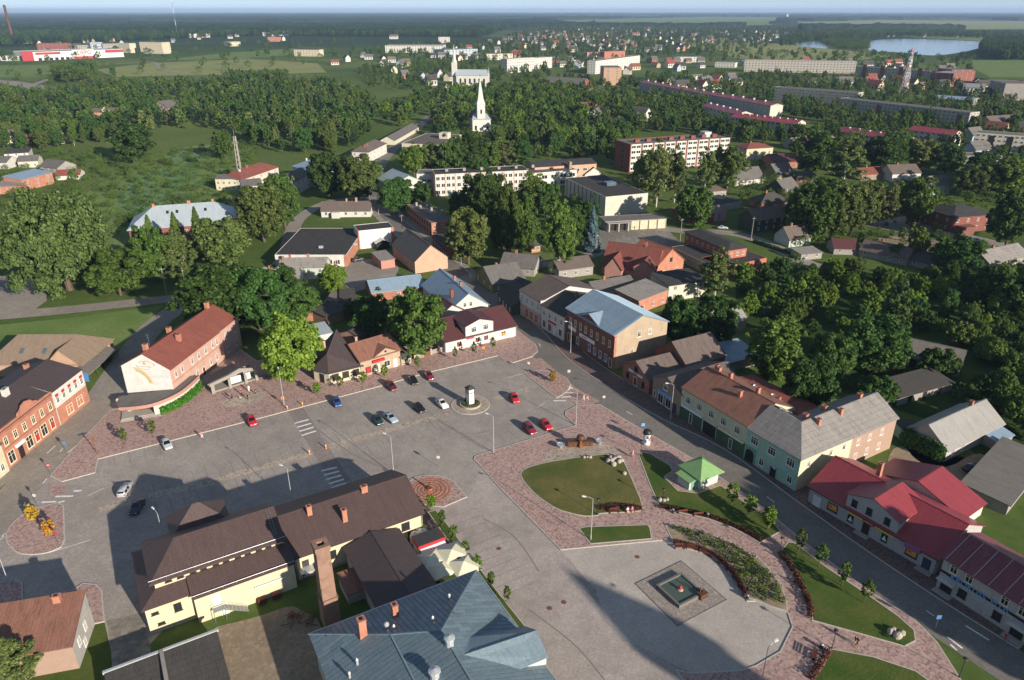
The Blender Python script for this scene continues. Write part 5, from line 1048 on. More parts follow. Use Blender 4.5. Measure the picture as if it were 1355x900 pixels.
# ------------------------------------------------------------------ middle distance, west of the main street
def lens(b, spec):
 for e_, n, zs, *r in spec: b.fwin(e_, n, zs, *(r or (1.1, 1.4)))
 return b
def perp(a, b, c):
 """depth of the rectangle over a-b that reaches c"""
 d = (b - a).normalized(); return abs((c - a).dot(Vector((-d.y, d.x))))
m = H('supermarket', 'supermarket with a broad dark felt roof and brick corner piers', w('T6', 150, 612, 4.6), w('T6', 478, 612, 4.6), perp(w('T6', 150, 612, 4.6), w('T6', 478, 612, 4.6), w('T6', 210, 490, 4.6)), 4.4, 'white', roof='flat', roofm='roof_felt', cat='shop', par=.3)
m.clad('R', 0, m.d, -.05, 4.3, 'brick_orange', .05); m.clad('F', m.L - .9, m.L, 0, 4.5, 'brick_orange', .12, 'corner_pier'); m.clad('F', m.L * .45, m.L * .45 + .9, 0, 4.9, 'brick_orange', .12, 'corner_pier'); m.fwin('F', 4, [.9], 1.8, 1.8, x0=m.L * .5, x1=m.L - 2); m.win('F', [m.L * .84], .1, 1.6, 2.2, 'doorb'); m.box('roof_hatch', 14, 15.5, 8, 9, 4.4, 5.2, 'metal_light'); m.box('roof_vent', 26, 27.4, 12, 13, 4.4, 5.1, 'metal_light')
m = H('supermarket_entrance', 'tall blank white wall block with brick piers and a glazed porch', w('T6', 538, 588), w('T6', 700, 570), 9.0, 7.2, 'store_white', roof='flat', roofm='roof_felt', cat='shop', par=.4); m.clad('F', m.L - 1.0, m.L, 0, 7.5, 'brick_orange', .15, 'corner_pier'); m.clad('F', 0, .5, 0, 7.5, 'brick_orange', .15, 'corner_pier')
mb = MB(); c = m.L * .62; mb.slab([(c - 3, -4, 2.6), (c, -4, 4.0), (c, 0, 4.0), (c - 3, 0, 2.6)], .1); mb.slab([(c, -4, 4.0), (c + 3, -4, 2.6), (c + 3, 0, 2.6), (c, 0, 4.0)], .1); mb.build('porch_roof', 'metal_light', m.root); mb = MB(); mb.box(c - 2.6, c + 2.6, -3.6, -.03, 0, 2.6); mb.build('porch_glass', 'pane_shop', m.root)
lens(H('pale_shed', 'long pale grey shed with a light slate roof below the supermarket', w('T6', 95, 725, 3), w('T6', 262, 718, 3), 9.5, 3, 'white', roof='gx', rise=2.6, roofm='roof_slate_light', cat='shed'), [('F', 3, [.9])]).chim(2, 4, 1.2)
lens(H('pale_shed', 'pink ended shed with a grey slate roof beside the supermarket', w('T6', 170, 672, 3), w('T6', 383, 668, 3), 8.0, 3, 'pale_green', roof='gx', rise=2.2, roofm='roof_slate_light', cat='shed'), [('F', 4, [.9])]).chim(1, 3, 1.3).chim(3.2, 4, 1.3)
b_ = H('white_cottage', 'low white cottage with a mossy slate roof and a small porch', w('T6', 362, 412, 3), w('T6', 588, 410, 3), 9.0, 3.0, 'white', roof='gx', rise=3.2, roofm='roof_grey_brown'); b_.fwin('F', 5, [.9], 1.2, 1.5); b_.chim(b_.L * .7, 4.5, 1.6, .8, .8, 'brick_tan').chim(b_.L * .5, 4.5, 1.2, .6, .6, 'brick_tan').box('porch', 5, 8.5, -2.2, -.02, 0, 2.6, 'white')
lens(H('light_blue_house', 'pale two storey house with a bright light blue hipped roof and dormers', w('T6', 232, 205, 8), w('T6', 345, 240, 8), 15, 8, 'light_blue', roof='hip', rise=3.6, roofm='roof_blue', ov=.5), [('F', 4, [1.2, 4.8]), ('R', 4, [1.2, 4.8])]).chim(5, 6, 1.5, .8, .8, 'white').chim(9, 9, 1.5, .8, .8, 'white')
lens(H('grey_villa', 'two storey pale villa with a dark slate roof beside the light blue house', w('T6', 225, 282, 7), w('T6', 312, 242, 7), 9, 7, 'white', roof='gx', rise=3.0, roofm='roof_slate'), [('F', 4, [1.2, 4.3])])
lens(H('rust_roofed_house', 'cream house with a wide rusty hipped roof beside the timber mast', w('T5', 1200, 214, 6), w('T6', 166, 210, 6), 13, 6, 'cream_pale', roof='hip', rise=3.2, roofm='roof_rust', ov=.5), [('R', 3, [1.2, 3.8]), ('F', 5, [1.2, 3.8])]).chim(6, 5, 1.3, .8, .8, 'white').chim(14, 6, 1.3)
lens(H('peach_house', 'peach rendered two storey house at the foot of the timber mast', w('T5', 1066, 212, 6), w('T5', 1204, 212, 6), 10, 6, 'cream', roof='gx', rise=1.2, roofm='roof_slate', ov=.3), [('F', 5, [3.2]), ('F', 4, [.6])])
lens(H('white_block', 'white two storey block with a grey roof behind the red brick house', w('T6', 2, 300, 7), w('T6', 92, 292, 7), 12, 7, 'white', roof='gx', rise=2.0, roofm='roof_slate'), [('F', 4, [1.0, 4.2])])
m = lens(H('hipped_brick_house', 'wine red brick house with a wide pale metal hipped roof and skylights', w('T5', 636, 462, 8.6), w('T5', 1190, 418, 8.6), 20, 8.5, 'brick_wine', roof='hip', rise=6.0, roofm='roof_blue_pale', ov=.6, hipin=9), [('F', 9, [1.2, 4.9], 1.3, 1.7), ('L', 5, [1.2, 4.9], 1.3, 1.7)])
for x in (14, 17.5, 28):
 mb = MB(); z = m.rz(x, 6.5); mb.slab([(x - .5, 5.8, z - .3), (x + .5, 5.8, z - .3), (x + .5, 7.2, z + .55), (x - .5, 7.2, z + .55)], .12); mb.build('skylight', 'pane', m.rf)
m.chim(9, 9.6, 1.2, .9, .8, 'brick_orange').chim(22, 10, 1.2, 1.2, .8, 'brick_orange').chim(31, 10, 1.2, .8, .8, 'brick_orange')
lens(H('zinc_roofed_house', 'street house with a bright patched zinc roof beside the tree-lined road', w('T6', 622, 262, 6), w('T6', 660, 352, 0) + Vector((4, 0)), 17, 6, 'white', roof='gx', rise=4, roofm='roof_blue_pale', ov=.5), [('F', 6, [.8, 3.6])])
lens(H('peach_villa', 'white and orange villa with a brown hipped roof at the street bend', w('T6', 585, 190), w('T6', 665, 148), 11, 6.5, 'white', roof='hip', rise=3, roofm='roof_grey_brown', ov=.5), [('F', 5, [.9, 3.9]), ('L', 3, [.9, 3.9])]).chim(4, 4, 1.2).chim(8, 4, 1.2)
m = H('flat_roofed_works', 'broad cream works building with a brown felt roof and a lift tower', w('T6', 732, 102, 8), w('T6', 905, 110, 8), perp(w('T6', 732, 102, 8), w('T6', 905, 110, 8), w('T6', 1000, 62, 8)), 7.8, 'cream_pale', roof='flat', roofm='roof_grey_brown', cat='works', par=.4); m.fwin('F', 9, [1, 4.4], 2.6, 1.5).fwin('R', 8, [1, 4.4], 2.6, 1.5); m.box('lift_tower', m.L - 9, m.L - 3, 24, 30, 7.8, 11.5, 'cream_pale')
lens(H('long_low_house', 'long low house with a slate roof climbing beside the street', w('T2', 760, 700, 3), w('T2', 880, 632, 3), 10, 3, 'cream_pale', roof='gx', rise=2.6, roofm='roof_slate'), [('F', 8, [.8])])
# three storey school
m = H('school', 'three storey white school with a flat dark roof among the trees', w('T6', 885, 245, 11), w('T7', 135, 225, 11), 13, 10.8, 'white', roof='flat', roofm='roof_felt', cat='school', par=.4); m.fwin('F', 18, [1.0, 4.4, 7.8], 1.9, 1.9).fwin('L', 2, [1.0, 4.4, 7.8], 1.6, 1.9); m.clad('L', 0, 13, 0, 11, 'peach', .04)
for i in range(1, 10): m.clad('F', m.L * i / 9.5 - .3, m.L * i / 9.5 + .3, 0, 10.9, 'peach', .06, 'wall_strip')
for i in range(6): m.box('roof_vent', 6 + i * 9, 7.4 + i * 9, 6, 7.4, 10.8, 12.2, 'cement')
m = H('school_wing', 'lower school wing with wide windows and a brown felt roof', w('T7', 145, 240, 8), w('T7', 358, 222, 8), 12, 7.8, 'white', roof='flat', roofm='roof_grey_brown', cat='school', par=.3); m.fwin('F', 5, [1, 4.4], 3.4, 2.0); m.box('stack', m.L - 3, m.L - 1.5, 3, 5, 7.8, 11.5, 'beige')
m = H('school_hall', 'long school hall with a black shallow roof behind the wing', w('T7', 165, 210, 9.5), w('T7', 448, 192, 9.5), 16, 9.3, 'peach', roof='gx', rise=1.4, roofm='roof_felt', cat='school', ov=.4); m.fwin('F', 8, [5.6], 2.4, 1.6)
lens(H('school_annex', 'small white school annex next to the peach end wall', w('T6', 800, 240, 9), w('T6', 868, 240, 9), 12, 8.6, 'white', roof='flat', roofm='roof_felt_grey', cat='school', par=.3), [('F', 3, [1, 4.2], 2, 1.8)])
lens(H('glazed_link', 'small gabled link building with white gable boards beside the school wing', w('T7', 395, 245, 4), w('T7', 475, 240, 4), 10, 4, 'white', roof='gy', rise=3.4, roofm='roof_slate_dark', cat='annex'), [('F', 2, [.8], 1.6, 1.6)])
m = H('brick_workshop', 'two storey orange brick workshop with a flat roof crowded with vents', w('T6', 755, 383, 6), w('T6', 868, 468, 6), perp(w('T6', 755, 383, 6), w('T6', 868, 468, 6), w('T6', 960, 452, 6)), 5.9, 'brick_orange', roof='flat', roofm='roof_felt_grey', cat='workshop', par=.35); m.fwin('F', 10, [.9, 3.6], 1.1, 1.4, 'frame_dark').fwin('R', 3, [.9, 3.6], 1.2, 1.4)
for i in range(9): x, y = 3 + (i % 5) * 5.6, 3.0 + (i % 3) * 3.2; m.box('roof_vent', x, x + .9, y, y + .9, 5.9, 7.4, 'cement')
lens(H('brick_annex', 'low brick annex with a dark blue flat roof below the orange workshop', w('T6', 870, 522, 3.6), w('T6', 940, 590, 3.6), 9, 3.5, 'brick_dark', roof='flat', roofm='roof_felt', cat='annex', par=.2), [('F', 7, [.8])])
D_ = w('T6', 760, 525, 9) - w('T6', 865, 600, 9)
m = Bld('peach_gable_house', 'peach house with a steep slate roof and a blank gable by the street', w('T6', 795, 700), math.degrees(math.atan2(D_.y, D_.x)) - 90, 12.5, D_.length + 1, 4.5, 'peach', roof='gy', rise=5.2, roofm='roof_slate', ov=.3)
H('salmon_garage', 'salmon garage with a flat grey roof in the shop yard', w('T6', 640, 680), w('T6', 702, 670), 10, 3.2, 'salmon', roof='shed', rise=.4, roofm='roof_slate_light', cat='garage')
lens(H('blue_roofed_shed', 'long shed with a pale blue sheet roof beside the gabled blue-roofed house', w('T6', 596, 788, 3), w('T6', 838, 758, 3), 13, 3, 'brick_red', roof='gx', rise=2.0, roofm='roof_blue', ov=.3, cat='shed'), [('F', 3, [.8])])
m = H('blue_gabled_house', 'white gabled house with a blue ribbed roof and tall brick chimneys', w('T6', 950, 868, 4), w('T6', 1128, 838, 4), 25, 4, 'white', roof='gy', rise=4.4, roofm='roof_blue', ov=.5); m.win('F', [m.L * .4, m.L * .55], 4.2, 1.0, 1.5, 'white').win('F', [m.L * .25, m.L * .7], 1.0, 1.0, 1.5, 'white').chim(m.L * .22, 5, 2.6, .9, .8, 'brick_wine').chim(m.L * .55, 8, 1.4).chim(m.L * .6, 15, 1.4); m.win('F', [m.L * .92], .6, 1, 2, 'doorb')
lens(H('corner_cottage', 'grey-roofed cottage with green woodwork on the street corner', w('T6', 1070, 690, 3), w('T6', 1150, 750, 3), 12, 3, 'olive', roof='gy', rise=4.0, roofm='roof_slate', ov=.4), [('F', 3, [.8], .9, 1.3), ('R', 3, [.8], .9, 1.3)]).chim(4, 6, 1.3)
lens(H('street_cottage', 'dark slate-roofed wooden cottage by the street lamp', w('T6', 1175, 790, 3), w('T6', 1235, 850, 3), 12, 3, 'green_dark', roof='gx', rise=3.6, roofm='roof_slate_dark', ov=.4), [('F', 4, [.8], .9, 1.3)])
H('yard_shed', 'long tarred yard shed behind the hipped shop', w('R6', 385, 135, 3), w('R6', 490, 95, 3), 7, 3, 'brick_old', roof='shed', rise=.5, roofm='roof_slate_dark', cat='shed'); H('brick_store', 'rusty roofed brick store at the back of the yard', w('R6', 262, 160), w('R6', 385, 150), 6, 2.8, 'brick_red', roof='shed', rise=.8, roofm='roof_rust_old', cat='shed')
H('yard_shed', 'narrow dark tarred shed running back from the hipped shop roof', w('R6', 450, 205, 3.2), w('R6', 540, 225, 3.2), 21, 3.0, 'brick_old', roof='gy', rise=1.2, roofm='roof_slate_dark', cat='shed'); H('yard_shed', 'low shed with a pale blue sheet roof beside the hipped shop', w('R6', 318, 225, 2.6), w('R6', 412, 205, 2.6), 7, 2.5, 'white', roof='shed', rise=.5, roofm='roof_blue_pale', cat='shed')
H('yard_shed', 'patched wooden shed next to the shop yard', w('R6', 385, 60, 2.5), w('R6', 445, 62, 2.5), 7, 2.4, 'wood_grey', roof='shed', rise=.6, roofm='roof_wood', cat='shed'); H('yard_shed', 'brick lean-to with a tarred roof next to the shop yard', w('R6', 455, 105), w('R6', 520, 100), 9, 2.8, 'brick_orange', roof='shed', rise=.8, roofm='roof_slate_dark', cat='shed')
# west edge cottages
for nm, lb, a, b, d, h, wl, rf_, ri, rm in (
 ('orange_brick_house', 'orange brick house with a blue sheet roof at the meadow edge', ('T5', 120, 275), ('T5', 272, 235), 11, 6, 'brick_orange', 'shed', 1.2, 'roof_blue'), ('orange_brick_annex', 'low orange brick annex with a grey slate roof', ('T5', -20, 290), ('T5', 112, 285), 12, 4, 'brick_orange', 'shed', 1.0, 'roof_slate_light'),
 ('red_roofed_cottage', 'low cottage with a rust red roof beside the marsh meadow', ('T5', 280, 220), ('T5', 400, 215), 9, 2.6, 'white', 'gx', 2.2, 'roof_rust'), ('green_roofed_barn', 'white barn with a dark green flat roof', ('T5', 30, 130), ('T5', 150, 122), 16, 5, 'white', 'shed', .5, 'roof_slate_dark'),
 ('grey_cottage', 'grey gabled cottage with a weathered slate roof by the willows', ('T5', 200, 175), ('T5', 290, 185), 12, 3, 'cement', 'gx', 3, 'roof_slate'), ('olive_cottage', 'cream cottage with an olive grey roof', ('T5', 95, 160), ('T5', 195, 155), 10, 4, 'cream_pale', 'gx', 2.4, 'roof_slate'), ('pale_cottage', 'small white cottage at the western edge', ('T5', -20, 165), ('T5', 40, 165), 12, 4, 'white', 'gx', 2.5, 'roof_slate'),
 ('cream_villa', 'cream villa among trees at the western edge', ('T1', 20, 760), ('T1', 135, 745), 12, 5, 'cream', 'gx', 3, 'roof_slate'), ('maroon_cottage', 'cottage with a maroon roof and red walls', ('T1', 150, 770), ('T1', 235, 760), 12, 4, 'red_paint', 'gx', 3, 'roof_rust'), ('gable_cottage', 'tan gabled cottage beneath tall birches', ('T1', 300, 765), ('T1', 375, 750), 12, 4, 'tan', 'gy', 4, 'roof_grey_brown')):
 lens(H(nm, lb, w(*a), w(*b), d, h, wl, roof=rf_, rise=ri, roofm=rm, ov=.4), [('F', 3, [.9] if h < 5 else [.9, 3.4])])
m = lens(H('manor', 'white gabled manor house with brick wings in the wood', w('T1', 500, 645), w('T1', 640, 640), 13, 8, 'brick_orange', roof='gx', rise=2.5, roofm='roof_grey_brown', ov=.4), [('F', 8, [1, 4.4])]); m.cross(m.L * .3, m.L * .65, 9, 3.0, .4, 7, wall='white')
lens(H('tan_villa', 'tall tan gabled villa with a slate blue roof standing in the wood', w('T1', 800, 620), w('T1', 895, 628), 14, 9, 'tan', roof='gy', rise=5, roofm='roof_slate', ov=.5), [('F', 4, [1.2, 4.8]), ('F', 2, [9.0])])

# ------------------------------------------------------------------ middle distance, east of the main street
a, b = w('T7', 490, 348, 9), w('T7', 684, 330, 9)
m = H('cinema', 'blank cream cinema block with a flat black roof and a skylight', a, b, perp(a, b, w('T7', 332, 258, 9)), 8.8, 'cream_pale', roof='flat', roofm='roof_felt', cat='cinema', par=.5); m.box('skylight', m.L * .5, m.L * .5 + 5, m.d * .45, m.d * .45 + 4, 8.8, 10.4, 'pane_light')
for i in range(9): m.clad('L', 2 + i * (m.d - 4) / 9, 2.8 + i * (m.d - 4) / 9, 0, 8.6, 'cement', .25, 'wall_rib')
a, b = w('T7', 486, 505), w('T7', 765, 490)
m = H('cinema_foyer', 'low cinema foyer with tall beige wall panels and a ragged felt roof', a, b, 9, 4.0, 'cement', roof='flat', roofm='roof_felt_grey', cat='cinema', par=.3); L_ = m.L
for i in range(4): m.clad('F', L_ * (.42 + i * .145), L_ * (.42 + i * .145) + L_ * .12, .05, 3.9, 'cream', .35, 'beige_panel')
m.clad('F', L_ * .02, L_ * .4, .1, 3.0, 'pane_shop', .06, 'glass_front'); m.clad('F', L_ * .02, L_ * .38, 3.0, 3.7, 'sign_blue', .2, 'foyer_sign')
for i in range(3): m.box('column', 1 + i * 4.2, 1.5 + i * 4.2, -2.0, -1.5, 0, 3.6, 'concrete')
m.box('canopy', .3, L_ * .4, -2.4, -.4, 3.6, 3.9, 'cement')
a, b = w('T7', 604, 108, 16), w('T7', 1062, 76, 16)
m = H('dormitory', 'five storey dormitory with a red brick end wall and white window bands', a, b, perp(a, b, w('T7', 513, 88, 16)), 15.8, 'brick_wine', roof='flat', roofm='roof_felt_grey', cat='apartment block', par=.7); L_ = m.L
for i in range(9):
 x0 = L_ * i / 9 + .6; m.clad('F', x0, L_ * (i + 1) / 9 - .6, .8, 15.9, 'white', .03, 'window_bay')
 for z in (1.4, 4.5, 7.6, 10.7, 13.6): m.fwin('F', 2, [z], L_ / 9 * .36, 1.6, x0=x0, x1=L_ * (i + 1) / 9 - .6)
for z in (1.4, 4.5, 7.6, 10.7, 13.4): m.fwin('L', 1, [z], 2.2, 1.4, 'frame_dark')
for i in range(8): m.box('roof_shaft', L_ * (i + .8) / 9, L_ * (i + .8) / 9 + 3.0, m.d * .3, m.d * .3 + 2, 15.8, 17.6, 'brick_wine')
m.box('roof_plant', L_ * .8, L_ * .87, m.d * .4, m.d * .7, 15.8, 18.8, 'metal_light')
# red-roofed cluster
a, b = w('T7', 722, 722), w('T7', 842, 690)
m = H('gabled_brick_house', 'salmon brick house with an orange tiled gable roof', a, b, 15, 4.6, 'brick_orange', roof='gy', rise=5.0, roofm='roof_tile_orange', ov=.5); m.win('F', [m.L * .5], 5.0, 1.2, 1.4, 'dark2'); m.fwin('F', 2, [.9], 1.2, 1.4)
a, b = w('T7', 470, 700), w('T7', 715, 735)
m = H('rambling_house', 'rambling house under a steep jumble of dark red tiled gables', a, b, 15, 3.4, 'rose', roof='gx', rise=6.4, roofm='roof_tile_red', ov=.6); m.cross(2.0, m.L * .42, 3.6, 4.0, 3.0, 7.4); m.cross(m.L * .62, m.L * .98, 5.0, 2.4, 2.0, 7.4, wall='salmon'); m.chim(m.L * .7, 7.4, 1.6)
a, b = w('T7', 855, 505, 7.5), w('T7', 1052, 588, 7.5)
m = lens(H('orange_office', 'two storey orange office with a low black hipped roof', a, b, perp(a, b, w('T7', 1125, 570, 7.5)), 7.4, 'orange', roof='hip', rise=1.0, roofm='roof_felt', ov=.7, cat='office'), [('F', 8, [4.6], 1.0, 1.4), ('R', 3, [4.6], 1.0, 1.4)])
a, b = w('T7', 790, 575, 4), w('T7', 985, 668, 4)
lens(H('beige_office_wing', 'low beige wing with a black felt roof in front of the orange office', a, b, 9, 3.8, 'tan', roof='flat', roofm='roof_felt', cat='office', par=.2), [('F', 8, [1.0], 1.2, 1.7)])
a, b = w('T7', 1038, 668, 4), w('T7', 1228, 625, 4)
lens(H('orange_garage', 'low orange garage wing with a black felt roof', a, b, 12, 3.8, 'orange', roof='flat', roofm='roof_felt', cat='garage', par=.2), [('F', 3, [1.0], 1.8, 1.4)])
a, b = w('T7', 905, 472), w('T7', 1040, 455)
m = H('pink_pub', 'pink pub with dark blue banners at its door', a, b, 14, 4.2, 'salmon', roof='flat', roofm='roof_felt_grey', cat='shop', par=.4); m.win('F', [m.L * .5], .1, 2.4, 2.6, 'shopdark').clad('F', m.L * .2, m.L * .3, .6, 3.6, 'poster_blue', .1, 'banner').clad('F', m.L * .7, m.L * .8, .6, 3.6, 'poster_blue', .1, 'banner')
H('brick_garage', 'long dark red garage running back from the pink pub', w('T7', 792, 432), w('T7', 900, 474), 10, 3.4, 'brick_wine', roof='shed', rise=.3, roofm='roof_felt_grey', cat='garage')
for nm, lb, a, b, d, h, wl, rf_, ri, rm in (
 ('row_garage', 'row of garages with a black felt roof near the pub', ('T7', 978, 420), ('T7', 1112, 398), 16, 3, 'cement', 'flat', 0, 'roof_felt'), ('mossy_garage', 'garage with a mossy yellow roof behind the round birch', ('T7', 960, 352), ('T7', 1040, 345), 10, 3, 'cement', 'shed', .3, 'roof_tan'),
 ('cream_hipped_house', 'cream two storey house with a rust red hipped roof near the dormitory', ('T7', 1130, 180), ('T7', 1250, 172), 13, 7, 'cream', 'hip', 2.2, 'roof_rust'), ('white_barn', 'long white barn with a tall grey slate roof', ('T7', 1080, 300), ('T7', 1213, 285), 12, 3, 'white', 'gx', 5, 'roof_slate'),
 ('olive_gabled_house', 'mustard gabled house with a slate roof among tall trees', ('T8', 24, 258), ('T8', 95, 275), 13, 3.6, 'olive', 'gy', 4.6, 'roof_slate'), ('slate_cottage', 'low slate-roofed cottage below the mustard house', ('T8', 48, 322), ('T8', 125, 338), 13, 2.8, 'green_dark', 'gy', 3.8, 'roof_slate'),
 ('hipped_bungalow', 'brick bungalow with a dark hipped roof', ('T8', 20, 408), ('T8', 155, 400), 11, 3.2, 'brick_orange', 'hip', 3.4, 'roof_slate_dark'), ('dark_green_house', 'dark green boarded house with white windows', ('T8', -8, 515), ('T8', 130, 492), 10, 5.4, 'green_dark', 'gx', 3.6, 'roof_grey_brown'),
 ('pale_gabled_house', 'pale green gabled house with a brown metal roof', ('T8', 150, 580), ('T8', 247, 568), 9, 3.2, 'pale_green', 'gx', 4.0, 'roof_grey_brown'), ('tool_shed', 'little slate tool shed beside the hedge', ('T8', 205, 640), ('T8', 300, 630), 6, 2.4, 'cement', 'shed', .6, 'roof_slate_light'),
 ('maroon_shed', 'garden house with a dull maroon roof', ('T8', 355, 612), ('T8', 470, 615), 9, 2.6, 'cement', 'gx', 2.4, 'roof_maroon'), ('old_long_house', 'long old house with a dark mossy roof and two chimneys', ('T8', 470, 620), ('T8', 690, 665), 9, 2.8, 'wood_grey', 'gx', 3.0, 'roof_grey_brown'),
 ('slate_outhouse', 'slate roofed outhouse at the edge of the orchard', ('T8', 690, 660), ('T8', 820, 690), 8, 2.6, 'wood_grey', 'gx', 2.4, 'roof_slate_dark'), ('orchard_house', 'grey slate-roofed house at the right of the orchard', ('T8', 1062, 690), ('T8', 1240, 650), 10, 3, 'cement', 'gx', 3.2, 'roof_slate_light'),
 ('long_dark_house', 'long dark wooden house at the forecourt', ('T8', 535, 440), ('T8', 790, 425), 12, 4.4, 'beige', 'gx', 3.6, 'roof_slate_dark'), ('mint_gabled_house', 'mint gabled house behind the playing field', ('T8', 752, 335), ('T8', 792, 345), 14, 5.5, 'mint', 'gy', 4, 'roof_slate'),
 ('black_roofed_house', 'house with a brown black gable roof and white gable edge', ('T8', 620, 280), ('T8', 750, 275), 12, 4.5, 'white', 'gx', 3.6, 'roof_grey_brown'), ('blue_outhouse', 'pale blue outhouse with a flat slate roof', ('T8', 790, 345), ('T8', 882, 330), 9, 3, 'light_blue', 'shed', .8, 'roof_slate'),
 ('rose_roofed_house', 'house with a faded rose roof under the trees', ('T8', 480, 275), ('T8', 612, 265), 10, 3.4, 'beige', 'gx', 2.6, 'roof_rust'), ('dark_roofed_house', 'house with a dark slate roof behind the lime trees', ('T8', 185, 285), ('T8', 280, 290), 12, 3.2, 'brick_dark', 'hip', 3.2, 'roof_slate_dark'),
 ('plum_roofed_barn', 'barn with a plum red roof near the mustard house', ('T8', 75, 220), ('T8', 200, 215), 14, 4, 'brick_red', 'gx', 3.4, 'roof_maroon'), ('grey_gable_barn', 'round grey barn roof half hidden behind the lime tree', ('T8', 180, 135), ('T8', 375, 125), 14, 4, 'cement', 'gx', 3, 'roof_slate_light'),
 ('two_chimney_block', 'low grey block with two brick chimneys and satellite dishes', ('T8', 920, 200), ('T8', 1120, 200), 12, 5, 'cement', 'flat', 0, 'roof_felt_grey'), ('grey_garage', 'grey slate garage roof behind the hall', ('R7', 410, 190), ('R7', 580, 160), 8, 3.4, 'white', 'gx', 2.0, 'roof_slate'),
 ('brick_store_house', 'red brick store with a light slate roof behind the blue-roofed hall', ('R7', 590, 245), ('R7', 715, 195), 9, 4.6, 'brick_orange', 'shed', 1.0, 'roof_slate_light'), ('peeling_store', 'tall store with peeling cream walls and a black roof', ('R7', 718, 190), ('R7', 880, 165), 11, 5.4, 'cream_pale', 'shed', .5, 'roof_felt'),
 ('slate_roof_house', 'low slate-roofed house behind the street cottage', ('R7', 5, 70), ('R7', 150, 85), 11, 3, 'cement', 'gx', 3.2, 'roof_slate'), ('hut', 'little tan hut beside the tall linden trees', ('T7', 150, 605), ('T7', 190, 600), 4, 2.6, 'brick_orange', 'shed', .3, 'roof_slate'),
 ('courtyard_house', 'house with a moss grey roof and white dish behind the brick hall', ('R7', 255, 95), ('R7', 400, 75), 9, 3.4, 'cement', 'gx', 2.4, 'roof_grey_brown')):
 q = lens(H(nm, lb, w(*a), w(*b), d, h, wl, roof=rf_, rise=ri, roofm=rm, ov=.4), [('F', max(2, int((w(*b) - w(*a)).length / 4)), [.9] if h < 5 else [.9, 3.6]), ('R', 2, [.9] if h < 5 else [.9, 3.6])])
 if rf_ in ('gx', 'hip') and h > 2.7: q.chim(q.L * .35, q.d * .5, 1.2)
a, b = w('T8', 888, 515), w('T8', 1072, 500)
lens(H('brick_villa', 'big dark red brick villa with a black hipped roof at the forecourt', a, b, 17, 7, 'brick_wine', roof='hip', rise=2.4, roofm='roof_felt', ov=.5), [('F', 4, [1.2, 4.4]), ('L', 3, [1.2, 4.4])]).box('garage', 2, 9, -4, -.03, 0, 3.4, 'brick_dark')
# churches
ch = thing('white_church', 'white wooden church with a tall pointed white spire among the trees', 'church', (*w('T2', 1195, 655), 0), R(12))
mb = MB(); mb.box(-5, 5, 8, 30, 0, 8); mb.face([(-5, 8, 8), (5, 8, 8), (0, 8, 14)]); mb.build('nave', 'white', ch); mb = MB(); mb.slab([(-5.5, 30.5, 7.6), (-5.5, 7.6, 7.6), (0, 7.6, 14.1), (0, 30.5, 14.1)], .2); mb.slab([(5.5, 7.6, 7.6), (5.5, 30.5, 7.6), (0, 30.5, 14.1), (0, 7.6, 14.1)], .2); mb.build('nave_roof', 'roof_slate_dark', ch)
mb = MB(); mb.box(-7, 7, 0, 8, 0, 9); mb.build('porch', 'white', ch); mb = MB(); mb.slab([(-7.4, -.4, 8.9), (7.4, -.4, 8.9), (5, 8, 12.5), (-5, 8, 12.5)], .2); mb.build('porch_roof', 'roof_blue_pale', ch)
mb = MB(); mb.box(-3, 3, 1, 7, 8, 20); tw = mb.build('tower', 'white', ch); mb = MB()
sp = [(-3.3, .7), (3.3, .7), (3.3, 7.3), (-3.3, 7.3)]; mid = [(-2.1, 1.9), (2.1, 1.9), (2.1, 6.1), (-2.1, 6.1)]
for i in range(4): j = (i + 1) % 4; mb.face([(*sp[i], 20), (*sp[j], 20), (*mid[j], 23.5), (*mid[i], 23.5)]); mb.face([(*mid[i], 23.5), (*mid[j], 23.5), (0, 4, 39)])
mb.build('spire', 'white', tw); mb = MB(); mb.bar((0, 4, 39), (0, 4, 41.5), .15, .15); mb.bar((-.8, 4, 40.6), (.8, 4, 40.6), .15, .15); mb.build('cross', 'metal_dark', tw)
for x, z, wd, ht in ((-4.5, 1.2, 1.6, 3.2), (4.5, 1.2, 1.6, 3.2), (0, 13, 1.2, 3)): mb = MB(); y = .96 if z > 9 else -.04; mb.box(x - wd / 2, x + wd / 2, y - .08, y, z, z + ht); mb.build('window', 'pane', ch)
ch2 = thing('white_church', 'long white church with a slender white steeple and arched windows further up the road', 'church', (*w('T2', 1045, 430), 0), R(-4))
mb = MB(); mb.box(6, 44, 0, 15, 0, 13); mb.build('nave', 'white', ch2); mb = MB(); mb.slab([(5, -.7, 12.8), (45, -.7, 12.8), (45, 7.5, 19), (5, 7.5, 19)], .3); mb.slab([(45, 15.7, 12.8), (5, 15.7, 12.8), (5, 7.5, 19), (45, 7.5, 19)], .3); mb.build('nave_roof', 'roof_blue_pale', ch2)
mb = MB(); mb.box(0, 6, 4.5, 10.5, 0, 27); tw = mb.build('tower', 'white', ch2); mb = MB(); mb.lathe([(3.4, 27), (2.0, 31), (2.0, 35), (1.2, 37), (0, 48)], 8, (3, 7.5)); mb.build('spire', 'white', tw); mb = MB(); mb.face([(45.2, 0, 0), (45.2, 15, 0), (45.2, 15, 13), (45.2, 7.5, 22), (45.2, 0, 13)]); mb.box(44, 45.1, 0, 15, 0, 13); mb.build('gable_wall', 'white', ch2)
for i in range(6): mb = MB(); x = 10 + i * 5.8; mb.box(x, x + 2.2, -.12, 0, 3, 9); mb.build('window', 'pane', ch2)
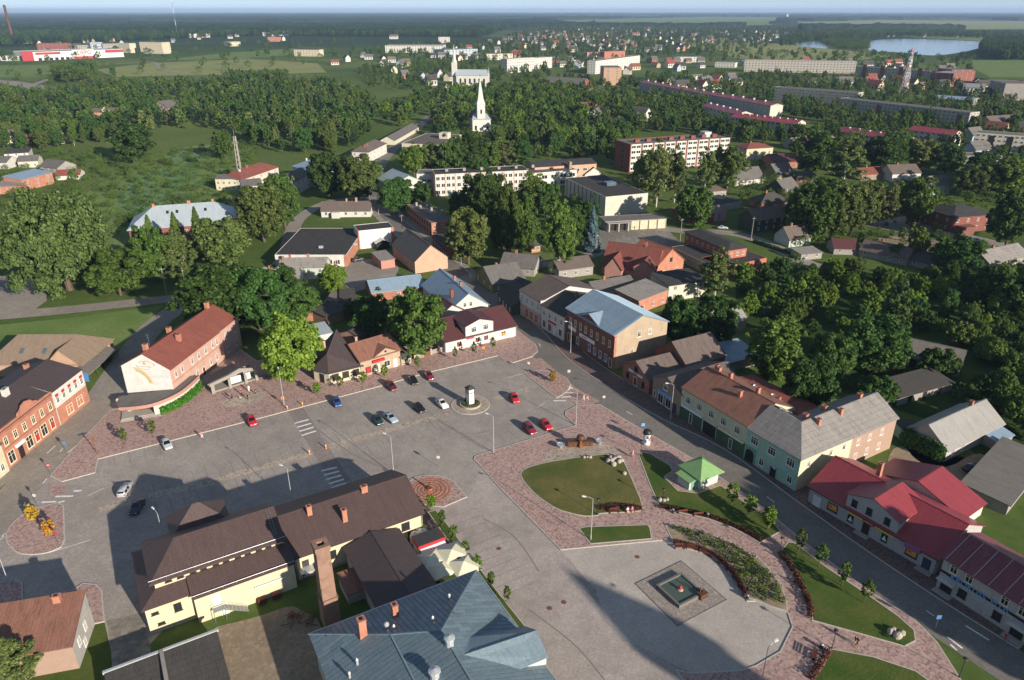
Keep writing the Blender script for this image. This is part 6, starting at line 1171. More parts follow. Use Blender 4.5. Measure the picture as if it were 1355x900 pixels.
for q, g in ((ch, 14), (ch2, 20)): FOOT.append((q.location.x - g, q.location.y - 60, 1, 0, 2 * g + (44 if q is ch2 else 0), 100))
# timber mast beside the peach house
tm = w('P', 319, 240); ms = thing('timber_mast', 'tall weathered timber lattice mast with a platform near the top', 'mast', (tm.x, tm.y, 0))
for sx, sy in ((-1, -1), (1, -1), (1, 1), (-1, 1)): mb = MB(); mb.bar((sx * .9, sy * .9, 0), (sx * .45, sy * .45, 24), .4, .4); mb.build('leg', 'wood_grey', ms)
mb = MB()
for i in range(9):
 z, z2 = i * 2.6, (i + 1) * 2.6; r, r2 = .9 - z / 53, .9 - z2 / 53
 for (ax, ay), (bx, by) in (((-1, -1), (1, -1)), ((1, -1), (1, 1)), ((1, 1), (-1, 1)), ((-1, 1), (-1, -1))): mb.bar((ax * r, ay * r, z), (bx * r2, by * r2, z2), .15, .15); mb.bar((bx * r, by * r, z), (ax * r2, ay * r2, z2), .15, .15)
stuff(mb.build('bracing', 'wood_grey', ms)); mb = MB(); mb.box(-1.3, 1.3, -1.3, 1.3, 20.5, 20.8); mb.build('platform', 'wood_grey', ms); mb = MB(); mb.tube((0, 0, 23), (0, 0, 28), .12); mb.build('antenna', 'metal_grey', ms)

# ------------------------------------------------------------------ apartment blocks and works on the far side of town
def block(name, label, a, b, d, top, wall, roofm='roof_felt_grey', roof='flat', rise=0, floors=5, bays=None, cat='apartment block', par=.5, panel=None, side=3, wins=True):
 """a, b: foot of the long front; top: (tile, x, y) where its upper edge shows above a"""
 A, B_ = w(*a), w(*b); hh = htop(A, *top); m = H(name, label, A, B_, d, hh, wall, roof=roof, rise=rise, roofm=roofm, cat=cat, par=par, ov=.5, og=.3)
 n = bays or max(3, int(m.L / 4.2)); fh_ = hh / floors
 if wins:
  m.fwin('F', n, [fh_ * i + fh_ * .3 for i in range(floors)], min(2.0, m.L / n * .55), fh_ * .5)
  for e_ in ('R', 'L'): m.fwin(e_, side, [fh_ * i + fh_ * .3 for i in range(floors)], 1.5, fh_ * .48)
 return m
m = block('apartment_block', 'long five storey apartment block with a dark red roof and white vents', ('T3', 700, 450), ('T4', 68, 590), 13, ('T3', 700, 408), 'grey_white', 'roof_red', 'gx', 1.8, 5, 34)
for i in range(14): m.box('roof_vent', 8 + i * m.L / 14.5, 9.4 + i * m.L / 14.5, 5.2, 6.8, m.h + 1, m.h + 2.9, 'white')
m.clad('R', .1, 12.9, 0, m.h, 'cream_pale', .06)
m = block('apartment_block', 'three storey block with a dark red roof and a cream gable', ('T3', 1005, 590), ('T3', 1180, 640), 14, ('T3', 1005, 525), 'cream_pale', 'roof_red', 'gx', 2.2, 3, 9)
for i in range(5): m.box('roof_vent', 4 + i * m.L / 5.5, 5.2 + i * m.L / 5.5, 5.0, 6.4, m.h + 1, m.h + 2.7, 'white')
m = block('apartment_block', 'low block with a long dark red roof and a pale gable end beside the limes', ('T3', 1150, 650), ('T4', 195, 700), 14, ('T3', 1150, 582), 'cream_pale', 'roof_red', 'gx', 2.4, 3, 16)
for i in range(8): m.box('roof_vent', 5 + i * m.L / 8.6, 6.2 + i * m.L / 8.6, 5.0, 6.4, m.h + 1, m.h + 2.7, 'white')
m = block('apartment_block', 'red-roofed three storey block half buried in birches', ('T4', 400, 715), ('T4', 745, 775), 13, ('T4', 400, 660), 'cream_pale', 'roof_red', 'gx', 2.4, 3, 14)
for i in range(6): m.box('roof_vent', 5 + i * m.L / 6.6, 6.2 + i * m.L / 6.6, 5.0, 6.4, m.h + 1, m.h + 2.7, 'white')
block('apartment_block', 'short red-roofed block behind the tall birch', ('T4', 760, 715), ('T4', 985, 745), 13, ('T4', 760, 655), 'cream_pale', 'roof_red', 'gx', 2.4, 3, 8)
m = block('apartment_block', 'long flat-roofed grey apartment block with brick balconies', ('T4', 412, 575), ('T4', 1062, 660), 13, ('T4', 412, 497), 'concrete', floors=5, bays=32)
for i in range(5): m.clad('F', m.L * (.12 + i * .2), m.L * (.12 + i * .2) + 4, 2.5, m.h - 2, 'brick_dark', .5, 'balcony')
block('apartment_block', 'flat-roofed pale grey block standing behind the long grey one', ('T4', 88, 510), ('T4', 505, 545), 13, ('T4', 88, 440), 'concrete', floors=5, bays=20)
m = block('apartment_block', 'very long grey block with rows of balconies before the lake', ('T4', -60, 362), ('T4', 500, 372), 13, ('T4', -60, 302), 'concrete', floors=5, bays=34)
m = block('apartment_block', 'grey brown block with brick stair towers before the lake', ('T4', 500, 385), ('T4', 870, 415), 13, ('T4', 500, 335), 'concrete', floors=4, bays=20)
for i in range(4): m.clad('F', m.L * (.1 + i * .25), m.L * (.1 + i * .25) + 6, 0, m.h + 3, 'brick_dark', 1.0, 'stair_tower')
block('brick_tower', 'tall dark red brick block at the edge of the fields', ('T4', 905, 415), ('T4', 975, 425), 30, ('T4', 905, 345), 'brick_wine', floors=6, bays=4); block('brick_tower', 'red brick block with a white rooftop beside the taller one', ('T4', 985, 440), ('T4', 1095, 425), 24, ('T4', 985, 372), 'brick_wine', 'roof_zinc', floors=5, bays=4)
block('concrete_block', 'grey concrete block with a pale blank end wall', ('T4', 1165, 490), ('T4', 1240, 512), 26, ('T4', 1165, 405), 'cement', floors=6, bays=5, side=0); block('white_hall', 'low white hall roof beside the concrete block', ('T4', 1040, 475), ('T4', 1150, 480), 30, ('T4', 1040, 440), 'store_white', 'roof_zinc', 'gx', 3, 2, 6, 'hall'); block('blue_hall', 'low hall with a blue roof near the concrete block', ('T4', 890, 520), ('T4', 1090, 535), 26, ('T4', 890, 495), 'cement', 'roof_blue', 'gx', 2, 1, 8, 'hall')
m = block('apartment_block', 'five storey cream panel block with dark balconies near the brick villa', ('T8', 985, 155), ('T8', 1290, 180), 13, ('T8', 985, 55), 'cream_pale', floors=5, bays=12)
for i in range(3): m.clad('F', m.L * (.2 + i * .28), m.L * (.2 + i * .28) + 3.4, 1, m.h - 1, 'sign_black', .12, 'balcony')
block('grey_roofed_block', 'block with a brown gable roof behind the cream panel block', ('T4', 1200, 660), ('T4', 1335, 650), 18, ('T4', 1200, 635), 'cement', 'roof_grey_brown', 'gx', 6, 3, 6)
# centre
block('hospital', 'white five storey hospital with ribbon windows', ('T3', 42, 365), ('T3', 175, 355), 14, ('T3', 42, 295), 'white', floors=5, bays=12, cat='hospital'); block('hospital', 'white hospital wing with the sun on its long front', ('T3', 175, 345), ('T3', 265, 338), 14, ('T3', 175, 290), 'white', floors=5, bays=9, cat='hospital')
block('apartment_block', 'long white panel block behind the tan tower', ('T3', 480, 370), ('T3', 700, 335), 13, ('T3', 480, 305), 'white', floors=5, bays=18); m = block('tan_tower', 'square tan brick tower block above the treetops', ('T3', 520, 425), ('T3', 608, 425), 40, ('T3', 520, 338), 'brick_tan', floors=7, bays=2, side=5)
block('slate_hall', 'brick hall with a broad slate grey roof', ('T3', 222, 435), ('T3', 415, 445), 26, ('T3', 222, 412), 'brick_wine', 'roof_slate', 'gx', 6, 2, 8, 'hall'); block('low_school', 'low flat building with a grey roof beside the slate hall', ('T3', 390, 480), ('T3', 515, 480), 20, ('T3', 390, 450), 'cement', floors=2, bays=8, cat='school')
for k, (a, b, d, t, wl, rm, lb) in enumerate(((('T3', 440, 285), ('T3', 515, 283), 14, ('T3', 440, 262), 'salmon', 'roof_felt_grey', 'salmon and white block beyond the hospital'), (('T3', 525, 292), ('T3', 628, 288), 14, ('T3', 525, 258), 'orange', 'roof_felt_grey', 'orange and cream block in the far town'), (('T3', 345, 305), ('T3', 390, 305), 14, ('T3', 345, 285), 'white', 'roof_rust', 'white house with a red roof beside the hospital'), (('T3', 890, 310), ('T3', 1020, 310), 20, ('T3', 890, 285), 'white', 'roof_slate', 'long white barn with a slate roof at the meadow'), (('T3', 970, 400), ('T3', 1065, 395), 18, ('T3', 970, 380), 'white', 'roof_slate_light', 'low white works behind the red-roofed block'), (('T3', 1220, 330), ('T3', 1350, 330), 20, ('T3', 1220, 305), 'light_blue', 'roof_blue', 'pale blue depot hall at the fields'), (('T3', -60, 300), ('T3', 70, 298), 14, ('T3', -60, 270), 'cream_pale', 'roof_felt_grey', 'cream block left of the hospital'), (('T3', 1075, 335), ('T3', 1175, 338), 22, ('T3', 1075, 312), 'white', 'roof_zinc', 'white workshop hall in the far town'))):
 block('far_building', lb, a, b, d, t, wl, rm, floors=2 if k > 2 else 4, bays=7, cat='building')
# west and north-west
m = block('mall', 'white and blue shopping hall with a grey glass roof north of the wood', ('T2', 715, 262), ('T2', 1005, 262), 60, ('T2', 715, 228), 'white', 'roof_slate_light', floors=3, bays=22, cat='hall'); block('mall_wing', 'low grey wing of the shopping hall', ('T2', 1010, 285), ('T2', 1175, 278), 40, ('T2', 1010, 250), 'light_blue', 'roof_slate', floors=2, bays=10, cat='hall')
block('yellow_block', 'yellow and pink four storey house alone on the meadow', ('T2', 262, 280), ('T2', 388, 282), 18, ('T2', 262, 245), 'cream', 'roof_slate_dark', 'hip', 4, 4, 9); block('white_block', 'white block at the edge of the far wood', ('T2', 105, 180), ('T2', 168, 180), 14, ('T2', 105, 162), 'white', floors=4, bays=5); block('white_block', 'wide white block with a sunny front before the far wood', ('T2', 170, 178), ('T2', 278, 176), 14, ('T2', 170, 155), 'white', floors=4, bays=8); block('brick_block', 'small red brick block before the far wood', ('T2', 130, 208), ('T2', 190, 208), 16, ('T2', 130, 185), 'brick_orange', floors=3, bays=4)
block('church_hall', 'little white chapel with a tower at the far wood', ('T2', 735, 195), ('T2', 775, 195), 20, ('T2', 735, 182), 'white', 'roof_slate', 'gx', 6, 1, 3, 'chapel'); block('white_block', 'white block standing before the pines', ('T2', 980, 215), ('T2', 1035, 215), 14, ('T2', 980, 185), 'white', floors=5, bays=5)
block('apartment_block', 'cream five storey block on the far left edge of town', ('T1', 632, 278), ('T1', 690, 280), 16, ('T1', 632, 228), 'cream', floors=5, bays=6); block('apartment_block', 'cream block with the sun on its end beside the guyed mast', ('T1', 862, 285), ('T1', 905, 282), 60, ('T1', 862, 225), 'cream', floors=5, bays=4, side=10)
block('mast_hall', 'long low white hall with red ends near the guyed mast', ('T1', 995, 200), ('T1', 1110, 198), 20, ('T1', 995, 180), 'white', 'roof_rust', floors=2, bays=8, cat='hall')
for k, (x0, x1, y1, y0, wl, rm) in enumerate(((200, 365, 268, 230, 'brick_wine', 'roof_rust'), (395, 470, 262, 240, 'cement', 'roof_felt_grey'), (480, 545, 255, 225, 'light_blue', 'roof_slate'), (545, 630, 262, 232, 'cement', 'roof_slate'), (100, 170, 232, 205, 'cement', 'roof_slate'), (770, 850, 255, 232, 'cement', 'roof_felt_grey'), (1210, 1270, 245, 222, 'cream', 'roof_rust'), (5, 120, 322, 298, 'white', 'roof_zinc'))):
 block('works_hall', ('wine red works hall behind the big store', 'grey works hall right of the wine red one', 'pale blue works hall with rooftop plant', 'grey works hall beside the cream block', 'grey silo hall by the tall chimney', 'grey hall between the two cream blocks', 'cream house with a red roof at the pines', 'pale sheds beside the big store')[k], ('T1', x0, y1), ('T1', x1, y1 - 2), 30, ('T1', x0, y0), wl, rm, floors=2, bays=7, cat='works')
# the big store with its sign
A = w('T1', 150, 322); hh = htop(A, 'T1', 150, 278)
m = H('hardware_store', 'long white hardware store with red corner and sign boards on the meadow', A, w('T1', 655, 300), 70, hh, 'store_white', roof='flat', roofm='roof_zinc', cat='shop', par=1.0); L_ = m.L
m.clad('F', -9, 10, 0, hh + 1.5, 'store_red', 1.0, 'red_corner'); m.clad('F', 14, L_ * .33, hh * .68, hh * .96, 'store_red', .4, 'red_band'); m.clad('F', L_ * .8, L_, hh * .62, hh * .98, 'store_red', .5, 'red_band'); m.clad('F', L_ * .45, L_ * .68, hh * .3, hh * 1.12, 'store_white', .8, 'sign_wall'); m.clad('F', L_ * .46, L_ * .68, 0, hh * .3, 'store_red', 1.0, 'entrance'); m.text('F', L_ * .575, hh * .75, 'DEPO', hh * .72, 'sign_red', 1.4); m.clad('F', L_ * .47, L_ * .495, hh * .5, hh * .95, 'green_panel', 1.2, 'sign_tree')
for i in range(6): m.clad('F', L_ * (.1 + i * .055), L_ * (.1 + i * .055) + 6, 0, hh * .3, 'pane_shop', .3, 'gate')
# chimney and guyed mast on the horizon
p0 = w('T1', 70, 215); cy = thing('factory_chimney', 'very tall tapering factory chimney rising over the horizon', 'chimney', (p0.x, p0.y, 0)); mb = MB(); mb.lathe([(5.2, 0), (3.9, 60), (3.3, 96), (3.7, 96.2), (3.7, 99)], 14); mb.build('shaft', 'copper_dark', cy); mb = MB(); mb.lathe([(4.3, 0), (4.2, 2)], 12); mb.lathe([(3.9, 97.5), (0.0, 97.6)], 14); mb.build('crown', 'metal_dark', cy)
p0 = w('T1', 938, 195); gm_ = thing('guyed_mast', 'thin red and white guyed radio mast taller than the frame', 'mast', (p0.x, p0.y, 0))
plain('mast_red', '#b0483c'); plain('mast_white', '#d0d0d0')
for i in range(7): mb = MB(); mb.bar((0, 0, i * 18.5), (0, 0, i * 18.5 + 18.5), .9, .9); mb.build('mast_section', 'metal_grey' if i % 2 else 'mast_white', gm_)
lt_ = thing('radio_tower', 'red and white lattice radio tower among the apartment blocks', 'tower', (*w('T4', 745, 475), 0)); hh = htop(w('T4', 745, 475), 'T4', 785, 245)
for sx, sy in ((-1, -1), (1, -1), (1, 1), (-1, 1)):
 for i in range(6): z0, z1 = hh * i / 6, hh * (i + 1) / 6; r = lambda z: 3.2 * (1 - .75 * z / hh); mb = MB(); mb.bar((sx * r(z0), sy * r(z0), z0), (sx * r(z1), sy * r(z1), z1), .5, .5); mb.build('leg', 'mast_red' if i % 2 else 'mast_white', lt_)
mb = MB()
for i in range(14):
 z0, z1 = hh * i / 14, hh * (i + 1) / 14; a, b = 3.2 * (1 - .75 * z0 / hh), 3.2 * (1 - .75 * z1 / hh)
 for (ax, ay), (bx, by) in (((-1, -1), (1, -1)), ((1, -1), (1, 1)), ((1, 1), (-1, 1)), ((-1, 1), (-1, -1))): mb.bar((ax * a, ay * a, z0), (bx * b, by * b, z1), .2, .2); mb.bar((bx * a, by * a, z0), (ax * b, ay * b, z1), .2, .2)
stuff(mb.build('bracing', 'mast_white', lt_))
for k in range(3): mb = MB(); mb.lathe([(0, 0), (1.3, .1), (1.3, .8), (0, .9)], 10); o = mb.build('antenna_dish', 'metal_light', lt_, (0, -1.6, hh * (.62 + .12 * k))); o.rotation_euler = (R(90), 0, R(30 * k))
# water tower and farm on the horizon
p0 = w('T4', 157, 98); wt = thing('grain_tower', 'lone pale grain tower on the far fields', 'tower', (p0.x, p0.y, 0)); mb = MB(); mb.box(-9, 9, -7, 7, 0, 46); mb.build('shaft', 'cream_pale', wt); mb = MB(); mb.box(-7, 7, -5, 5, 46, 52); mb.build('head_house', 'cement', wt); mb = MB(); mb.box(9.1, 40, -8, 8, 0, 14); mb.build('store', 'cement', wt)
# the sprawl of small houses: each its own house, combined from a few wall and roof colours
def in_poly(x, y, poly):
 c = False
 for i in range(len(poly)):
  (x0, y0), (x1, y1) = poly[i], poly[i - 1]
  if (y0 > y) != (y1 > y) and x < (x1 - x0) * (y - y0) / (y1 - y0) + x0: c = not c
 return c
combos = [('white', 'roof_rust', 'white', 'red'), ('white', 'roof_slate', 'white', 'grey'), ('cream', 'roof_rust', 'cream', 'red'), ('cream', 'roof_slate_dark', 'cream', 'dark'), ('brick_orange', 'roof_slate', 'orange brick', 'grey'), ('white', 'roof_slate_dark', 'white', 'dark'), ('tan', 'roof_grey_brown', 'tan', 'brown'), ('light_blue', 'roof_slate', 'pale blue', 'grey')]
sub = {}
def subhouse(k, x, y, ang, L, d, h):
 wl, rm, a, b = combos[k]
 root = tag(place('suburban_house', None, None, (x, y, 0), ang), 'small far-off %s house with a %s roof among the suburb gardens' % (a, b), 'house', 'houses of the far suburb')
 if k not in sub:
  mb = MB(); mb.face([(0, 0, 0), (1, 0, 0), (1, 0, 1), (0, 0, 1)]); mb.face([(1, 1, 0), (0, 1, 0), (0, 1, 1), (1, 1, 1)]); mb.face([(1, 0, 0), (1, 1, 0), (1, 1, 1), (1, .5, 1.7), (1, 0, 1)]); mb.face([(0, 1, 0), (0, 0, 0), (0, 0, 1), (0, .5, 1.7), (0, 1, 1)]); wm = mb.mesh('wall', wl)
  mb = MB(); mb.slab([(-.04, -.08, .92), (1.04, -.08, .92), (1.04, .5, 1.74), (-.04, .5, 1.74)], .06); mb.slab([(1.04, 1.08, .92), (-.04, 1.08, .92), (-.04, .5, 1.74), (1.04, .5, 1.74)], .06); rmh = mb.mesh('roof', rm)
  mb = MB(); mb.box(-.07, .07, -.02, .01, .3, .7); sub[k] = (wm, rmh, mb.mesh('window', 'pane'))
 wm, rmh, wi = sub[k]
 place('wall', wm, root, (0, 0, 0), 0, (L, d, h)); place('roof', rmh, root, (0, 0, 0), 0, (L, d, h))
 for i in range(3): place('window', wi, root, (L * (.2 + .3 * i), 0, 0), 0, (L, 4, h))
 FOOT.append((x, y, math.cos(ang), math.sin(ang), L, d))
def scatter_houses(poly, n, seed, hmin=4.5):
 r = random.Random(seed); made = []; tries = 0; xs = [p[0] for p in poly]; ys = [p[1] for p in poly]
 while len(made) < n and tries < 6000:
  tries += 1; px_, py_ = r.uniform(min(xs), max(xs)), r.uniform(min(ys), max(ys))
  if not in_poly(px_, py_, poly): continue
  p = w('P', px_, py_)
  if any((p - q).length < 26 for q in made) or blocked(p.x, p.y, 8): continue
  made.append(p); subhouse(r.choice([0, 0, 1, 1, 2, 3, 4, 5, 5, 6, 7]), p.x, p.y, R(r.choice([20, 30, -60, -50, 0, 10, 70])), r.uniform(10, 17), r.uniform(8, 11), r.uniform(hmin, hmin + 3))
def blocked(x, y, m=1.5):
 for ox, oy, c, s, L, d in FOOT:
  dx, dy = x - ox, y - oy; u, v = dx * c + dy * s, -dx * s + dy * c
  if -m < u < L + m and -m < v < d + m: return True
 return False
scatter_houses([(690, 46), (790, 37), (900, 40), (1010, 42), (1060, 48), (1010, 56), (930, 60), (890, 70), (800, 72), (700, 66), (640, 58)], 190, 5)
scatter_houses([(560, 70), (640, 60), (690, 66), (700, 76), (620, 86), (540, 80)], 14, 6); scatter_houses([(480, 72), (560, 75), (575, 100), (520, 98), (430, 85)], 10, 7)
scatter_houses([(1150, 46), (1340, 47), (1340, 50), (1150, 49)], 8, 8); scatter_houses([(870, 115), (960, 108), (1000, 112), (900, 124)], 8, 9); scatter_houses([(520, 105), (600, 100), (590, 125), (560, 120)], 7, 10); scatter_houses([(1055, 112), (1200, 108), (1330, 116), (1300, 124), (1100, 118)], 20, 12); scatter_houses([(700, 80), (850, 78), (960, 88), (1000, 98), (860, 102), (740, 96)], 22, 16); scatter_houses([(1040, 82), (1180, 86), (1290, 100), (1200, 100), (1060, 94)], 16, 17)
scatter_houses([(20, 60), (200, 50), (320, 46), (420, 52), (300, 58), (100, 68)], 18, 13); scatter_houses([(1200, 188), (1340, 172), (1345, 205), (1290, 215)], 6, 14); scatter_houses([(770, 150), (845, 158), (840, 172), (760, 168)], 6, 15, 4)

# ------------------------------------------------------------------ trees
leaf('leaf_lime', '#3a5420', '#4f6b2e', '#677e3d'); leaf('leaf_maple', '#4a6622', '#5f802e', '#77963e'); leaf('leaf_dark', '#2e4a20', '#3f5f2c', '#537338'); leaf('leaf_birch', '#4c6130', '#627640', '#7c8b56'); leaf('leaf_spruce', '#1e3124', '#294030', '#364e3d'); leaf('leaf_blue', '#4d6468', '#5f777c', '#748c90'); leaf('leaf_brown', '#43562a', '#576935', '#6d7a42'); leaf('leaf_willow', '#415a2d', '#556e3b', '#6d824b'); leaf('leaf_gold', '#8a7420', '#b09030', '#c9a844'); leaf('leaf_hedge', '#4a2f26', '#5c3c2e', '#6d4838'); leaf('leaf_ivy', '#3a6a1c', '#4c8426', '#62983a')
plain('bark', '#5d5145', .95, .1, var=.3); plain('bark_birch', '#b5b0a6', .9, .1, var=.3); plain('bark_young', '#6d5a45', .9, .1)
nr = np.random.default_rng(4)
def quads(cen, nor, size, name, mat, elong=.75):
 n = len(cen); a = nr.normal(size=(n, 3)); u = np.cross(nor, a); u /= np.linalg.norm(u, axis=1)[:, None] + 1e-9; v = np.cross(nor, u)
 sz = (size * nr.uniform(.65, 1.25, n))[:, None]; u = u * sz * .5; v = v * sz * .5 * elong; bend = nor * sz * .12
 P = np.stack([cen - u - v, cen + u - v + bend, cen + u + v, cen - u + v + bend], 1).reshape(-1, 3)
 me = bpy.data.meshes.new(name); me.vertices.add(4 * n); me.vertices.foreach_set('co', P.astype(np.float32).ravel())
 me.loops.add(4 * n); me.loops.foreach_set('vertex_index', np.arange(4 * n, dtype=np.int32)); me.polygons.add(n); me.polygons.foreach_set('loop_start', np.arange(0, 4 * n, 4, dtype=np.int32))
 me.update(calc_edges=True); me.materials.append(mt(mat)); return me
def unit(n): d = nr.normal(size=(n, 3)); return d / np.linalg.norm(d, axis=1)[:, None]
def clumps(cs, rs, per, size, jitter=.5):
 C, N = [], []
 for c, r in zip(cs, rs):
  k = max(6, int(per * (r ** 2))); d = unit(k); d[:, 2] = np.where(d[:, 2] < -.55, -d[:, 2], d[:, 2])
  rad = r * nr.uniform(.3, 1.12, k)[:, None]; C.append(np.array(c) + d * rad * np.array([1, 1, 1.15])); nn = d + nr.normal(size=(k, 3)) * jitter; nn[:, 2] += .25; N.append(nn / np.linalg.norm(nn, axis=1)[:, None])
 return np.concatenate(C), np.concatenate(N)
def crown_round(Hh, Wd, base, ncl, per, size, mat, ragged=.2, top=1.0, name='crown'):
 """clumps spread over an uneven ovoid"""
 cs, rs = [], []; cz = (Hh + base) / 2; rz = (Hh - base) / 2; ph = nr.uniform(0, 6.28, 3)
 for i in range(ncl):
  d = unit(1)[0]; t = math.atan2(d[1], d[0]); f = (1 + ragged * math.sin(2 * t + ph[0]) * .6 + ragged * math.sin(3 * t + ph[1]) * .5 + nr.normal() * ragged * .5) * (nr.uniform(.45, 1) ** .45)
  zz = d[2]; tap = 1 - max(0, zz) * (1 - top) * .8
  r = Wd * nr.uniform(.045, .125); cs.append((d[0] * f * (Wd / 2 - r * .6) * tap, d[1] * f * (Wd / 2 - r * .6) * tap, cz + zz * f * (rz - r * .5))); rs.append(r)
 C, N = clumps(cs, rs, per, size); return quads(C, N, size, name, mat)
def crown_cone(Hh, Wd, base, tiers, mat, size, dens=1.0):
 C, N = [], []
 for i in range(tiers):
  t = i / (tiers - 1); z = base + (Hh - base) * t; r = Wd / 2 * (1 - t) ** .8 + .15; k = int((26 + 60 * (1 - t)) * dens)
  a = nr.uniform(0, 6.28, k); q = r * np.sqrt(nr.uniform(.15, 1, k)) * (1 + .18 * np.sin(a * 5 + i)); C.append(np.stack([q * np.cos(a), q * np.sin(a), z - q * .35 + nr.normal(size=k) * .15], 1)); nn = np.stack([np.cos(a) * .7, np.sin(a) * .7, np.full(k, .8)], 1) + nr.normal(size=(k, 3)) * .35; N.append(nn / np.linalg.norm(nn, axis=1)[:, None])
 return quads(np.concatenate(C), np.concatenate(N), size, 'crown', mat)
def trunk(Hh, r, base, Wd, mat, limbs=6):
 mb = MB(); pts = [Vector((0, 0, -.1))]
 for i in range(4): pts.append(pts[-1] + Vector((nr.normal() * .12, nr.normal() * .12, (Hh * .72) / 4)))
 for i in range(4): mb.tube(pts[i], pts[i + 1], r * (1 - i * .2), r * (1 - (i + 1) * .2), 7, cap=False)
 for i in range(limbs):
  a = i * 2.4 + nr.uniform(0, .6); z = base * .9 + (Hh * .45) * i / limbs; p = Vector((0, 0, z)); e = p + Vector((math.cos(a) * Wd * .33, math.sin(a) * Wd * .33, Hh * .18)); mb.tube(p, e, r * .42, r * .12, 5, cap=False)
 return mb.mesh('trunk', mat)
KIND = {}
def proto(kind, Hh, crowns, tr_): KIND[kind] = (Hh, crowns, tr_)
proto('lime', 16, [crown_round(16, 11.5, 2.2, 188, 130, 0.49, 'leaf_lime'), crown_round(16, 10.5, 2.0, 178, 130, 0.49, 'leaf_lime', .28), crown_round(16, 11, 2.2, 183, 130, 0.49, 'leaf_brown', .22)], trunk(16, .42, 2.4, 11, 'bark'))
proto('dark', 16, [crown_round(16, 12, 1.8, 193, 130, 0.49, 'leaf_dark'), crown_round(16, 11.5, 2.0, 178, 130, 0.49, 'leaf_dark', .3)], trunk(16, .42, 2.4, 11, 'bark'))
proto('maple', 14, [crown_round(14, 12.5, 2.2, 168, 119, 0.52, 'leaf_maple', .22), crown_round(14, 12, 2.2, 153, 119, 0.52, 'leaf_maple', .3)], trunk(14, .35, 2.6, 11, 'bark'))
proto('birch', 18, [crown_round(18, 8.4, 2.6, 163, 171, 0.4, 'leaf_birch', .3, .35), crown_round(18, 7.6, 2.6, 147, 171, 0.4, 'leaf_birch', .34, .3), crown_round(18, 8.6, 2.2, 153, 165, 0.4, 'leaf_lime', .3, .35)], trunk(18, .24, 3, 6, 'bark_birch'))
proto('poplar', 22, [crown_round(22, 8.0, 3, 193, 143, 0.49, 'leaf_willow', .22, .45), crown_round(22, 7.4, 3, 178, 143, 0.49, 'leaf_lime', .26, .4)], trunk(22, .4, 3, 6, 'bark'))
proto('old', 18, [crown_round(18, 19, 2.2, 280, 96, 0.49, 'leaf_willow', .34), crown_round(18, 17, 2.4, 241, 102, 0.49, 'leaf_willow', .3)], trunk(18, .8, 3, 17, 'bark', 11))
proto('spruce', 18, [crown_cone(18, 7, .8, 26, 'leaf_spruce', 0.59, 2.4), crown_cone(18, 6.2, .8, 26, 'leaf_spruce', 0.59, 2.4)], trunk(18, .28, 3, 1, 'bark', 0))
proto('pointed', 16, [crown_cone(16, 7.5, 1, 26, 'leaf_lime', 0.55, 3.4)], trunk(16, .28, 3, 1, 'bark', 0))
proto('blue', 14, [crown_cone(14, 6, .4, 24, 'leaf_blue', 0.52, 2.9)], trunk(14, .25, 2, 1, 'bark', 0))
proto('orchard', 7, [crown_round(7, 7.6, .8, 117, 200, 0.35, 'leaf_lime', .3), crown_round(7, 7, .8, 107, 200, 0.35, 'leaf_dark', .3), crown_round(7, 6.6, .6, 102, 200, 0.35, 'leaf_maple', .34)], trunk(7, .18, 1, 6, 'bark'))
proto('bush', 3, [crown_round(3, 4.2, -.4, 66, 429, 0.24, 'leaf_lime', .3), crown_round(3, 4.2, -.4, 66, 429, 0.24, 'leaf_willow', .34), crown_round(3, 4, -.4, 61, 429, 0.24, 'leaf_dark', .3)], trunk(3, .08, .3, 3, 'bark', 4))
proto('sapling', 4.2, [crown_round(4.2, 1.8, .9, 60, 900, .17, 'leaf_maple', .16, .5), crown_round(4.2, 1.7, 1.0, 55, 900, .17, 'leaf_lime', .18, .5)], trunk(4.2, .06, 1.5, .8, 'bark_young', 4))
proto('shrub', 1, [crown_round(1, 1.5, -.1, 30, 500, .15, 'leaf_maple', .25), crown_round(1, 1.4, -.1, 28, 500, .15, 'leaf_birch', .25), crown_round(1, 1.5, -.1, 28, 500, .15, 'leaf_dark', .25)], trunk(1, .03, .2, 1, 'bark', 3))
proto('pine', 17, [crown_round(17, 7.5, 5, 102, 130, 0.52, 'leaf_spruce', .3, .6), crown_round(17, 6.5, 4, 96, 130, 0.52, 'leaf_dark', .3, .5)], trunk(17, .3, 6, 4, 'bark', 4))
NTREE = 0
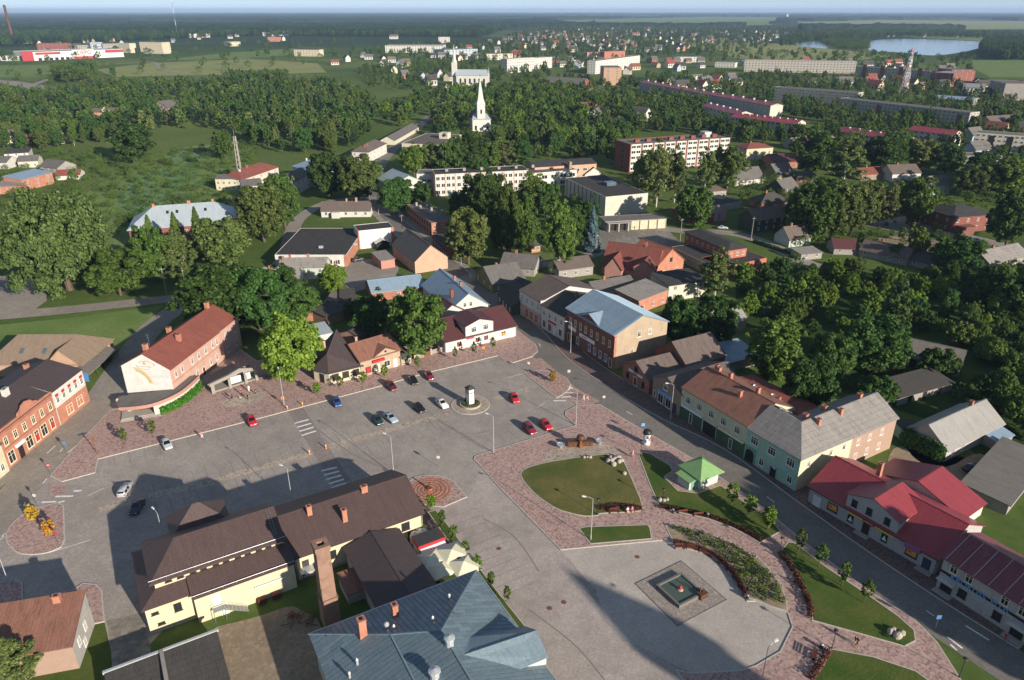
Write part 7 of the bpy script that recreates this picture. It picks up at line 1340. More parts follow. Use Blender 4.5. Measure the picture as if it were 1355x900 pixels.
def tree(kind, x, y, h, wd=None, label='leafy tree', group=None, name=None, z=0.0):
 """wd: crown width in metres"""
 global NTREE
 Hh, crowns, tk = KIND[kind]; r = random.Random(int(x * 131 + y * 17)); s = h / Hh; me = crowns[r.randrange(len(crowns))]
 label = label.replace('{k}', '%s %s %s' % ('low' if s < .52 else 'mid-sized' if s < .78 else 'tall', {'lime': 'olive-green', 'dark': 'deep green', 'maple': 'bright green', 'birch': 'pale green', 'willow': 'grey-green', 'brown': 'dull green'}.get(me.materials[0].name[5:], 'dark'), {'birch': 'birch', 'pine': 'pine', 'poplar': 'poplar', 'orchard': 'fruit tree', 'bush': 'bush', 'shrub': 'shrub'}.get(kind, 'leaf tree'))); bw_ = crown_w(me); sx = s if wd is None else wd / bw_
 o = thing(name or {'birch': 'birch_tree', 'spruce': 'spruce_tree', 'blue': 'blue_spruce', 'bush': 'bush', 'shrub': 'shrub', 'sapling': 'young_tree', 'pine': 'pine_tree', 'lime': 'lime_tree', 'maple': 'maple_tree', 'orchard': 'fruit_tree', 'poplar': 'poplar_tree'}.get(kind, 'leafy_tree'), label, 'shrub' if kind in ('bush', 'shrub') else 'tree', (x, y, z), r.uniform(0, 6.28), group)
 tx = min(sx, s * 1.2); place('trunk', tk, o, sc=(tx, tx, s)); place('crown', me, o, sc=(sx, sx, s)); NTREE += 1
 return o
_cw = {}
def crown_w(me):
 if me.name not in _cw:
  co = np.empty(len(me.vertices) * 3); me.vertices.foreach_get('co', co); co = co.reshape(-1, 3); q = np.percentile(co[:, 0], [2, 98]); _cw[me.name] = float(q[1] - q[0])
 return _cw[me.name]
def T(kind, x, yb, yt, wpx, label, group=None, reg='P'):
 p = w(reg, x, yb); h = max(2.0, htop(p, reg, x, yt)); dep = p.y * math.cos(TILT) + CAM_H * math.sin(TILT)
 k_w = .84 if kind not in ('sapling',) else 1
 return tree(kind, p.x, p.y, h * (.93 if k_w < 1 else .97), k_w * wpx / REG[reg][2] * dep / FPX, label, group)
# single trees that stand out
T('old', 93, 384, 252, 122, 'huge old spreading tree with several bare limbs beside the park road')
T('lime', 160, 391, 328, 62, 'broad cone-shaped lime at the edge of the park road'); T('lime', 208, 371, 298, 44, 'lime in front of the wine red brick house, its lower crown full', None); T('birch', 243, 368, 304, 40, 'dull olive tree in front of the wine red brick house'); T('lime', 300, 362, 283, 72, 'wide yellow-green lime behind the pink house')
for x, b, t in ((206, 345, 281), (240, 345, 277), (268, 341, 270)): T('pointed', x, b, t, 27, 'pointed tree with its tip before the pale metal roof', 'pointed trees before the wine red brick house')
for x, b, t, wd in ((298, 440, 346, 84), (345, 436, 350, 84), (398, 424, 372, 62), (280, 420, 350, 50), (372, 400, 352, 50)): T('dark', x, b, t, wd, 'deep green maple in the dense clump behind the pink house', 'dark trees behind the pink house')
T('maple', 388, 506, 419, 80, 'bright yellow-green maple beside the timber stage'); T('lime', 552, 472, 381, 74, 'big olive lime between the tan shop and the white shop'); T('dark', 497, 444, 390, 48, 'dark green tree in the yard left of the big olive lime'); T('dark', 470, 420, 396, 26, 'small dark tree at the sheds of the yard'); T('maple', 441, 389, 350, 38, 'round green maple in the shop yard')
for x, b, t, wd, k in ((350, 320, 238, 58, 'lime'), (378, 302, 226, 50, 'dark'), (338, 300, 262, 40, 'lime'), (322, 322, 290, 36, 'birch')): T(k, x, b, t, wd, '{k} beside the lane left of the white cottage', 'trees by the lane')
for x, b, t, wd, k in ((436, 262, 198, 60, 'dark'), (474, 268, 200, 52, 'lime'), (490, 250, 212, 34, 'lime')): T(k, x, b, t, wd, '{k} behind the white cottage beside the main street', 'trees behind the white cottage')
T('dark', 525, 284, 233, 48, 'dark round tree in front of the zinc roofed house'); T('dark', 560, 270, 238, 22, 'narrow tree beside the zinc roofed house'); T('maple', 548, 232, 190, 34, 'fresh green tree by the school annex')
for x, b, t, wd, k in ((572, 230, 186, 34, 'lime'), (595, 232, 182, 36, 'dark'), (617, 230, 176, 48, 'dark'), (648, 228, 186, 34, 'lime'), (668, 226, 188, 34, 'birch'), (690, 222, 184, 36, 'dark'), (634, 250, 205, 30, 'dark')): T(k, x, b, t, wd, '{k} in the row behind the white school', 'trees behind the school')
T('lime', 620, 350, 272, 62, 'yellow-olive lime at the corner of the brick annex')
for x, b, t, wd, k in ((640, 306, 222, 52, 'dark'), (664, 330, 254, 42, 'lime'), (671, 337, 240, 36, 'lime'), (694, 334, 254, 34, 'lime'), (706, 287, 225, 44, 'birch'), (610, 300, 250, 30, 'dark'), (726, 290, 240, 30, 'dark'), (650, 285, 230, 40, 'dark')): T(k, x, b, t, wd, '{k} in the dense group in front of the school', 'trees in front of the school')
T('birch', 740, 364, 256, 44, 'tall light green birch between the cross street and the cinema'); T('blue', 783, 332, 270, 24, 'silvery blue spruce beside the cinema foyer'); T('dark', 775, 312, 264, 34, 'dark tree behind the blue spruce'); T('dark', 760, 330, 275, 34, 'dark tree beside the tall light green birch')
for x, b, t, wd in ((846, 266, 202, 28), (868, 274, 188, 32), (892, 268, 196, 28), (856, 250, 194, 26), (880, 250, 198, 24)): T('birch', x, b, t, wd, 'tall birch standing before the dormitory windows', 'birches before the dormitory')
for x, b, t, wd in ((932, 252, 198, 32), (962, 250, 190, 36), (946, 246, 192, 30), (977, 240, 202, 24)): T('birch', x, b, t, wd, 'tall birch at the right end of the dormitory', 'birches at the end of the dormitory')
T('lime', 918, 302, 243, 46, 'round lime beside the pink pub'); T('birch', 945, 400, 330, 38, 'drooping birch in front of the orange garage wing')
T('dark', 897, 458, 390, 50, 'left one of two round dark maples behind the brick hall'); T('dark', 942, 458, 387, 52, 'right one of two round dark maples behind the brick hall')
T('lime', 1020, 503, 418, 70, 'big brownish lime behind the mint house'); T('dark', 1062, 548, 466, 66, 'dark green tree behind the slate roof of the mint house'); T('dark', 1148, 492, 413, 80, 'wide dark tree in front of the old barn'); T('poplar', 1176, 446, 360, 32, 'tall slim poplar rising over the garden trees'); T('dark', 1095, 505, 440, 55, 'dark tree beside the garden track'); T('orchard', 1155, 535, 500, 44, 'bushy tree between the long shed and the mint house'); T('orchard', 1235, 500, 462, 40, 'low tree in front of the barn')
for x, b, t, wd in ((1072, 320, 240, 56), (1098, 318, 236, 54), (1124, 312, 240, 48), (1142, 300, 238, 38), (1060, 300, 244, 44), (1085, 300, 232, 44), (1150, 296, 244, 30)): T('lime', x, b, t, wd, '{k} in the thick row beside the orchard street', 'limes beside the orchard street')
T('birch', 1172, 300, 244, 28, 'slender tree standing alone at the brick villa forecourt'); T('lime', 1206, 299, 232, 46, 'spreading lime at the brick villa forecourt'); T('dark', 1330, 328, 248, 52, 'massive dark lime right of the brick villa'); T('dark', 1264, 362, 311, 54, 'round dark tree between the orchard and the street')
for x, b, t, wd, k in ((1165, 230, 175, 60, 'dark'), (1215, 228, 182, 46, 'lime'), (1250, 232, 188, 42, 'dark'), (1285, 262, 213, 50, 'lime'), (1325, 262, 205, 60, 'lime'), (1115, 248, 182, 48, 'birch'), (1075, 232, 171, 48, 'lime'), (1095, 225, 178, 40, 'lime'), (1345, 250, 200, 50, 'dark'), (1190, 215, 178, 40, 'dark'), (1300, 235, 200, 40, 'dark')): T(k, x, b, t, wd, '{k} in the belt behind the orchard street houses', 'tree belt behind the orchard street')
T('dark', 178, 216, 160, 50, 'lone dark oak on the marsh meadow'); T('lime', 298, 210, 172, 28, 'light green tree near the timber mast'); T('birch', 20, 905, 845, 60, 'green tree at the yard of the corner house')
for x, b, t, wd in ((1210, 345, 300, 30), (1185, 345, 322, 24), (1305, 400, 350, 50), (1345, 420, 360, 50)): T('orchard', x, b, t, wd, 'bushy fruit tree at the street edge of the orchard', 'orchard edge trees')
# groves: the nearest and largest as single trees, the remainder as one mass of wood
rest = {}
def grove(poly, gap, kinds, hr, label, group, cap, seed, mass=None, wr=(.55, .8)):
 r = random.Random(seed); P = [w('P', *q) for q in poly]; q = [(p.x, p.y) for p in P]; x0, x1, y0, y1 = min(p[0] for p in q), max(p[0] for p in q), min(p[1] for p in q), max(p[1] for p in q); pts = []
 y = y0
 while y < y1:
  x = x0
  while x < x1:
   a, b = x + r.uniform(-.42, .42) * gap, y + r.uniform(-.42, .42) * gap
   if in_poly(a, b, q) and not blocked(a, b, 2.2) and all((a - m.x) ** 2 + (b - m.y) ** 2 > 150 for m in main_l) and all((a - m.x) ** 2 + (b - m.y) ** 2 > 45 for m in LANES): pts.append((a, b))
   x += gap
  y += gap * .9
 pts.sort(key=lambda p: p[1])
 for k, (a, b) in enumerate(pts):
  kd = r.choice(kinds); h = r.uniform(*hr)
  if k < cap: tree(kd, a, b, h, None, label, group)
  elif mass: rest.setdefault((mass, kd), []).append((a, b, h / KIND[kd][0], r.uniform(0, 6.28)))
 return len(pts)
grove([(0, 196), (60, 200), (130, 190), (180, 180), (250, 172), (320, 178), (350, 204), (385, 206), (440, 204), (485, 192), (500, 150), (478, 124), (440, 114), (330, 112), (210, 116), (140, 118), (60, 130), (0, 126)], 13, ['lime', 'dark', 'birch', 'poplar', 'dark', 'pine'], (10, 16), '{k} of the wood between the meadow and the town', 'trees of the west wood', 52, 31, 'wood')
grove([(500, 150), (560, 128), (600, 125), (680, 118), (780, 122), (850, 150), (840, 172), (842, 196), (800, 206), (720, 204), (650, 200), (600, 190), (560, 178), (520, 172)], 12.5, ['lime', 'dark', 'dark', 'birch', 'maple'], (9, 14), '{k} of the churchyard wood around the white church', 'churchyard wood', 40, 33, 'wood')
grove([(480, 118), (470, 92), (560, 84), (640, 88), (720, 100), (850, 112), (850, 140), (780, 120), (680, 114), (600, 122)], 19, ['lime', 'dark', 'birch'], (7, 12), 'tree', 'town trees', 0, 34, 'town_tree')
grove([(800, 150), (860, 132), (920, 132), (960, 158), (1000, 172), (1040, 170), (1060, 190), (1000, 195), (960, 185), (900, 176), (830, 178)], 13, ['lime', 'dark', 'birch'], (8, 13), '{k} between the dormitory and the red-roofed blocks', 'trees behind the dormitory', 26, 35, 'town_tree')
grove([(850, 104), (1020, 100), (1355, 122), (1360, 178), (1290, 180), (1150, 158), (1050, 136), (940, 130), (860, 128)], 15, ['birch', 'lime', 'dark', 'poplar'], (7, 13), '{k} between the apartment blocks', 'trees of the housing estate', 34, 36, 'town_tree')
grove([(1040, 190), (1100, 170), (1200, 176), (1280, 172), (1355, 178), (1360, 215), (1250, 215), (1150, 212), (1060, 222)], 13, ['lime', 'dark', 'birch'], (7, 12), '{k} among the gardens below the red-roofed blocks', 'garden trees below the blocks', 26, 37, 'town_tree')
n5 = grove([(985, 352), (1060, 350), (1130, 352), (1200, 372), (1300, 358), (1400, 352), (1420, 480), (1330, 500), (1280, 470), (1200, 440), (1100, 450), (1040, 440), (990, 420), (975, 380)], 7.6, ['orchard'], (3.6, 7), '{k} of the overgrown orchard gardens', 'orchard garden trees', 110, 38, 'orchard')
grove([(1180, 500), (1230, 520), (1290, 470), (1420, 490), (1420, 620), (1340, 640), (1330, 560), (1270, 520), (1210, 530)], 7.5, ['orchard'], (3.6, 7), '{k} around the silvery cottage', 'trees around the silvery cottage', 22, 39, 'orchard')
grove([(640, 58), (720, 36), (1040, 36), (1060, 60), (900, 74), (720, 100), (560, 86), (460, 76), (520, 62)], 34, ['lime', 'dark', 'birch', 'pine'], (9, 15), 'tree', 'suburb trees', 0, 40, 'suburb_tree')
grove([(0, 106), (0, 70), (200, 58), (470, 56), (480, 72), (400, 92), (180, 102), (60, 118)], 75, ['lime', 'dark', 'orchard'], (8, 14), 'tree', 'field trees', 0, 41, 'field_tree')
grove([(70, 100), (128, 92), (125, 105), (90, 112), (75, 108)], 13, ['lime', 'dark'], (13, 18), 'tree', 'field copse', 0, 46, 'field_tree'); grove([(300, 106), (380, 104), (380, 112), (300, 112)], 13, ['lime', 'dark'], (12, 16), 't', 'x', 0, 47, 'field_tree')
grove([(0, 62), (330, 48), (640, 50), (680, 36), (640, 27), (300, 28), (0, 34)], 20, ['pine', 'pine', 'dark'], (17, 23), 'tree', 'pine wood', 0, 42, 'pine_wood')
grove([(1040, 44), (1140, 42), (1350, 46), (1360, 52), (1200, 49), (1060, 56)], 22, ['pine', 'dark', 'lime'], (13, 19), 'tree', 'lake wood', 0, 43, 'lake_wood'); grove([(1290, 80), (1300, 60), (1420, 52), (1420, 80)], 15, ['pine', 'dark'], (18, 24), 'tree', 'lake wood', 0, 44, 'lake_wood')
grove([(1085, 55), (1150, 54), (1150, 66), (1110, 66)], 12, ['lime', 'dark', 'bush'], (6, 12), 'tree', 'lake reeds', 0, 45, 'lake_wood'); grove([(900, 66), (1100, 70), (1290, 78), (1280, 100), (1060, 92), (930, 82)], 38, ['lime', 'dark', 'orchard'], (7, 14), 'tree', 'field trees', 0, 48, 'field_tree')
grove([(960, 232), (1030, 205), (1060, 240), (1130, 250), (1180, 235), (1300, 240), (1350, 262), (1350, 330), (1290, 350), (1200, 345), (1100, 340), (1040, 330), (980, 290)], 11, ['orchard', 'orchard', 'lime', 'bush'], (3, 7), 'tree', 'garden greenery', 0, 51, 'garden_greenery'); grove([(0, 205), (110, 200), (180, 205), (340, 190), (345, 240), (300, 290), (200, 330), (120, 300), (0, 300)], 9, ['bush', 'orchard', 'bush'], (1.8, 5), 'tree', 'scrub', 0, 52, 'meadow_scrub'); grove([(560, 240), (700, 232), (790, 262), (780, 340), (700, 345), (640, 330)], 11, ['orchard', 'bush'], (2.5, 6), 'tree', 'yard greenery', 0, 53, 'yard_greenery')
grove([(1030, 134), (1060, 140), (1150, 160), (1290, 182), (1200, 174), (1100, 168), (1040, 154)], 12, ['birch', 'lime', 'dark'], (7, 13), 'tree', 'estate trees', 0, 54, 'town_tree'); grove([(640, 202), (700, 205), (800, 208), (842, 198), (830, 214), (812, 226), (790, 214), (700, 213), (650, 214)], 11, ['dark', 'lime', 'birch'], (8, 12), 'tree', 'school trees', 0, 55, 'town_tree')
# bushes of the marsh meadow and the yards
k_ = 0
r_ = random.Random(3)
for poly, n, lab, g in (([(110, 250), (190, 205), (300, 195), (330, 230), (260, 300), (190, 320), (150, 300)], 46, '{k} on the marsh meadow', 'bushes of the marsh meadow'), ([(20, 230), (110, 210), (130, 240), (60, 270)], 12, 'garden bush near the orange brick house', 'bushes by the western cottages'), ([(1200, 560), (1280, 520), (1300, 560), (1240, 600)], 7, 'bush in the grass before the silvery cottage', 'bushes by the silvery cottage'), ([(1080, 450), (1200, 470), (1190, 540), (1110, 520)], 12, 'bush among the garden trees near the long shed', 'bushes by the long shed'), ([(480, 440), (505, 425), (512, 462), (490, 466)], 4, 'bush in the shop yard under the dark tree', 'bushes in the shop yard')):
 m = 0; t_ = 0
 while m < n and t_ < 900:
  t_ += 1; x, y = r_.uniform(min(p[0] for p in poly), max(p[0] for p in poly)), r_.uniform(min(p[1] for p in poly), max(p[1] for p in poly))
  if not in_poly(x, y, poly): continue
  p = w('P', x, y)
  if blocked(p.x, p.y, 1.5): continue
  tree('bush', p.x, p.y, r_.uniform(1.6, 3.6), None, lab, g); m += 1
for k in range(420):
 x, y = r_.uniform(140, 325), r_.uniform(196, 318)
 if in_poly(x, y, [(125, 262), (200, 206), (300, 195), (328, 230), (268, 300), (190, 316), (150, 300)]): p = w('P', x, y); rest.setdefault(('reed_thicket', 'bush'), []).append((p.x, p.y, r_.uniform(.3, .62), r_.uniform(0, 6)))
# the masses of wood: points that carry a crown each
def mass_object(name, kind, pts):
 me = bpy.data.meshes.new(name); me.from_pydata([(p[0], p[1], 0) for p in pts], [], [])
 a = me.attributes.new('size', 'FLOAT', 'POINT'); a.data.foreach_set('value', [p[2] for p in pts]); b = me.attributes.new('turn', 'FLOAT', 'POINT'); b.data.foreach_set('value', [p[3] for p in pts])
 o = stuff(place(name, me)); g = bpy.data.node_groups.new(name, 'GeometryNodeTree'); g.interface.new_socket('Geometry', in_out='INPUT', socket_type='NodeSocketGeometry'); g.interface.new_socket('Geometry', in_out='OUTPUT', socket_type='NodeSocketGeometry'); N, Lk = g.nodes, g.links
 gi, go, ip = N.new('NodeGroupInput'), N.new('NodeGroupOutput'), N.new('GeometryNodeInstanceOnPoints'); mp = N.new('GeometryNodeMeshToPoints'); Lk.new(gi.outputs[0], mp.inputs[0]); Lk.new(mp.outputs[0], ip.inputs['Points'])
 ob = bpy.data.objects.new(name + '_source', far_crown(kind)); oi = N.new('GeometryNodeObjectInfo'); oi.inputs[0].default_value = ob; Lk.new(oi.outputs['Geometry'], ip.inputs['Instance'])
 s = N.new('GeometryNodeInputNamedAttribute'); s.data_type = 'FLOAT'; s.inputs[0].default_value = 'size'; Lk.new(s.outputs[0], ip.inputs['Scale'])
 t = N.new('GeometryNodeInputNamedAttribute'); t.data_type = 'FLOAT'; t.inputs[0].default_value = 'turn'; c = N.new('ShaderNodeCombineXYZ'); Lk.new(t.outputs[0], c.inputs[2]); Lk.new(c.outputs[0], ip.inputs['Rotation']); Lk.new(ip.outputs[0], go.inputs[0])
 o.modifiers.new('scatter', 'NODES').node_group = g
 o['label'] = name.replace('_', ' ') + ' seen as one green mass'; return o
_fc = {}
def far_crown(kind):
 if kind not in _fc:
  Hh = KIND[kind][0]; mat = KIND[kind][1][0].materials[0].name; wd = {'birch': 8.4, 'poplar': 8, 'pine': 7, 'bush': 4.2, 'orchard': 7.5}.get(kind, 11.5)
  _fc[kind] = crown_round(Hh, wd, Hh * .08, 46, 34 if kind != 'bush' else 90, Hh * .055, mat, .25, .4 if kind in ('birch', 'poplar') else 1.0)
 return _fc[kind]
for (nm, kd), pts in sorted(rest.items()): mass_object(nm, kd, pts)
# the closed forest towards the horizon: an uneven canopy with real height and edges
def canopy(name, x0, x1, y0, y1, cell, keep, hgt, seed, mat):
 rg = np.random.default_rng(seed); nx, ny = int((x1 - x0) / cell), int((y1 - y0) / cell); top = hgt + rg.normal(size=(nx + 1, ny + 1)) * hgt * .16; mb_v, mb_f = [], []
 xs = x0 + np.arange(nx + 1) * cell; ys = y0 + np.arange(ny + 1) * cell; jx = rg.uniform(-.3, .3, (nx + 1, ny + 1)) * cell; jy = rg.uniform(-.3, .3, (nx + 1, ny + 1)) * cell
 on = np.array([[keep(xs[i] + cell / 2, ys[j] + cell / 2) for j in range(ny)] for i in range(nx)]); idx = {}
 def vid(i, j, t):
  if (i, j, t) not in idx: idx[(i, j, t)] = len(mb_v); mb_v.append((xs[i] + jx[i, j], ys[j] + jy[i, j], top[i, j] if t else -.2))
  return idx[(i, j, t)]
 for i in range(nx):
  for j in range(ny):
   if not on[i, j]: continue
   mb_f.append((vid(i, j, 1), vid(i + 1, j, 1), vid(i + 1, j + 1, 1), vid(i, j + 1, 1)))
   for (a, b, di, dj) in (((i, j), (i + 1, j), 0, -1), ((i + 1, j), (i + 1, j + 1), 1, 0), ((i, j + 1), (i, j), -1, 0)):
    ii, jj = i + di, j + dj
    if not (0 <= ii < nx and 0 <= jj < ny and on[ii, jj]): mb_f.append((vid(*a, 0), vid(*b, 0), vid(*b, 1), vid(*a, 1)))
 if not mb_f: return
 me = bpy.data.meshes.new(name); me.from_pydata(mb_v, [], mb_f); me.materials.append(mt(mat)); me.update(); o = stuff(place(name, me)); o['label'] = 'distant forest canopy towards the horizon'
def canopy_mat():
 t = NT('forest_far'); p = t.coord('World'); f = t.noise(p, .03, 6, .7); g = t.noise(p, .0025, 4); col = t.mix(t.ramp(g, (.35, (0, 0, 0)), (.65, (1, 1, 1))), '#1b2c1a', '#283b23'); col = t.mix(t.ramp(f, (.35, (0, 0, 0)), (.75, (.9, .9, .9))), col, '#121f12'); return t.done(col, .95, .05)
canopy_mat()
from mathutils import noise as mn
FIELDS = [[(p.x, p.y) for p in (w('P', *q) for q in poly)] for poly in (((1052, 30), (1160, 26.5), (1420, 28.5), (1420, 38), (1290, 39), (1160, 36)), ((728, 27), (930, 22.5), (1050, 23), (1020, 33), (900, 36), (760, 34)), ((1140, 44), (1420, 46), (1420, 54), (1330, 56), (1180, 48)), ((620, 27), (700, 26), (710, 29), (630, 29)), ((1040, 40), (1420, 38), (1420, 80), (1040, 80)), ((640, 37), (1060, 36), (1060, 80), (640, 80)))]
def wooded(x, y):
 if any(in_poly(x, y, f) for f in FIELDS): return False
 if y < 4600 and x < 500: return True
 return mn.noise(Vector((x * .00045, y * .0003, 3.1))) + .25 * mn.noise(Vector((x * .002, y * .0012, 1.0))) > (-.28 if x < 1200 else -.12)
canopy('far_forest', -3600, 3600, 2900, 5200, 30, wooded, 19, 1, 'forest_far'); canopy('far_forest', -11000, 11000, 5200, 17000, 110, wooded, 21, 2, 'forest_far')

# ------------------------------------------------------------------ cars
for n, c in (('red', '#b01f2b'), ('dark_red', '#7d2030'), ('maroon', '#5c2026'), ('silver', '#a9adb0'), ('pale_blue', '#93a5b3'), ('blue', '#27477d'), ('black', '#16181a'), ('green', '#1d3a35'), ('white', '#d8d8d4'), ('yellow', '#d9a92e'), ('navy', '#1c2836')):
 t = NT('paint_' + n); t.p.inputs['Coat Weight'].default_value = .5; t.p.inputs['Coat Roughness'].default_value = .08; t.p.inputs['Base Color'].default_value = lin(c); t.done(None, .35, .5)
plain('tyre', '#1a1a1a', .9, .1); plain('rim', '#8f9296', .35, .5, .6); plain('lamp_glass', '#cfd2d2', .1, .6); plain('tail_red', '#8d1f1f', .2, .5); plain('plate', '#d0d0c8', .5)
ZC, ZG = {}, {}
def car_meshes(tp):
 """stations along the length: x, half width, sill z, belt z, top z, top half width"""
 if tp in ZC: return ZC[tp]
 st = {'hatch': [(-2.02, .62, .42, .66, .72, .55), (-1.9, .8, .3, .82, .98, .66), (-1.55, .84, .26, .9, 1.36, .6), (-.9, .86, .24, .9, 1.46, .6), (.05, .86, .24, .89, 1.44, .6), (.85, .86, .24, .88, .96, .72), (1.5, .83, .26, .8, .86, .66), (1.92, .76, .32, .66, .7, .6), (2.02, .62, .4, .56, .58, .5)],
   'sedan': [(-2.2, .62, .42, .72, .76, .55), (-2.1, .8, .3, .84, .92, .68), (-1.6, .85, .26, .9, .97, .7), (-1.0, .87, .24, .9, 1.38, .58), (.0, .87, .24, .89, 1.42, .58), (.8, .87, .24, .88, .96, .72), (1.6, .84, .26, .8, .86, .66), (2.08, .76, .32, .66, .7, .6), (2.2, .62, .4, .56, .58, .5)],
   'estate': [(-2.2, .64, .4, .72, .8, .58), (-2.14, .82, .3, .86, 1.1, .68), (-1.95, .85, .26, .92, 1.42, .62), (-.9, .87, .24, .92, 1.5, .62), (.1, .87, .24, .9, 1.46, .6), (.85, .87, .24, .88, .98, .72), (1.6, .84, .26, .8, .86, .66), (2.1, .76, .32, .66, .7, .6), (2.2, .62, .4, .56, .58, .5)]}[tp]
 body, gl = MB(), {'windscreen': MB(), 'rear_window': MB(), 'side_window': MB()}
 def ring(s): x, hw, z0, zb, zt, tw = s; return [(x, hw * .94, z0), (x, hw, (z0 + zb) / 2), (x, hw * .97, zb), (x, tw, zt), (x, 0, zt + .03), (x, -tw, zt), (x, -hw * .97, zb), (x, -hw, (z0 + zb) / 2), (x, -hw * .94, z0)]
 for s0, s1 in zip(st, st[1:]):
  a, b = ring(s0), ring(s1)
  for k in range(8): body.face([a[k], b[k], b[k + 1], a[k + 1]])
  body.face([a[8], b[8], b[0], a[0]])
 body.face(ring(st[0])); body.face(ring(st[-1])[::-1])
 def off(p, d): return (p[0] + d[0], p[1] + d[1], p[2] + d[2])
 def shrink(q, f): c = [sum(p[k] for p in q) / len(q) for k in range(3)]; return [tuple(c[k] + (p[k] - c[k]) * f for k in range(3)) for p in q]
 for s0, s1 in zip(st, st[1:]):
  a, b = ring(s0), ring(s1); up0, up1 = s0[4] - s0[3], s1[4] - s1[3]
  if up0 > .3 and up1 > .3:
   for sgn in (1, -1):
    q = [a[2], b[2], b[3], a[3]]; q = shrink([off(p, (0, .025, .01)) for p in q], .84)
    if sgn < 0: q = [(p[0], -p[1], p[2]) for p in q][::-1]
    gl['side_window'].slab(q, .01)
  elif max(up0, up1) > .3:
   q = shrink([off(p, (0, 0, .03)) for p in (a[3], b[3], b[5], a[5])], .88)
   gl['windscreen' if s0[0] > 0 or (s1[4] < s0[4]) else 'rear_window'].slab([*q][::-1] if q[0][1] > 0 else q, .012)
 wm, rm_ = MB(), MB()
 pr = [(.0, -.09), (.2, -.09), (.3, -.08), (.32, -.03), (.32, .05), (.3, .09), (0, .09)]; wm.lathe(pr, 14); rm_.lathe([(0, .105), (.17, .1), (.2, .095)][::-1], 10)
 lm = MB(); lm.box(-.02, .04, -.16, .16, -.06, .07)
 ZC[tp] = (body.mesh('body', 'paint_red', smooth=True), {k: g.mesh(k, 'car_glass') for k, g in gl.items() if g.v}, wm.mesh('wheel', 'tyre', smooth=True), rm_.mesh('rim', 'rim'), lm.mesh('headlight', 'lamp_glass'), lm.mesh('tail_light', 'tail_red'), st)
 return ZC[tp]
def car(tp, paint, pos, head, label, sc=1.0, z=0.02, name='parked_car', cat='car'):
 bm_, gls, wm, rm_, hl, tl, st = car_meshes(tp); o = thing(name, label, cat, (pos.x, pos.y, z), head, 'cars parked on and around the square', sc)
 b = place('body', bm_, o); b.material_slots[0].link = 'OBJECT'; b.material_slots[0].material = mt('paint_' + paint)
 for k, g in gls.items(): place(k, g, o)
 for x in (-1.28, 1.3):
  for s in (1, -1):
   q = place('wheel', wm, o, (x, s * .78, .32)); q.rotation_euler = (R(-90 * s), 0, 0); place('rim', rm_, q)
 xe, xs = st[-2][0], st[1][0]
 for s in (1, -1): place('headlight', hl, o, (xe + .02, s * .55, .62)); q = place('tail_light', tl, o, (xs - .06, s * .62, .76))
 return o
NO, SO = math.atan2(SQY.y, SQY.x), math.atan2(-SQY.y, -SQY.x); WE = math.atan2(SQX.y, SQX.x)
for tp, pt, pos, hd, lb in (('hatch', 'silver', w('P', 221.5, 591), SO + .1, 'silver hatchback parked below the pair of young trees at the pavement edge'), ('hatch', 'red', w('P', 333.5, 560), SO, 'red hatchback parked at the kerb left of the zebra crossing'), ('hatch', 'blue', w('P', 446, 535), SO - .1, 'blue hatchback parked in front of the hipped shop'), ('estate', 'maroon', w('P', 518, 514), SO, 'maroon estate car parked in front of the tan shop'), ('sedan', 'black', w('P', 547, 506), SO - .15, 'black saloon parked between the maroon and the dark red car'), ('sedan', 'dark_red', w('P', 568, 500), SO - .1, 'dark red saloon at the end of the shop row'),
 ('hatch', 'green', w('P', 500, 559), SO, 'dark green hatchback in the middle row beside a pale car'), ('sedan', 'pale_blue', w('P', 517, 556), SO + .15, 'pale silver-blue saloon beside the dark green hatchback'), ('hatch', 'black', w('P', 555, 543), SO + .05, 'black hatchback alone in the middle row'), ('sedan', 'white', w('P', 585, 537), SO, 'white saloon beside the clock tower roundabout'), ('hatch', 'red', w('S', 775, 320), SO - .25, 'bright red hatchback driving past the clock tower'), ('estate', 'dark_red', w('S', 905, 582), SO - .1, 'dark red estate car nosing up to the park kerb'), ('hatch', 'red', w('S', 1042, 548), SO - .1, 'red hatchback nosing up to the park kerb beside the dark red estate'),
 ('estate', 'silver', w('P', 166.5, 651), R(98), 'silver estate car in the shadow of the yellow hall'), ('sedan', 'navy', w('P', 182, 674), R(-85), 'black saloon in the shadow beside the silver estate car'), ('estate', 'yellow', w('P', 1209, 298), R(10), 'yellow van on the forecourt of the brick villa'), ('sedan', 'black', w('R8', 990, 838), R(20), 'black car on the dirt yard behind the red-roofed shop'), ('hatch', 'silver', w('P', 1293, 320), R(-15), 'silver car driving along the orchard street'), ('sedan', 'black', w('P', 1238, 297), R(15), 'black car beside the brick villa wall'), ('estate', 'black', w('P', 474, 346), R(30), 'dark car at the supermarket porch'), ('sedan', 'silver', w('P', 956, 303), R(-10), 'silver car beside the pink pub')): car(tp, pt, pos, hd, lb, 1.03)

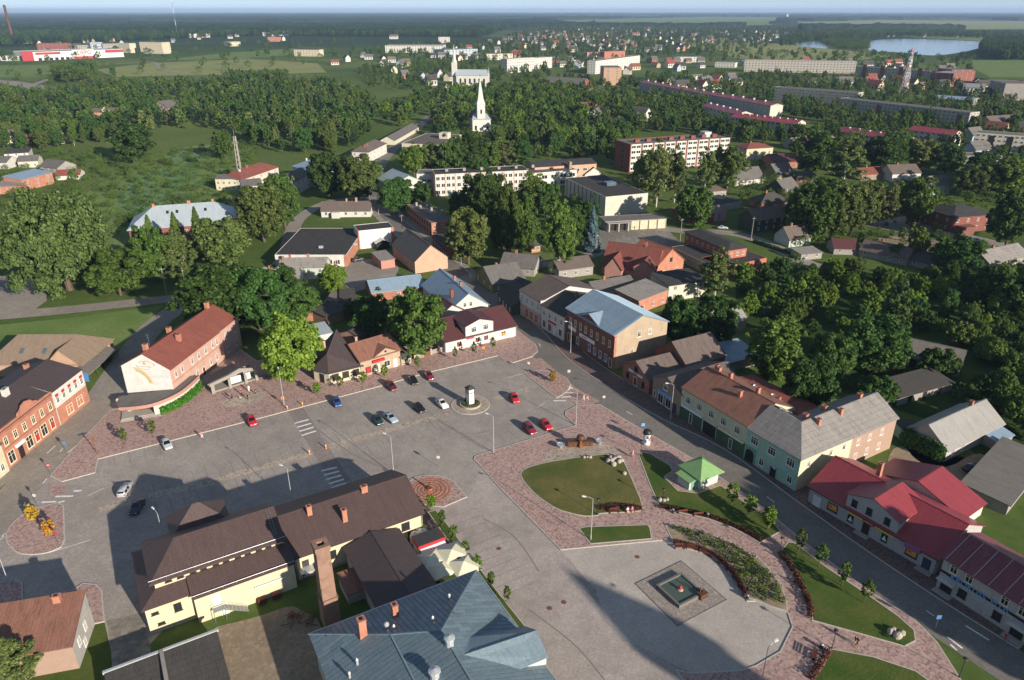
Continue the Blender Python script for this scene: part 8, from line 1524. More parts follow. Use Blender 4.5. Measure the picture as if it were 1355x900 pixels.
# ------------------------------------------------------------------ people
PC = {'skin': '#c99c80', 'hair': '#3d2c20', 'pink': '#d0808a', 'white': '#dddcd8', 'black': '#1f1f22', 'blue': '#33477a', 'purple': '#5a3a5c', 'red': '#b0303a', 'grey': '#6d6a66', 'tan': '#b39a78', 'olive': '#4d4a33'}
for k, c in PC.items(): plain('cloth_' + k, c, .85, .15)
def body_mesh(pose):
 V, E, Rr = [], [], []
 def add(p, r, par=None): V.append(p); Rr.append(r); (E.append((par, len(V) - 1)) if par is not None else 0); return len(V) - 1
 sit = pose == 'sit'; hz = .46 if sit else .92; pel = add((0, 0, hz), .13); ch_ = add((0, 0, hz + .22), .125, pel); sh = add((0, 0, hz + .46), .13, ch_); nk = add((0, 0, hz + .57), .055, sh); hd = add((.01, 0, hz + .68), .095, nk); add((.015, 0, hz + .79), .075, hd)
 st_ = {'stand': .03, 'walk': .2, 'sit': 0}[pose]
 for s in (1, -1):
  hp = add((0, s * .09, hz - .04), .095, pel)
  if sit: kn = add((.42, s * .1, hz - .0), .07, hp); an = add((.46, s * .1, .08), .045, kn)
  else: kn = add((st_ * s * .5 + .03, s * .1, .5), .065, hp); an = add((st_ * s, s * .1, .08), .045, kn)
  add((V[an][0] + .16, s * .11, .035), .04, an)
  so = add((0, s * .19, hz + .43), .06, sh); el = add((-.03 - st_ * s * .4, s * .24, hz + .15), .045, so); wr_ = add((.08 - st_ * s * .8 + (.15 if sit else 0), s * .23, hz - .08), .035, el); add((V[wr_][0] + .03, s * .22, hz - .18), .032, wr_)
 me = bpy.data.meshes.new('body'); me.from_pydata(V, E, []); o = bpy.data.objects.new('body', me); COL.objects.link(o); o.modifiers.new('skin', 'SKIN'); sv = me.skin_vertices[0].data
 for k, r in enumerate(Rr): sv[k].radius = (r, r)
 sv[0].use_root = True; sb = o.modifiers.new('sub', 'SUBSURF'); sb.levels = 1; sb.render_levels = 1; dg = bpy.context.evaluated_depsgraph_get(); out = bpy.data.meshes.new_from_object(o.evaluated_get(dg)); bpy.data.objects.remove(o)
 for m in ('skin', 'hair', 'white', 'blue', 'black'): out.materials.append(mt('cloth_' + m))
 for p in out.polygons:
  z = p.center.z - (0 if not sit else -.46); x = p.center.x; k = 2
  if z > 1.62 and (x < .0 or z > 1.7): k = 1
  elif z > 1.46: k = 0
  elif abs(p.center.y) > .2 and z < 1.05: k = 0
  elif z < .9 and not (sit and z > .9): k = 3
  if p.center.z < .09 and not sit: k = 4
  p.material_index = k; p.use_smooth = True
 return out
BM = {p: body_mesh(p) for p in ('stand', 'walk', 'sit')}
def person(pos, z, pose, top, leg, label, head=0.0, sc=1.0, group=None, hair='hair'):
 o = place('person', BM[pose], None, (pos.x, pos.y, z), head, sc); tag(o, label, 'person', group)
 for k, m in ((1, hair), (2, top), (3, leg)): o.material_slots[k].link = 'OBJECT'; o.material_slots[k].material = mt('cloth_' + m)
 return o
for q, pose, tp, lg, lb, hd, sc in ((('V', 375, 592), 'stand', 'purple', 'purple', 'person in purple standing beside the tan terrace', .4, 1), (('V', 402, 580), 'stand', 'purple', 'black', 'person in purple and black at the tan terrace', 2.8, 1), (('V', 510, 535), 'stand', 'red', 'blue', 'person in a dark red top standing before the stage', -1.2, 1), (('V', 578, 590), 'stand', 'black', 'black', 'person in black standing on the edge of the tan terrace', 1.8, 1), (('V', 592, 500), 'stand', 'white', 'white', 'person dressed all in white before the timber stage', -1.6, 1.05), (('V', 664, 525), 'stand', 'black', 'blue', 'person in a black top walking from the stage', .2, 1), (('V', 490, 580), 'sit', 'white', 'tan', 'small person in white sitting low on the terrace', .5, .7),
 (('R1', 927, 695), 'walk', 'pink', 'white', 'person in pale pink crossing the parking kerb', -.6, 1), (('M', 965, 590), 'walk', 'pink', 'pink', 'person in a pink dress on the path beside the boulders', -1.0, 1), (('M', 940, 585), 'walk', 'black', 'blue', 'child in dark clothes beside the person in pink', -1.0, .75), (('R7', 361, 612), 'walk', 'tan', 'white', 'person in a tan top walking to the crossing', 2.0, 1), (('R7', 377, 610), 'walk', 'red', 'white', 'person in a red top and white trousers at the crossing', 2.0, 1), (('R6', 762, 362), 'stand', 'white', 'blue', 'person in a white top at the kiosk awning', 1.8, 1), (('R5', 345, 778), 'walk', 'olive', 'tan', 'person in an olive coat on the lower park path', 3.0, 1.05), (('R5', 353, 780), 'walk', 'black', 'black', 'person in black beside the one in the olive coat', 3.0, 1), (('B', 610, 840), 'stand', 'red', 'grey', 'person in a red top on the doorstep of the corrugated-roof shop', -2.0, 1), (('T6', 1048, 725), 'walk', 'white', 'white', 'person in white crossing the upper street', .5, 1), (('G', 528, 655), 'stand', 'grey', 'blue', 'person standing by the young tree at the white shop', 0, 1)): person(w(*q), .13, pose, tp, lg, lb, hd, sc)

# ------------------------------------------------------------------ lamps, posts and signs
def lamp(pos, hd, label, hgt=8.9, arm=1.3, z=.0):
 o = thing('street_lamp', label, 'lamp', (pos.x, pos.y, z), hd); mb = MB(); mb.tube((0, 0, 0), (0, 0, 1.2), .11, .1, 8); mb.tube((0, 0, 1.2), (0, 0, hgt), .075, .05, 8); mb.build('post', 'metal_light', o)
 mb = MB(); mb.tube((0, 0, hgt - .05), (arm * .5, 0, hgt + .22), .04, .04, 6); mb.tube((arm * .5, 0, hgt + .22), (arm, 0, hgt + .25), .04, .04, 6); mb.build('arm', 'metal_light', o)
 mb = MB(); mb.prism([(arm - .1, -.1), (arm + .55, -.16), (arm + .65, 0), (arm + .55, .16), (arm - .1, .1)], hgt + .18, hgt + .34); h_ = mb.build('lamp_head', 'sign_white', o); mb = MB(); mb.box(arm + .05, arm + .5, -.1, .1, hgt + .14, hgt + .178); mb.build('lens', 'lamp_glass', h_); return o
for q, hd, lb in ((('P', 653.3, 599.7), 2.6, 'tall pale street lamp at the corner of the park kerb'), (('P', 781.7, 715), 2.9, 'tall pale street lamp on the small lawn'), (('P', 521, 628), 2.6, 'tall pale street lamp in the lower car row'), (('P', 388, 673), 2.6, 'tall pale street lamp beside the long brown roof'), (('P', 762, 563), 2.6, 'tall pale street lamp at the notch of the park paving'), (('P', 376, 536), 2.0, 'tall pale street lamp beside the stage terrace'), (('P', 12, 773), 2.3, 'tall pale street lamp on the corner pavement'), (('P', 222, 735), 2.4, 'tall pale street lamp behind the yellow hall'), (('P', 1004, 920), .6, 'tall pale street lamp by the lower park path'), (('D', 112, 655), R(160), 'tall street lamp before the brick hall'), (('R7', 730, 692), R(165), 'tall street lamp before the yellow-green house'), (('T6', 1005, 660), R(150), 'tall street lamp at the brick annex')): lamp(w(*q), hd, lb)
def park_lamp(q, lb):
 p = w(*q); o = thing('park_lamp', lb, 'lamp', (p.x, p.y, .13)); mb = MB(); mb.lathe([(.12, 0), (.12, .3), (.05, .4), (.045, 3.3)], 8); mb.build('post', 'metal_dark', o); mb = MB(); mb.lathe([(.1, 3.3), (.2, 3.5), (.16, 3.55)], 10); mb.build('globe', 'lamp_glass', o); mb = MB(); mb.lathe([(.36, 3.55), (.3, 3.62), (.05, 3.75)], 12); mb.build('hood', 'metal_dark', o)
for q, lb in ((('R4', 392, 246), 'black park lamp beside the bench on the big lawn'), (('R4', 650, 205), 'black park lamp beside the single boulder'), (('M', 1058, 572), 'black park lamp at the tip of the kiosk lawn'), (('R5', 82, 462), 'black park lamp at the tip of the tree-lined lawn'), (('R5', 266, 792), 'black park lamp at the lower path'), (('R5', 712, 892), 'black park lamp at the street corner kerb')): park_lamp(q, lb)
def sign(q, hgt, shape, mat, label, hd=0.0, pole='metal_grey'):
 p = w(*q); o = thing('road_sign', label, 'sign', (p.x, p.y, .05), hd); mb = MB(); mb.tube((0, 0, 0), (0, 0, hgt), .04, .04, 6); mb.build('pole', pole, o); mb = MB()
 if shape == 'round': mb.lathe([(0, 0), (.36, 0), (.36, .03), (0, .03)], 16); f = mb.build('face', mat, o, (0, -.07, hgt - .3)); f.rotation_euler = (R(90), 0, 0)
 elif shape == 'square': mb.box(-.36, .36, -.07, -.04, hgt - .8, hgt - .05); f = mb.build('face', mat, o)
 else: mb.face([(-.45, -.06, hgt - .8), (.45, -.06, hgt - .8), (0, -.06, hgt)]); mb.face([(.45, -.04, hgt - .8), (-.45, -.04, hgt - .8), (0, -.04, hgt)]); f = mb.build('face', mat, o)
 return o, f
o, f = sign(('W', 472, 686), 2.9, 'square', 'poster_blue', 'blue square road sign on the pavement edge of the west street'); 
o, f = sign(('W', 362, 846), 2.9, 'round', 'sign_red', 'red round no-entry sign at the pavement tip'); mb = MB(); mb.box(-.25, .25, -.12, -.105, 2.53, 2.67); mb.build('bar', 'sign_white', o)
sign(('B', 95, 752), 3.0, 'square', 'poster_blue', 'blue pedestrian crossing sign at the lower street corner'); sign(('S', 132, 892), 2.8, 'round', 'sign_grey', 'back of a round grey road sign in the car park lane'); sign(('S', 897, 78), 2.8, 'round', 'sign_grey', 'thin road sign at the top of the traffic island'); sign(('S', 1238, 138), 2.6, 'square', 'sign_grey', 'small grey sign beside the crossing at the traffic island'); sign(('M', 1078, 330), 3.2, 'square', 'sign_blue', 'blue and white sign beside the advertising pillar'); sign(('Q', 505, 525), 3.2, 'triangle', 'sign_red', 'red triangular sign on the traffic island behind the golden bush'); sign(('Q', 325, 200), 3.0, 'round', 'sign_grey', 'round sign seen from behind at the traffic island edge'); sign(('R7', 445, 632), 2.6, 'round', 'sign_grey', 'small sign post at the street side of the park tip'); sign(('G', 600, 660), 2.2, 'square', 'sign_orange', 'small orange sign on the pavement before the white shop'); sign(('V', 978, 640), 2.2, 'square', 'sign_orange', 'small orange sign on the pavement near the stage lamp')
p = w('W', 678, 686); o = thing('wooden_signpost', 'dark wooden signpost with two crossed arms on the cobbled pavement', 'signpost', (p.x, p.y, .13), R(35)); mb = MB(); mb.box(-.09, .09, -.09, .09, 0, 3.6); mb.build('post', 'wood_brown', o)
for k, z in enumerate((2.9, 3.3)): mb = MB(); mb.box(-.9, .7, -.14, -.1, z, z + .24) if k else mb.box(-.14, -.1, -.7, .9, z, z + .24); mb.build('arm', 'wood_brown', o)
for q, lb in ((('V', 1020, 695), 'orange post at the upper end of the crossing path'), (('V', 1190, 655), 'second orange post at the upper end of the crossing path'), (('R6', 310, 765), 'orange post with a tray left of the crossing path'), (('R6', 386, 740), 'orange post with a tray right of the crossing path'), (('R6', 690, 865), 'orange post beside the long brown roof')):
 p = w(*q); o = thing('marker_post', lb, 'post', (p.x, p.y, .02)); mb = MB(); mb.lathe([(.16, 0), (.13, .1), (.11, 1.05), (.16, 1.1), (0, 1.18)], 8); mb.build('body', 'sign_orange', o); mb = MB(); mb.lathe([(.125, .7), (.125, .85)], 8); mb.build('band', 'sign_white', o)
for q, lb in ((('T6', 627, 432), 'tall wooden power pole beside the main street'), (('T6', 737, 532), 'tall pole at the orange workshop'), (('T7', 830, 552), 'wooden pole on the cinema forecourt corner'), (('T7', 1155, 545), 'wooden power pole at the dark green house'), (('T7', 445, 630), 'pole on the lawn by the blue spruce'), (('T5', 828, 790), 'wooden pole beside the park road')):
 p = w(*q); o = thing('power_pole', lb, 'pole', (p.x, p.y, 0), R(30)); mb = MB(); mb.tube((0, 0, 0), (0, 0, 9.5), .15, .1, 7); mb.build('post', 'wood_grey', o); mb = MB(); mb.box(-.9, .9, -.06, .06, 8.8, 8.95); mb.build('crossarm', 'wood_grey', o)

# ------------------------------------------------------------------ clock tower, pillar, fountains, stones
o = thing('clock_tower', 'small square white clock tower with a dark pyramid roof in a flower bed', 'clock tower', (tc.x, tc.y, .1), R(30.5)); mb = MB(); mb.lathe([(2.5, 0), (2.5, .45), (2.25, .45), (2.25, .3)], 28); mb.build('bed_rim', 'stone', o); mb = MB(); mb.lathe([(2.25, .3), (0, .42)], 28); mb.build('soil', 'dirt', o)
mb = MB(); mb.box(-.72, .72, -.72, .72, .3, 3.3); mb.build('shaft', 'sign_white', o); mb = MB(); mb.box(-.78, .78, -.78, .78, 3.3, 3.45); mb.build('cornice', 'metal_dark', o); mb = MB(); mb.box(-.7, .7, -.7, .7, 3.45, 4.5); hd_ = mb.build('clock_head', 'sign_white', o)
for k in range(4):
 mb = MB(); mb.lathe([(0, .0), (.46, .0), (.46, .03)], 18); f = mb.build('clock_face', 'sign_grey', hd_, (.735 * math.sin(k * math.pi / 2), -.735 * math.cos(k * math.pi / 2), 3.98)); f.rotation_euler = (R(90), 0, k * math.pi / 2)
for s in ((-.75, -.75), (.75, -.75), (.75, .75), (-.75, .75)): mb = MB(); mb.box(s[0] - .06, s[0] + .06, s[1] - .06, s[1] + .06, .3, 4.5); mb.build('corner_strip', 'metal_dark', o)
mb = MB(); c4 = [(-1, -1), (1, -1), (1, 1), (-1, 1)]
for i in range(4): j = (i + 1) % 4; mb.slab([(*c4[i], 4.5), (*c4[j], 4.5), (0, 0, 5.35)], .06)
mb.build('roof', 'roof_felt', o)
for k in range(16):
 a = k * .39; tree('shrub', tc.x + 1.6 * math.cos(a), tc.y + 1.6 * math.sin(a), .55, .9, '{k} in the round bed at the clock tower', 'shrubs around the clock tower', z=.45)
p = w('M', 1128, 435); o = thing('advertising_pillar', 'round white advertising pillar with a dark domed cap', 'pillar', (p.x, p.y, .13)); mb = MB(); mb.lathe([(.85, 0), (.85, .25), (.75, .3)], 18); mb.build('plinth', 'stone', o); mb = MB(); mb.lathe([(.75, .3), (.75, 2.7)], 20); mb.build('drum', 'sign_white', o, smooth=True); mb = MB(); mb.lathe([(.95, 2.7), (.95, 2.85), (.85, 3.3), (.5, 3.6), (0, 3.75)], 18); mb.build('cap', 'metal_dark', o, smooth=True)
for k, (a, m, z) in enumerate(((-1.9, 'frame_green', 1.7), (-1.3, 'poster_purple', 1.1), (-.8, 'sign_red', 1.4), (-2.4, 'poster_blue', .7))):
 mb = MB()
 for i in range(3): t0, t1 = a + i * .2, a + (i + 1) * .2; mb.face([(.765 * math.cos(t0), .765 * math.sin(t0), z), (.765 * math.cos(t1), .765 * math.sin(t1), z), (.765 * math.cos(t1), .765 * math.sin(t1), z + .75), (.765 * math.cos(t0), .765 * math.sin(t0), z + .75)])
 mb.build('poster', m, o)
p = w('M', 340, 470); o = thing('copper_fountain', 'copper coloured fountain with a mushroom top over a long brown trough', 'fountain', (p.x, p.y, .13), R(4)); mb = MB(); mb.lathe([(.5, 0), (.42, .5), (.3, 1.0), (.34, 1.8), (.3, 2.2)], 14); mb.build('stem', 'copper', o, smooth=True); mb = MB(); mb.lathe([(.3, 2.1), (.85, 2.05), (.9, 2.3), (.75, 2.75), (.4, 2.95), (0, 3.0)], 16); mb.build('mushroom_top', 'copper_dark', o, smooth=True)
mb = MB()
for q in ((-2.7, 2.7, .2, 1.0, .0, 1.15), ): mb.box(*q)
mb.build('trough', 'copper_dark', o)
for k in range(6): mb = MB(); x = -2.3 + k * .9; mb.box(x, x + .5, .12, .2, .35, .7); mb.build('spout', 'copper', o)
for q, lb in ((('M', 105, 478), 'pale blue basin left of the copper fountain'), (('M', 570, 435), 'pale blue basin right of the copper fountain')):
 p = w(*q); o = thing('water_basin', lb, 'basin', (p.x, p.y, .13)); mb = MB(); mb.lathe([(.25, 0), (.3, .3), (.6, .5), (.85, .85), (.88, .9), (.8, .88)], 18); mb.build('bowl', 'metal_light', o, smooth=True); mb = MB(); mb.lathe([(.8, .8), (0, .8)], 18); mb.build('water', 'roof_blue_pale', o)
def boulder(q, s, label, group):
 p = w(*q); rr_ = random.Random(int(p.x * 97 + p.y * 31)); bm = bmesh.new(); bmesh.ops.create_icosphere(bm, subdivisions=2, radius=1)
 for v in bm.verts: v.co *= 1 + .16 * mn.noise(v.co * 1.3 + Vector((p.x, p.y, 0))); v.co.z = max(v.co.z, -.45)
 me = bpy.data.meshes.new('boulder'); bm.to_mesh(me); bm.free(); me.materials.append(mt('stone')); o = place('boulder', me, None, (p.x, p.y, .18 + s * .4), rr_.uniform(0, 6), (s * rr_.uniform(.85, 1.25), s * rr_.uniform(.8, 1), s * rr_.uniform(.8, 1))); tag(o, label, 'boulder', group)
for q, s in (((670, 650), .62), ((738, 690), .62), ((745, 625), .58), ((790, 605), .55), ((800, 655), .55), ((830, 640), .5), ((700, 605), .5), ((750, 585), .4), ((715, 640), .5)): boulder(('M', *q), s, 'pale rounded boulder in the heap at the corner of the big lawn', 'boulder heap on the big lawn')
for q, s in (((385, 600), .34), ((460, 600), .38), ((425, 598), .28)): boulder(('M', *q), s, 'small pale stone at the upper edge of the big lawn', 'small stones on the big lawn')
boulder(('M', 865, 795), .5, 'single flat boulder lying alone on the big lawn', None)
for q, s in (((640, 190), .5), ((655, 192), .45), ((668, 188), .4)): boulder(('R4', *q), s, 'pale boulder beside the black park lamp', 'boulders at the park lamp')
for q, s in (((470, 738), .6), ((495, 752), .7), ((512, 742), .5), ((482, 728), .4)): boulder(('R5', *q), s, 'pale boulder on the tree-lined lawn by the street', 'boulders on the tree-lined lawn')
# pool
fo, fx_, fl_ = frm(w('U', 0, 432), w('U', 505, 185)); pe = frm(w('U', 462, 890), w('U', 0, 432)); fb = ccw([w('U', *q) for q in ((0, 432), (505, 183), (1000, 607), (462, 892))]); cfo = sum(fb, Vector((0, 0))) / 4
raised('fountain_paving', fb, 0, .08, 'gravel', 0, 'kerb_dark', .15, .02)
o = thing('fountain_pool', 'sunken stone fountain pool with shallow green water on the plaza', 'fountain', (cfo.x, cfo.y, .08), math.atan2((fb[1] - fb[0]).y, (fb[1] - fb[0]).x)); hx, hy = 2.7, 2.7
for x0, x1, y0, y1 in ((-hx, hx, -hy, -hy + .35), (-hx, hx, hy - .35, hy), (-hx, -hx + .35, -hy + .36, hy - .36), (hx - .35, hx, -hy + .36, hy - .36)): mb = MB(); mb.box(x0, x1, y0, y1, 0, .62); mb.build('rim', 'kerb_dark', o)
t = NT('pool_water'); t.p.inputs['Base Color'].default_value = lin('#4a574d'); t.bump(t.noise(t.coord('Object'), 4, 3), .15, .05); t.done(None, .1, .5)
mb = MB(); mb.box(-hx + .36, hx - .36, -hy + .36, hy - .36, 0, .4); mb.build('water', 'pool_water', o)
mb = MB(); mb.lathe([(.5, .4), (.42, .55), (0, .62)], 12); mb.build('nozzle_stone', 'stone', o)
mb = MB(); mb.lathe([(.32, .6), (.2, .75), (.32, .95), (.1, 1.15), (0, 1.2)], 9); mb.build('red_flower', 'sign_red', o)
mb = MB(); mb.box(1.4, 2.9, -3.2, -2.2, 0, .95); mb.tube((1.9, -2.4, .9), (1.9, -2.4, 1.9), .12, .08); mb.tube((2.4, -2.7, .9), (2.3, -2.6, 1.7), .1, .07); stuff(mb.build('sculpture', 'copper_dark', o))
# benches
def bench(q, hd, label, group=None, z=.14, two=False):
 p = w(*q) if isinstance(q, tuple) else q; o = thing('park_bench', label, 'bench', (p.x, p.y, z), hd, group)
 for k in range(4): mb = MB(); mb.box(-.95, .95, -.24 + k * .13, -.13 + k * .13, .42, .46); mb.build('seat_slat', 'wood_red', o)
 for k in range(3): mb = MB(); mb.box(-.95, .95, .27 + k * .03, .3 + k * .03, .55 + k * .14, .66 + k * .14); mb.build('back_slat', 'wood_red', o)
 for x in (-.8, .8): mb = MB(); mb.box(x - .05, x + .05, -.22, .26, 0, .42); mb.box(x - .05, x + .05, .22, .28, .42, .95); mb.build('leg', 'metal_dark', o)
b1_, b2_ = w('R4', 458, 238), w('R4', 520, 234)
bench(b1_, R(8), 'red-brown park bench standing empty beside the sitting pair'); bench(b2_, R(8), 'red-brown park bench with a pair of people sitting on it')
for dx, tp, lb in ((-.45, 'white', 'person in white sitting on the park bench'), (.4, 'pink', 'person in a pale pink top sitting on the park bench')): person(b2_ + Vector((dx, dx * .14)), .1, 'sit', tp, 'skin', lb, R(-82), 1.0)
for k, q in enumerate(((728, 237), (790, 247))): bench(('R4', *q), R(-172), 'red-brown park bench at the hedge of the kiosk lawn', 'benches at the kiosk lawn')
arc = spline([w('R4', *q) for q in ((708, 378), (765, 382), (830, 405), (880, 440), (920, 480), (950, 525), (975, 570))], 4); tot = 0
for k in range(8):
 i = 1 + k * 3; d = (arc[min(i + 1, len(arc) - 1)] - arc[i - 1]).normalized(); bench(arc[i], math.atan2(d.y, d.x), 'red-brown park bench in the curve along the planting bed', 'benches along the planting bed', .05)
for k, (q, a) in enumerate((((100, 480), -58), ((150, 570), -64), ((180, 620), -70))): bench(('R5', *q), R(a + 180), 'red-brown park bench at the hedge of the tree-lined lawn', 'benches at the tree-lined lawn')
bench(('R5', 205, 820), R(60), 'park bench at the end of the lower park path')
for q, lb in ((('R4', 690, 238), 'round litter bin at the kiosk lawn benches'), (('R4', 828, 255), 'round litter bin at the end of the kiosk lawn hedge'), (('R5', 228, 790), 'round litter bin at the lower park path'), (('R4', 985, 580), 'round litter bin at the end of the bench curve'), (('R2', 352, 615), 'green litter bin beside the corner house')):
 p = w(*q); o = thing('litter_bin', lb, 'bin', (p.x, p.y, .12)); mb = MB(); mb.lathe([(.24, 0), (.28, .75), (.3, .8)], 12); mb.build('drum', 'metal_dark', o); mb = MB(); mb.lathe([(.3, .8), (.2, .9), (0, .92)], 12); mb.build('lid', 'metal_grey', o)

# ------------------------------------------------------------------ planting of the square
for q in ((155, 785), (380, 725), (605, 672), (820, 610), (1145, 525)): T('sapling', q[0], q[1], q[1] - 150, 62, 'young street tree on the pavement before the hipped and tan shops', 'young trees before the hipped and tan shops', 'F')
for q in ((318, 735), (505, 685), (695, 640)): T('sapling', q[0], q[1], q[1] - 155, 50, 'young street tree on the pavement before the white shop', 'young trees before the white shop', 'G')
for q in ((575, 725), (705, 690)): T('sapling', q[0], q[1], q[1] - 85, 34, 'young street tree in front of the entrance pavilion', 'young trees before the entrance pavilion', 'R1')
for q in ((302, 215), (388, 345), (480, 465), (578, 585), (672, 700), (780, 830), (905, 950)): T('sapling', q[0], q[1], q[1] - 140, 66, 'young tree in the grass strip beside the car park', 'young trees in the car park strip', 'N')
for q in ((922, 205), (990, 250), (1065, 305)): T('sapling', q[0], q[1], q[1] - 92, 42, 'young tree at the street edge of the kiosk lawn', 'young trees of the kiosk lawn', 'R4')
for q in ((40, 376), (148, 456), (220, 506), (300, 572), (380, 632)): T('sapling', q[0], q[1], q[1] - 90, 40, 'young tree at the street edge of the tree-lined lawn', 'young trees of the tree-lined lawn', 'R5')
def gold(q, hpx, wpx, reg, label):
 p = w(reg, *q); h = htop(p, reg, q[0], q[1] - hpx); dep = p.y * math.cos(TILT) + CAM_H * math.sin(TILT); wd = wpx / REG[reg][2] * dep / FPX; o = thing('golden_bush', label, 'shrub', (p.x, p.y, .13)); place('crown', crown_round(h, wd, 0, 90, 520, .2, 'leaf_gold', .1), o); mb = MB(); mb.tube((0, 0, 0), (0, 0, h * .5), .08); mb.build('trunk', 'bark_young', o)
gold((290, 318), 128, 104, 'Q', 'golden clipped bush at the street edge of the traffic island'); gold((428, 435), 125, 100, 'Q', 'golden clipped bush in front of the triangular sign'); gold((1103, 165), 100, 66, 'S', 'tall golden clipped bush on the triangular island')
def hedge(line, wd, h, mat, label, z=.15, dens=95, size=.2, kind=None):
 C, N = [], []
 for a, b in zip(line, line[1:]):
  n = int((b - a).length * dens); t = nr.random(n); u = nr.uniform(-.5, .5, n); s = nr.uniform(.1, 1, n); d = (b - a).normalized(); pr = np.array([-d.y, d.x]); q = np.outer(1 - t, np.array(a)) + np.outer(t, np.array(b)) + np.outer(u * wd, pr); C.append(np.column_stack([q, z + s * h * (1 - .5 * (2 * u) ** 2)])); nn = np.column_stack([pr[0] * u * 2, pr[1] * u * 2, np.full(n, .6)]) + nr.normal(size=(n, 3)) * .4; N.append(nn / np.linalg.norm(nn, axis=1)[:, None])
 me = quads(np.concatenate(C), np.concatenate(N), size, 'hedge', mat); o = place('hedge', me); tag(o, label, 'hedge'); return o
hedge([w('R4', *q) for q in ((402, 226), (480, 214), (570, 224))], 1.0, .7, 'leaf_hedge', 'dark clipped hedge behind the bench on the big lawn'); hedge(spline([w('R4', *q) for q in ((636, 216), (700, 224), (830, 252), (930, 290), (1000, 325), (1045, 352))]), 1.0, .7, 'leaf_hedge', 'long dark hedge along the lower side of the kiosk lawn'); hedge(spline([w('R5', *q) for q in ((85, 458), (120, 500), (160, 570), (188, 640), (192, 690))]), 1.1, .8, 'leaf_hedge', 'dark hedge along the inner side of the tree-lined lawn'); hedge(spline([w('R4', *q) for q in ((695, 356), (770, 372), (850, 405), (925, 470), (985, 570))]), .9, .6, 'leaf_hedge', 'dark hedge behind the curve of benches'); hedge([w('R5', *q) for q in ((255, 800), (225, 850), (190, 900))], 1.1, .8, 'leaf_hedge', 'dark hedge at the lower park path')
hedge([w('T8', *q) for q in ((-10, 555), (90, 590), (160, 615))], 1.6, 1.6, 'leaf_dark', 'clipped green hedge beside the garden street', 0, 60, .4)
bed = [(p.x, p.y) for p in [w('R4', *q) for q in ((690, 300), (800, 318), (930, 368), (1020, 425))] + [w('R5', *q) for q in ((0, 475), (45, 525), (80, 575), (98, 630), (50, 630), (0, 610))] + [w('R4', *q) for q in ((1000, 560), (935, 455), (860, 390), (770, 350))]]; r_ = random.Random(8); got = []; t_ = 0
while len(got) < 120 and t_ < 6000:
 t_ += 1; x, y = r_.uniform(min(p[0] for p in bed), max(p[0] for p in bed)), r_.uniform(min(p[1] for p in bed), max(p[1] for p in bed))
 if in_poly(x, y, bed) and all((x - a) ** 2 + (y - b) ** 2 > .9 for a, b in got): got.append((x, y)); tree('shrub', x, y, r_.uniform(.5, 1.0), r_.uniform(.8, 1.4), '{k} growing in the curved planting bed', 'shrubs of the planting bed', z=.16)
iv = [rim[i] + cn.location.xy + Vector((.35, -.35)) for i in range(7, len(rim))]
hedge(iv, 1.2, 2.0, 'leaf_ivy', 'bright green ivy covering the curved pavilion wall', .1, 190, .3)
gl_ = gh.root.location.xy; ex_ = Vector((math.cos(R(30.6)), math.sin(R(30.6)))); ey_ = Vector((-ex_.y, ex_.x)); hedge([gl_ - ex_ * .8 + ey_ * t for t in (0, 3, 6, 9.4)], 1.8, 4.2, 'leaf_dark', 'thick ivy growing over the gable of the silvery cottage', 0, 190, .4)
# small sculpture on the round island, wood pile and playground frame
o = thing('ring_sculpture', 'small dark sculpture in the middle of the brick rings', 'sculpture', (cen.x, cen.y, .2)); mb = MB(); mb.lathe([(.5, 0), (.5, .35), (.35, .4)], 14); mb.build('plinth', 'brick_paver', o); mb = MB(); mb.lathe([(.12, .4), (.3, .9), (.12, 1.3), (.2, 1.7), (0, 1.9)], 9); mb.build('figure', 'copper_dark', o)
r_ = random.Random(2); pc = w('R3', 235, 660)
for k in range(26):
 a = r_.uniform(0, 3.1); x, y = pc.x + r_.uniform(-2.2, 2.2), pc.y + r_.uniform(-1.2, 1.2); z = .1 + r_.random() * .5; mb = MB(); d = Vector((math.cos(a), math.sin(a), r_.uniform(-.1, .1))) * r_.uniform(.5, 1.1); mb.tube(Vector((0, 0, 0)) - d, d, .07, .06, 5); tag(mb.build('log', 'wood_brown', None, (x, y, z)), 'loose log in the brushwood pile of the yard', 'log', 'brushwood pile in the yard')
pc = w('T8', 690, 470); o = thing('swing_frame', 'white painted swing frame on the forecourt', 'swing', (pc.x, pc.y, 0), R(20))
for x in (-3, 0, 3):
 for s in (-1, 1): mb = MB(); mb.tube((x, s * 1.6, 0), (x, 0, 5.2), .08, .08, 5); mb.build('leg', 'metal_light', o)
mb = MB(); mb.tube((-3.2, 0, 5.2), (3.2, 0, 5.2), .08, .08, 5); mb.build('crossbar', 'metal_light', o)

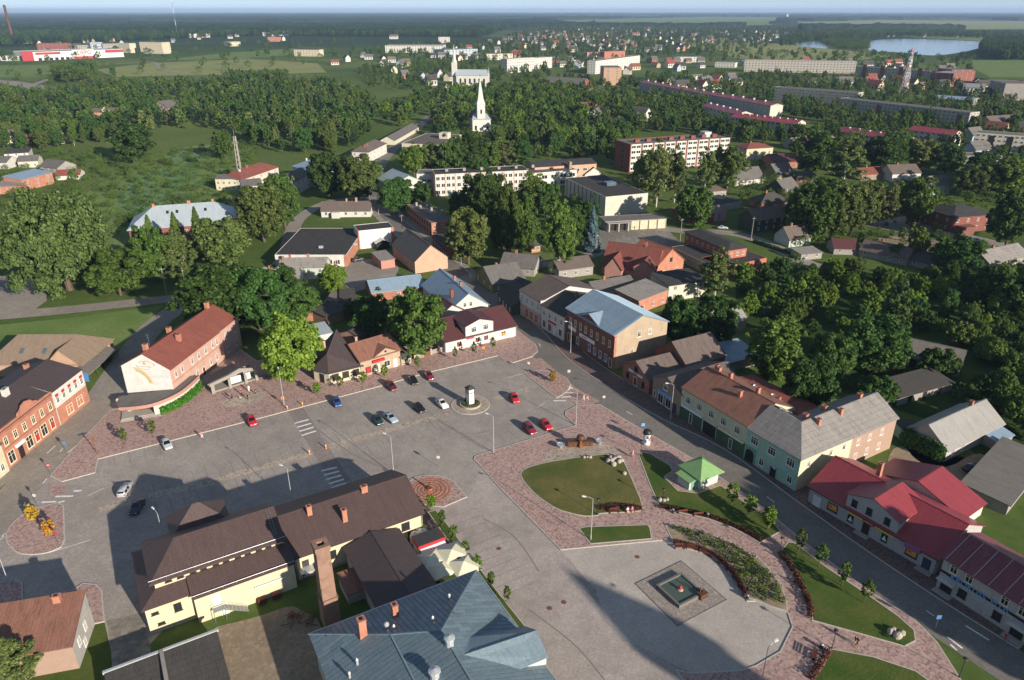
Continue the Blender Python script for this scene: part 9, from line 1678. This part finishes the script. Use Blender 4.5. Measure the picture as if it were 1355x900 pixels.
# ------------------------------------------------------------------ unseen church added beyond the lower frame to cast the plaza shadow
tb = Vector((SX, SY)); pt = w('P', 776, 748)
o = thing('brick_church', 'unseen brick church added south-east of the plaza so its square tower shades the paving', 'church', (*(pt + tb * 114 - Vector((2.4, 2.2))), 0), R(-43)); mb = MB(); mb.box(-4.2, 4.2, -4.2, 4.2, 0, 31); mb.build('tower', 'brick_red', o); mb = MB(); c4 = [(-4.9, -4.9), (4.9, -4.9), (4.9, 4.9), (-4.9, 4.9)]
for i in range(4): j = (i + 1) % 4; mb.face([(*c4[i], 31), (*c4[j], 31), (0, 0, 39)])
mb.build('spire', 'roof_slate_dark', o); mb = MB(); mb.box(-7, 7, -34, -4.7, 0, 13); mb.build('nave', 'brick_red', o); mb = MB(); mb.slab([(-7.5, -4.7, 12.7), (-7.5, -34.4, 12.7), (0, -34.4, 21), (0, -4.7, 21)], .2); mb.slab([(7.5, -34.4, 12.7), (7.5, -4.7, 12.7), (0, -4.7, 21), (0, -34.4, 21)], .2); mb.build('nave_roof', 'roof_slate_dark', o)
for i in range(4): mb = MB(); mb.box(-7.1, -7.0, -31 + i * 7, -28.5 + i * 7, 4, 10); mb.build('window', 'pane', o)
for k in range(11): q = Vector((78 + k * 4.6, 80 - k * 5)) + tb * (26 + (k % 2) * 8); tree('dark', q.x, q.y, 24, 15, 'unseen tall dark tree added south-east of the lower street corner to shade it', 'added shade trees south-east of the square')  # out-of-view row added to shade the lower right street and roofs

# ------------------------------------------------------------------ the air over the plain
def haze():
 m = bpy.data.materials.new('haze_air'); m.use_nodes = True; t = m.node_tree; t.nodes.clear(); out = t.nodes.new('ShaderNodeOutputMaterial'); v = t.nodes.new('ShaderNodeVolumePrincipled')
 v.inputs['Color'].default_value = (.5, .7, 1.0, 1); v.inputs['Density'].default_value = HAZE; v.inputs['Anisotropy'].default_value = 0.0; t.links.new(v.outputs[0], out.inputs['Volume']); MATS['haze_air'] = m
 mb = MB(); mb.box(-43000, 43000, -700, 43000, -1.2, 134); return stuff(mb.build('haze', 'haze_air'))
HAZE = .000055
haze()
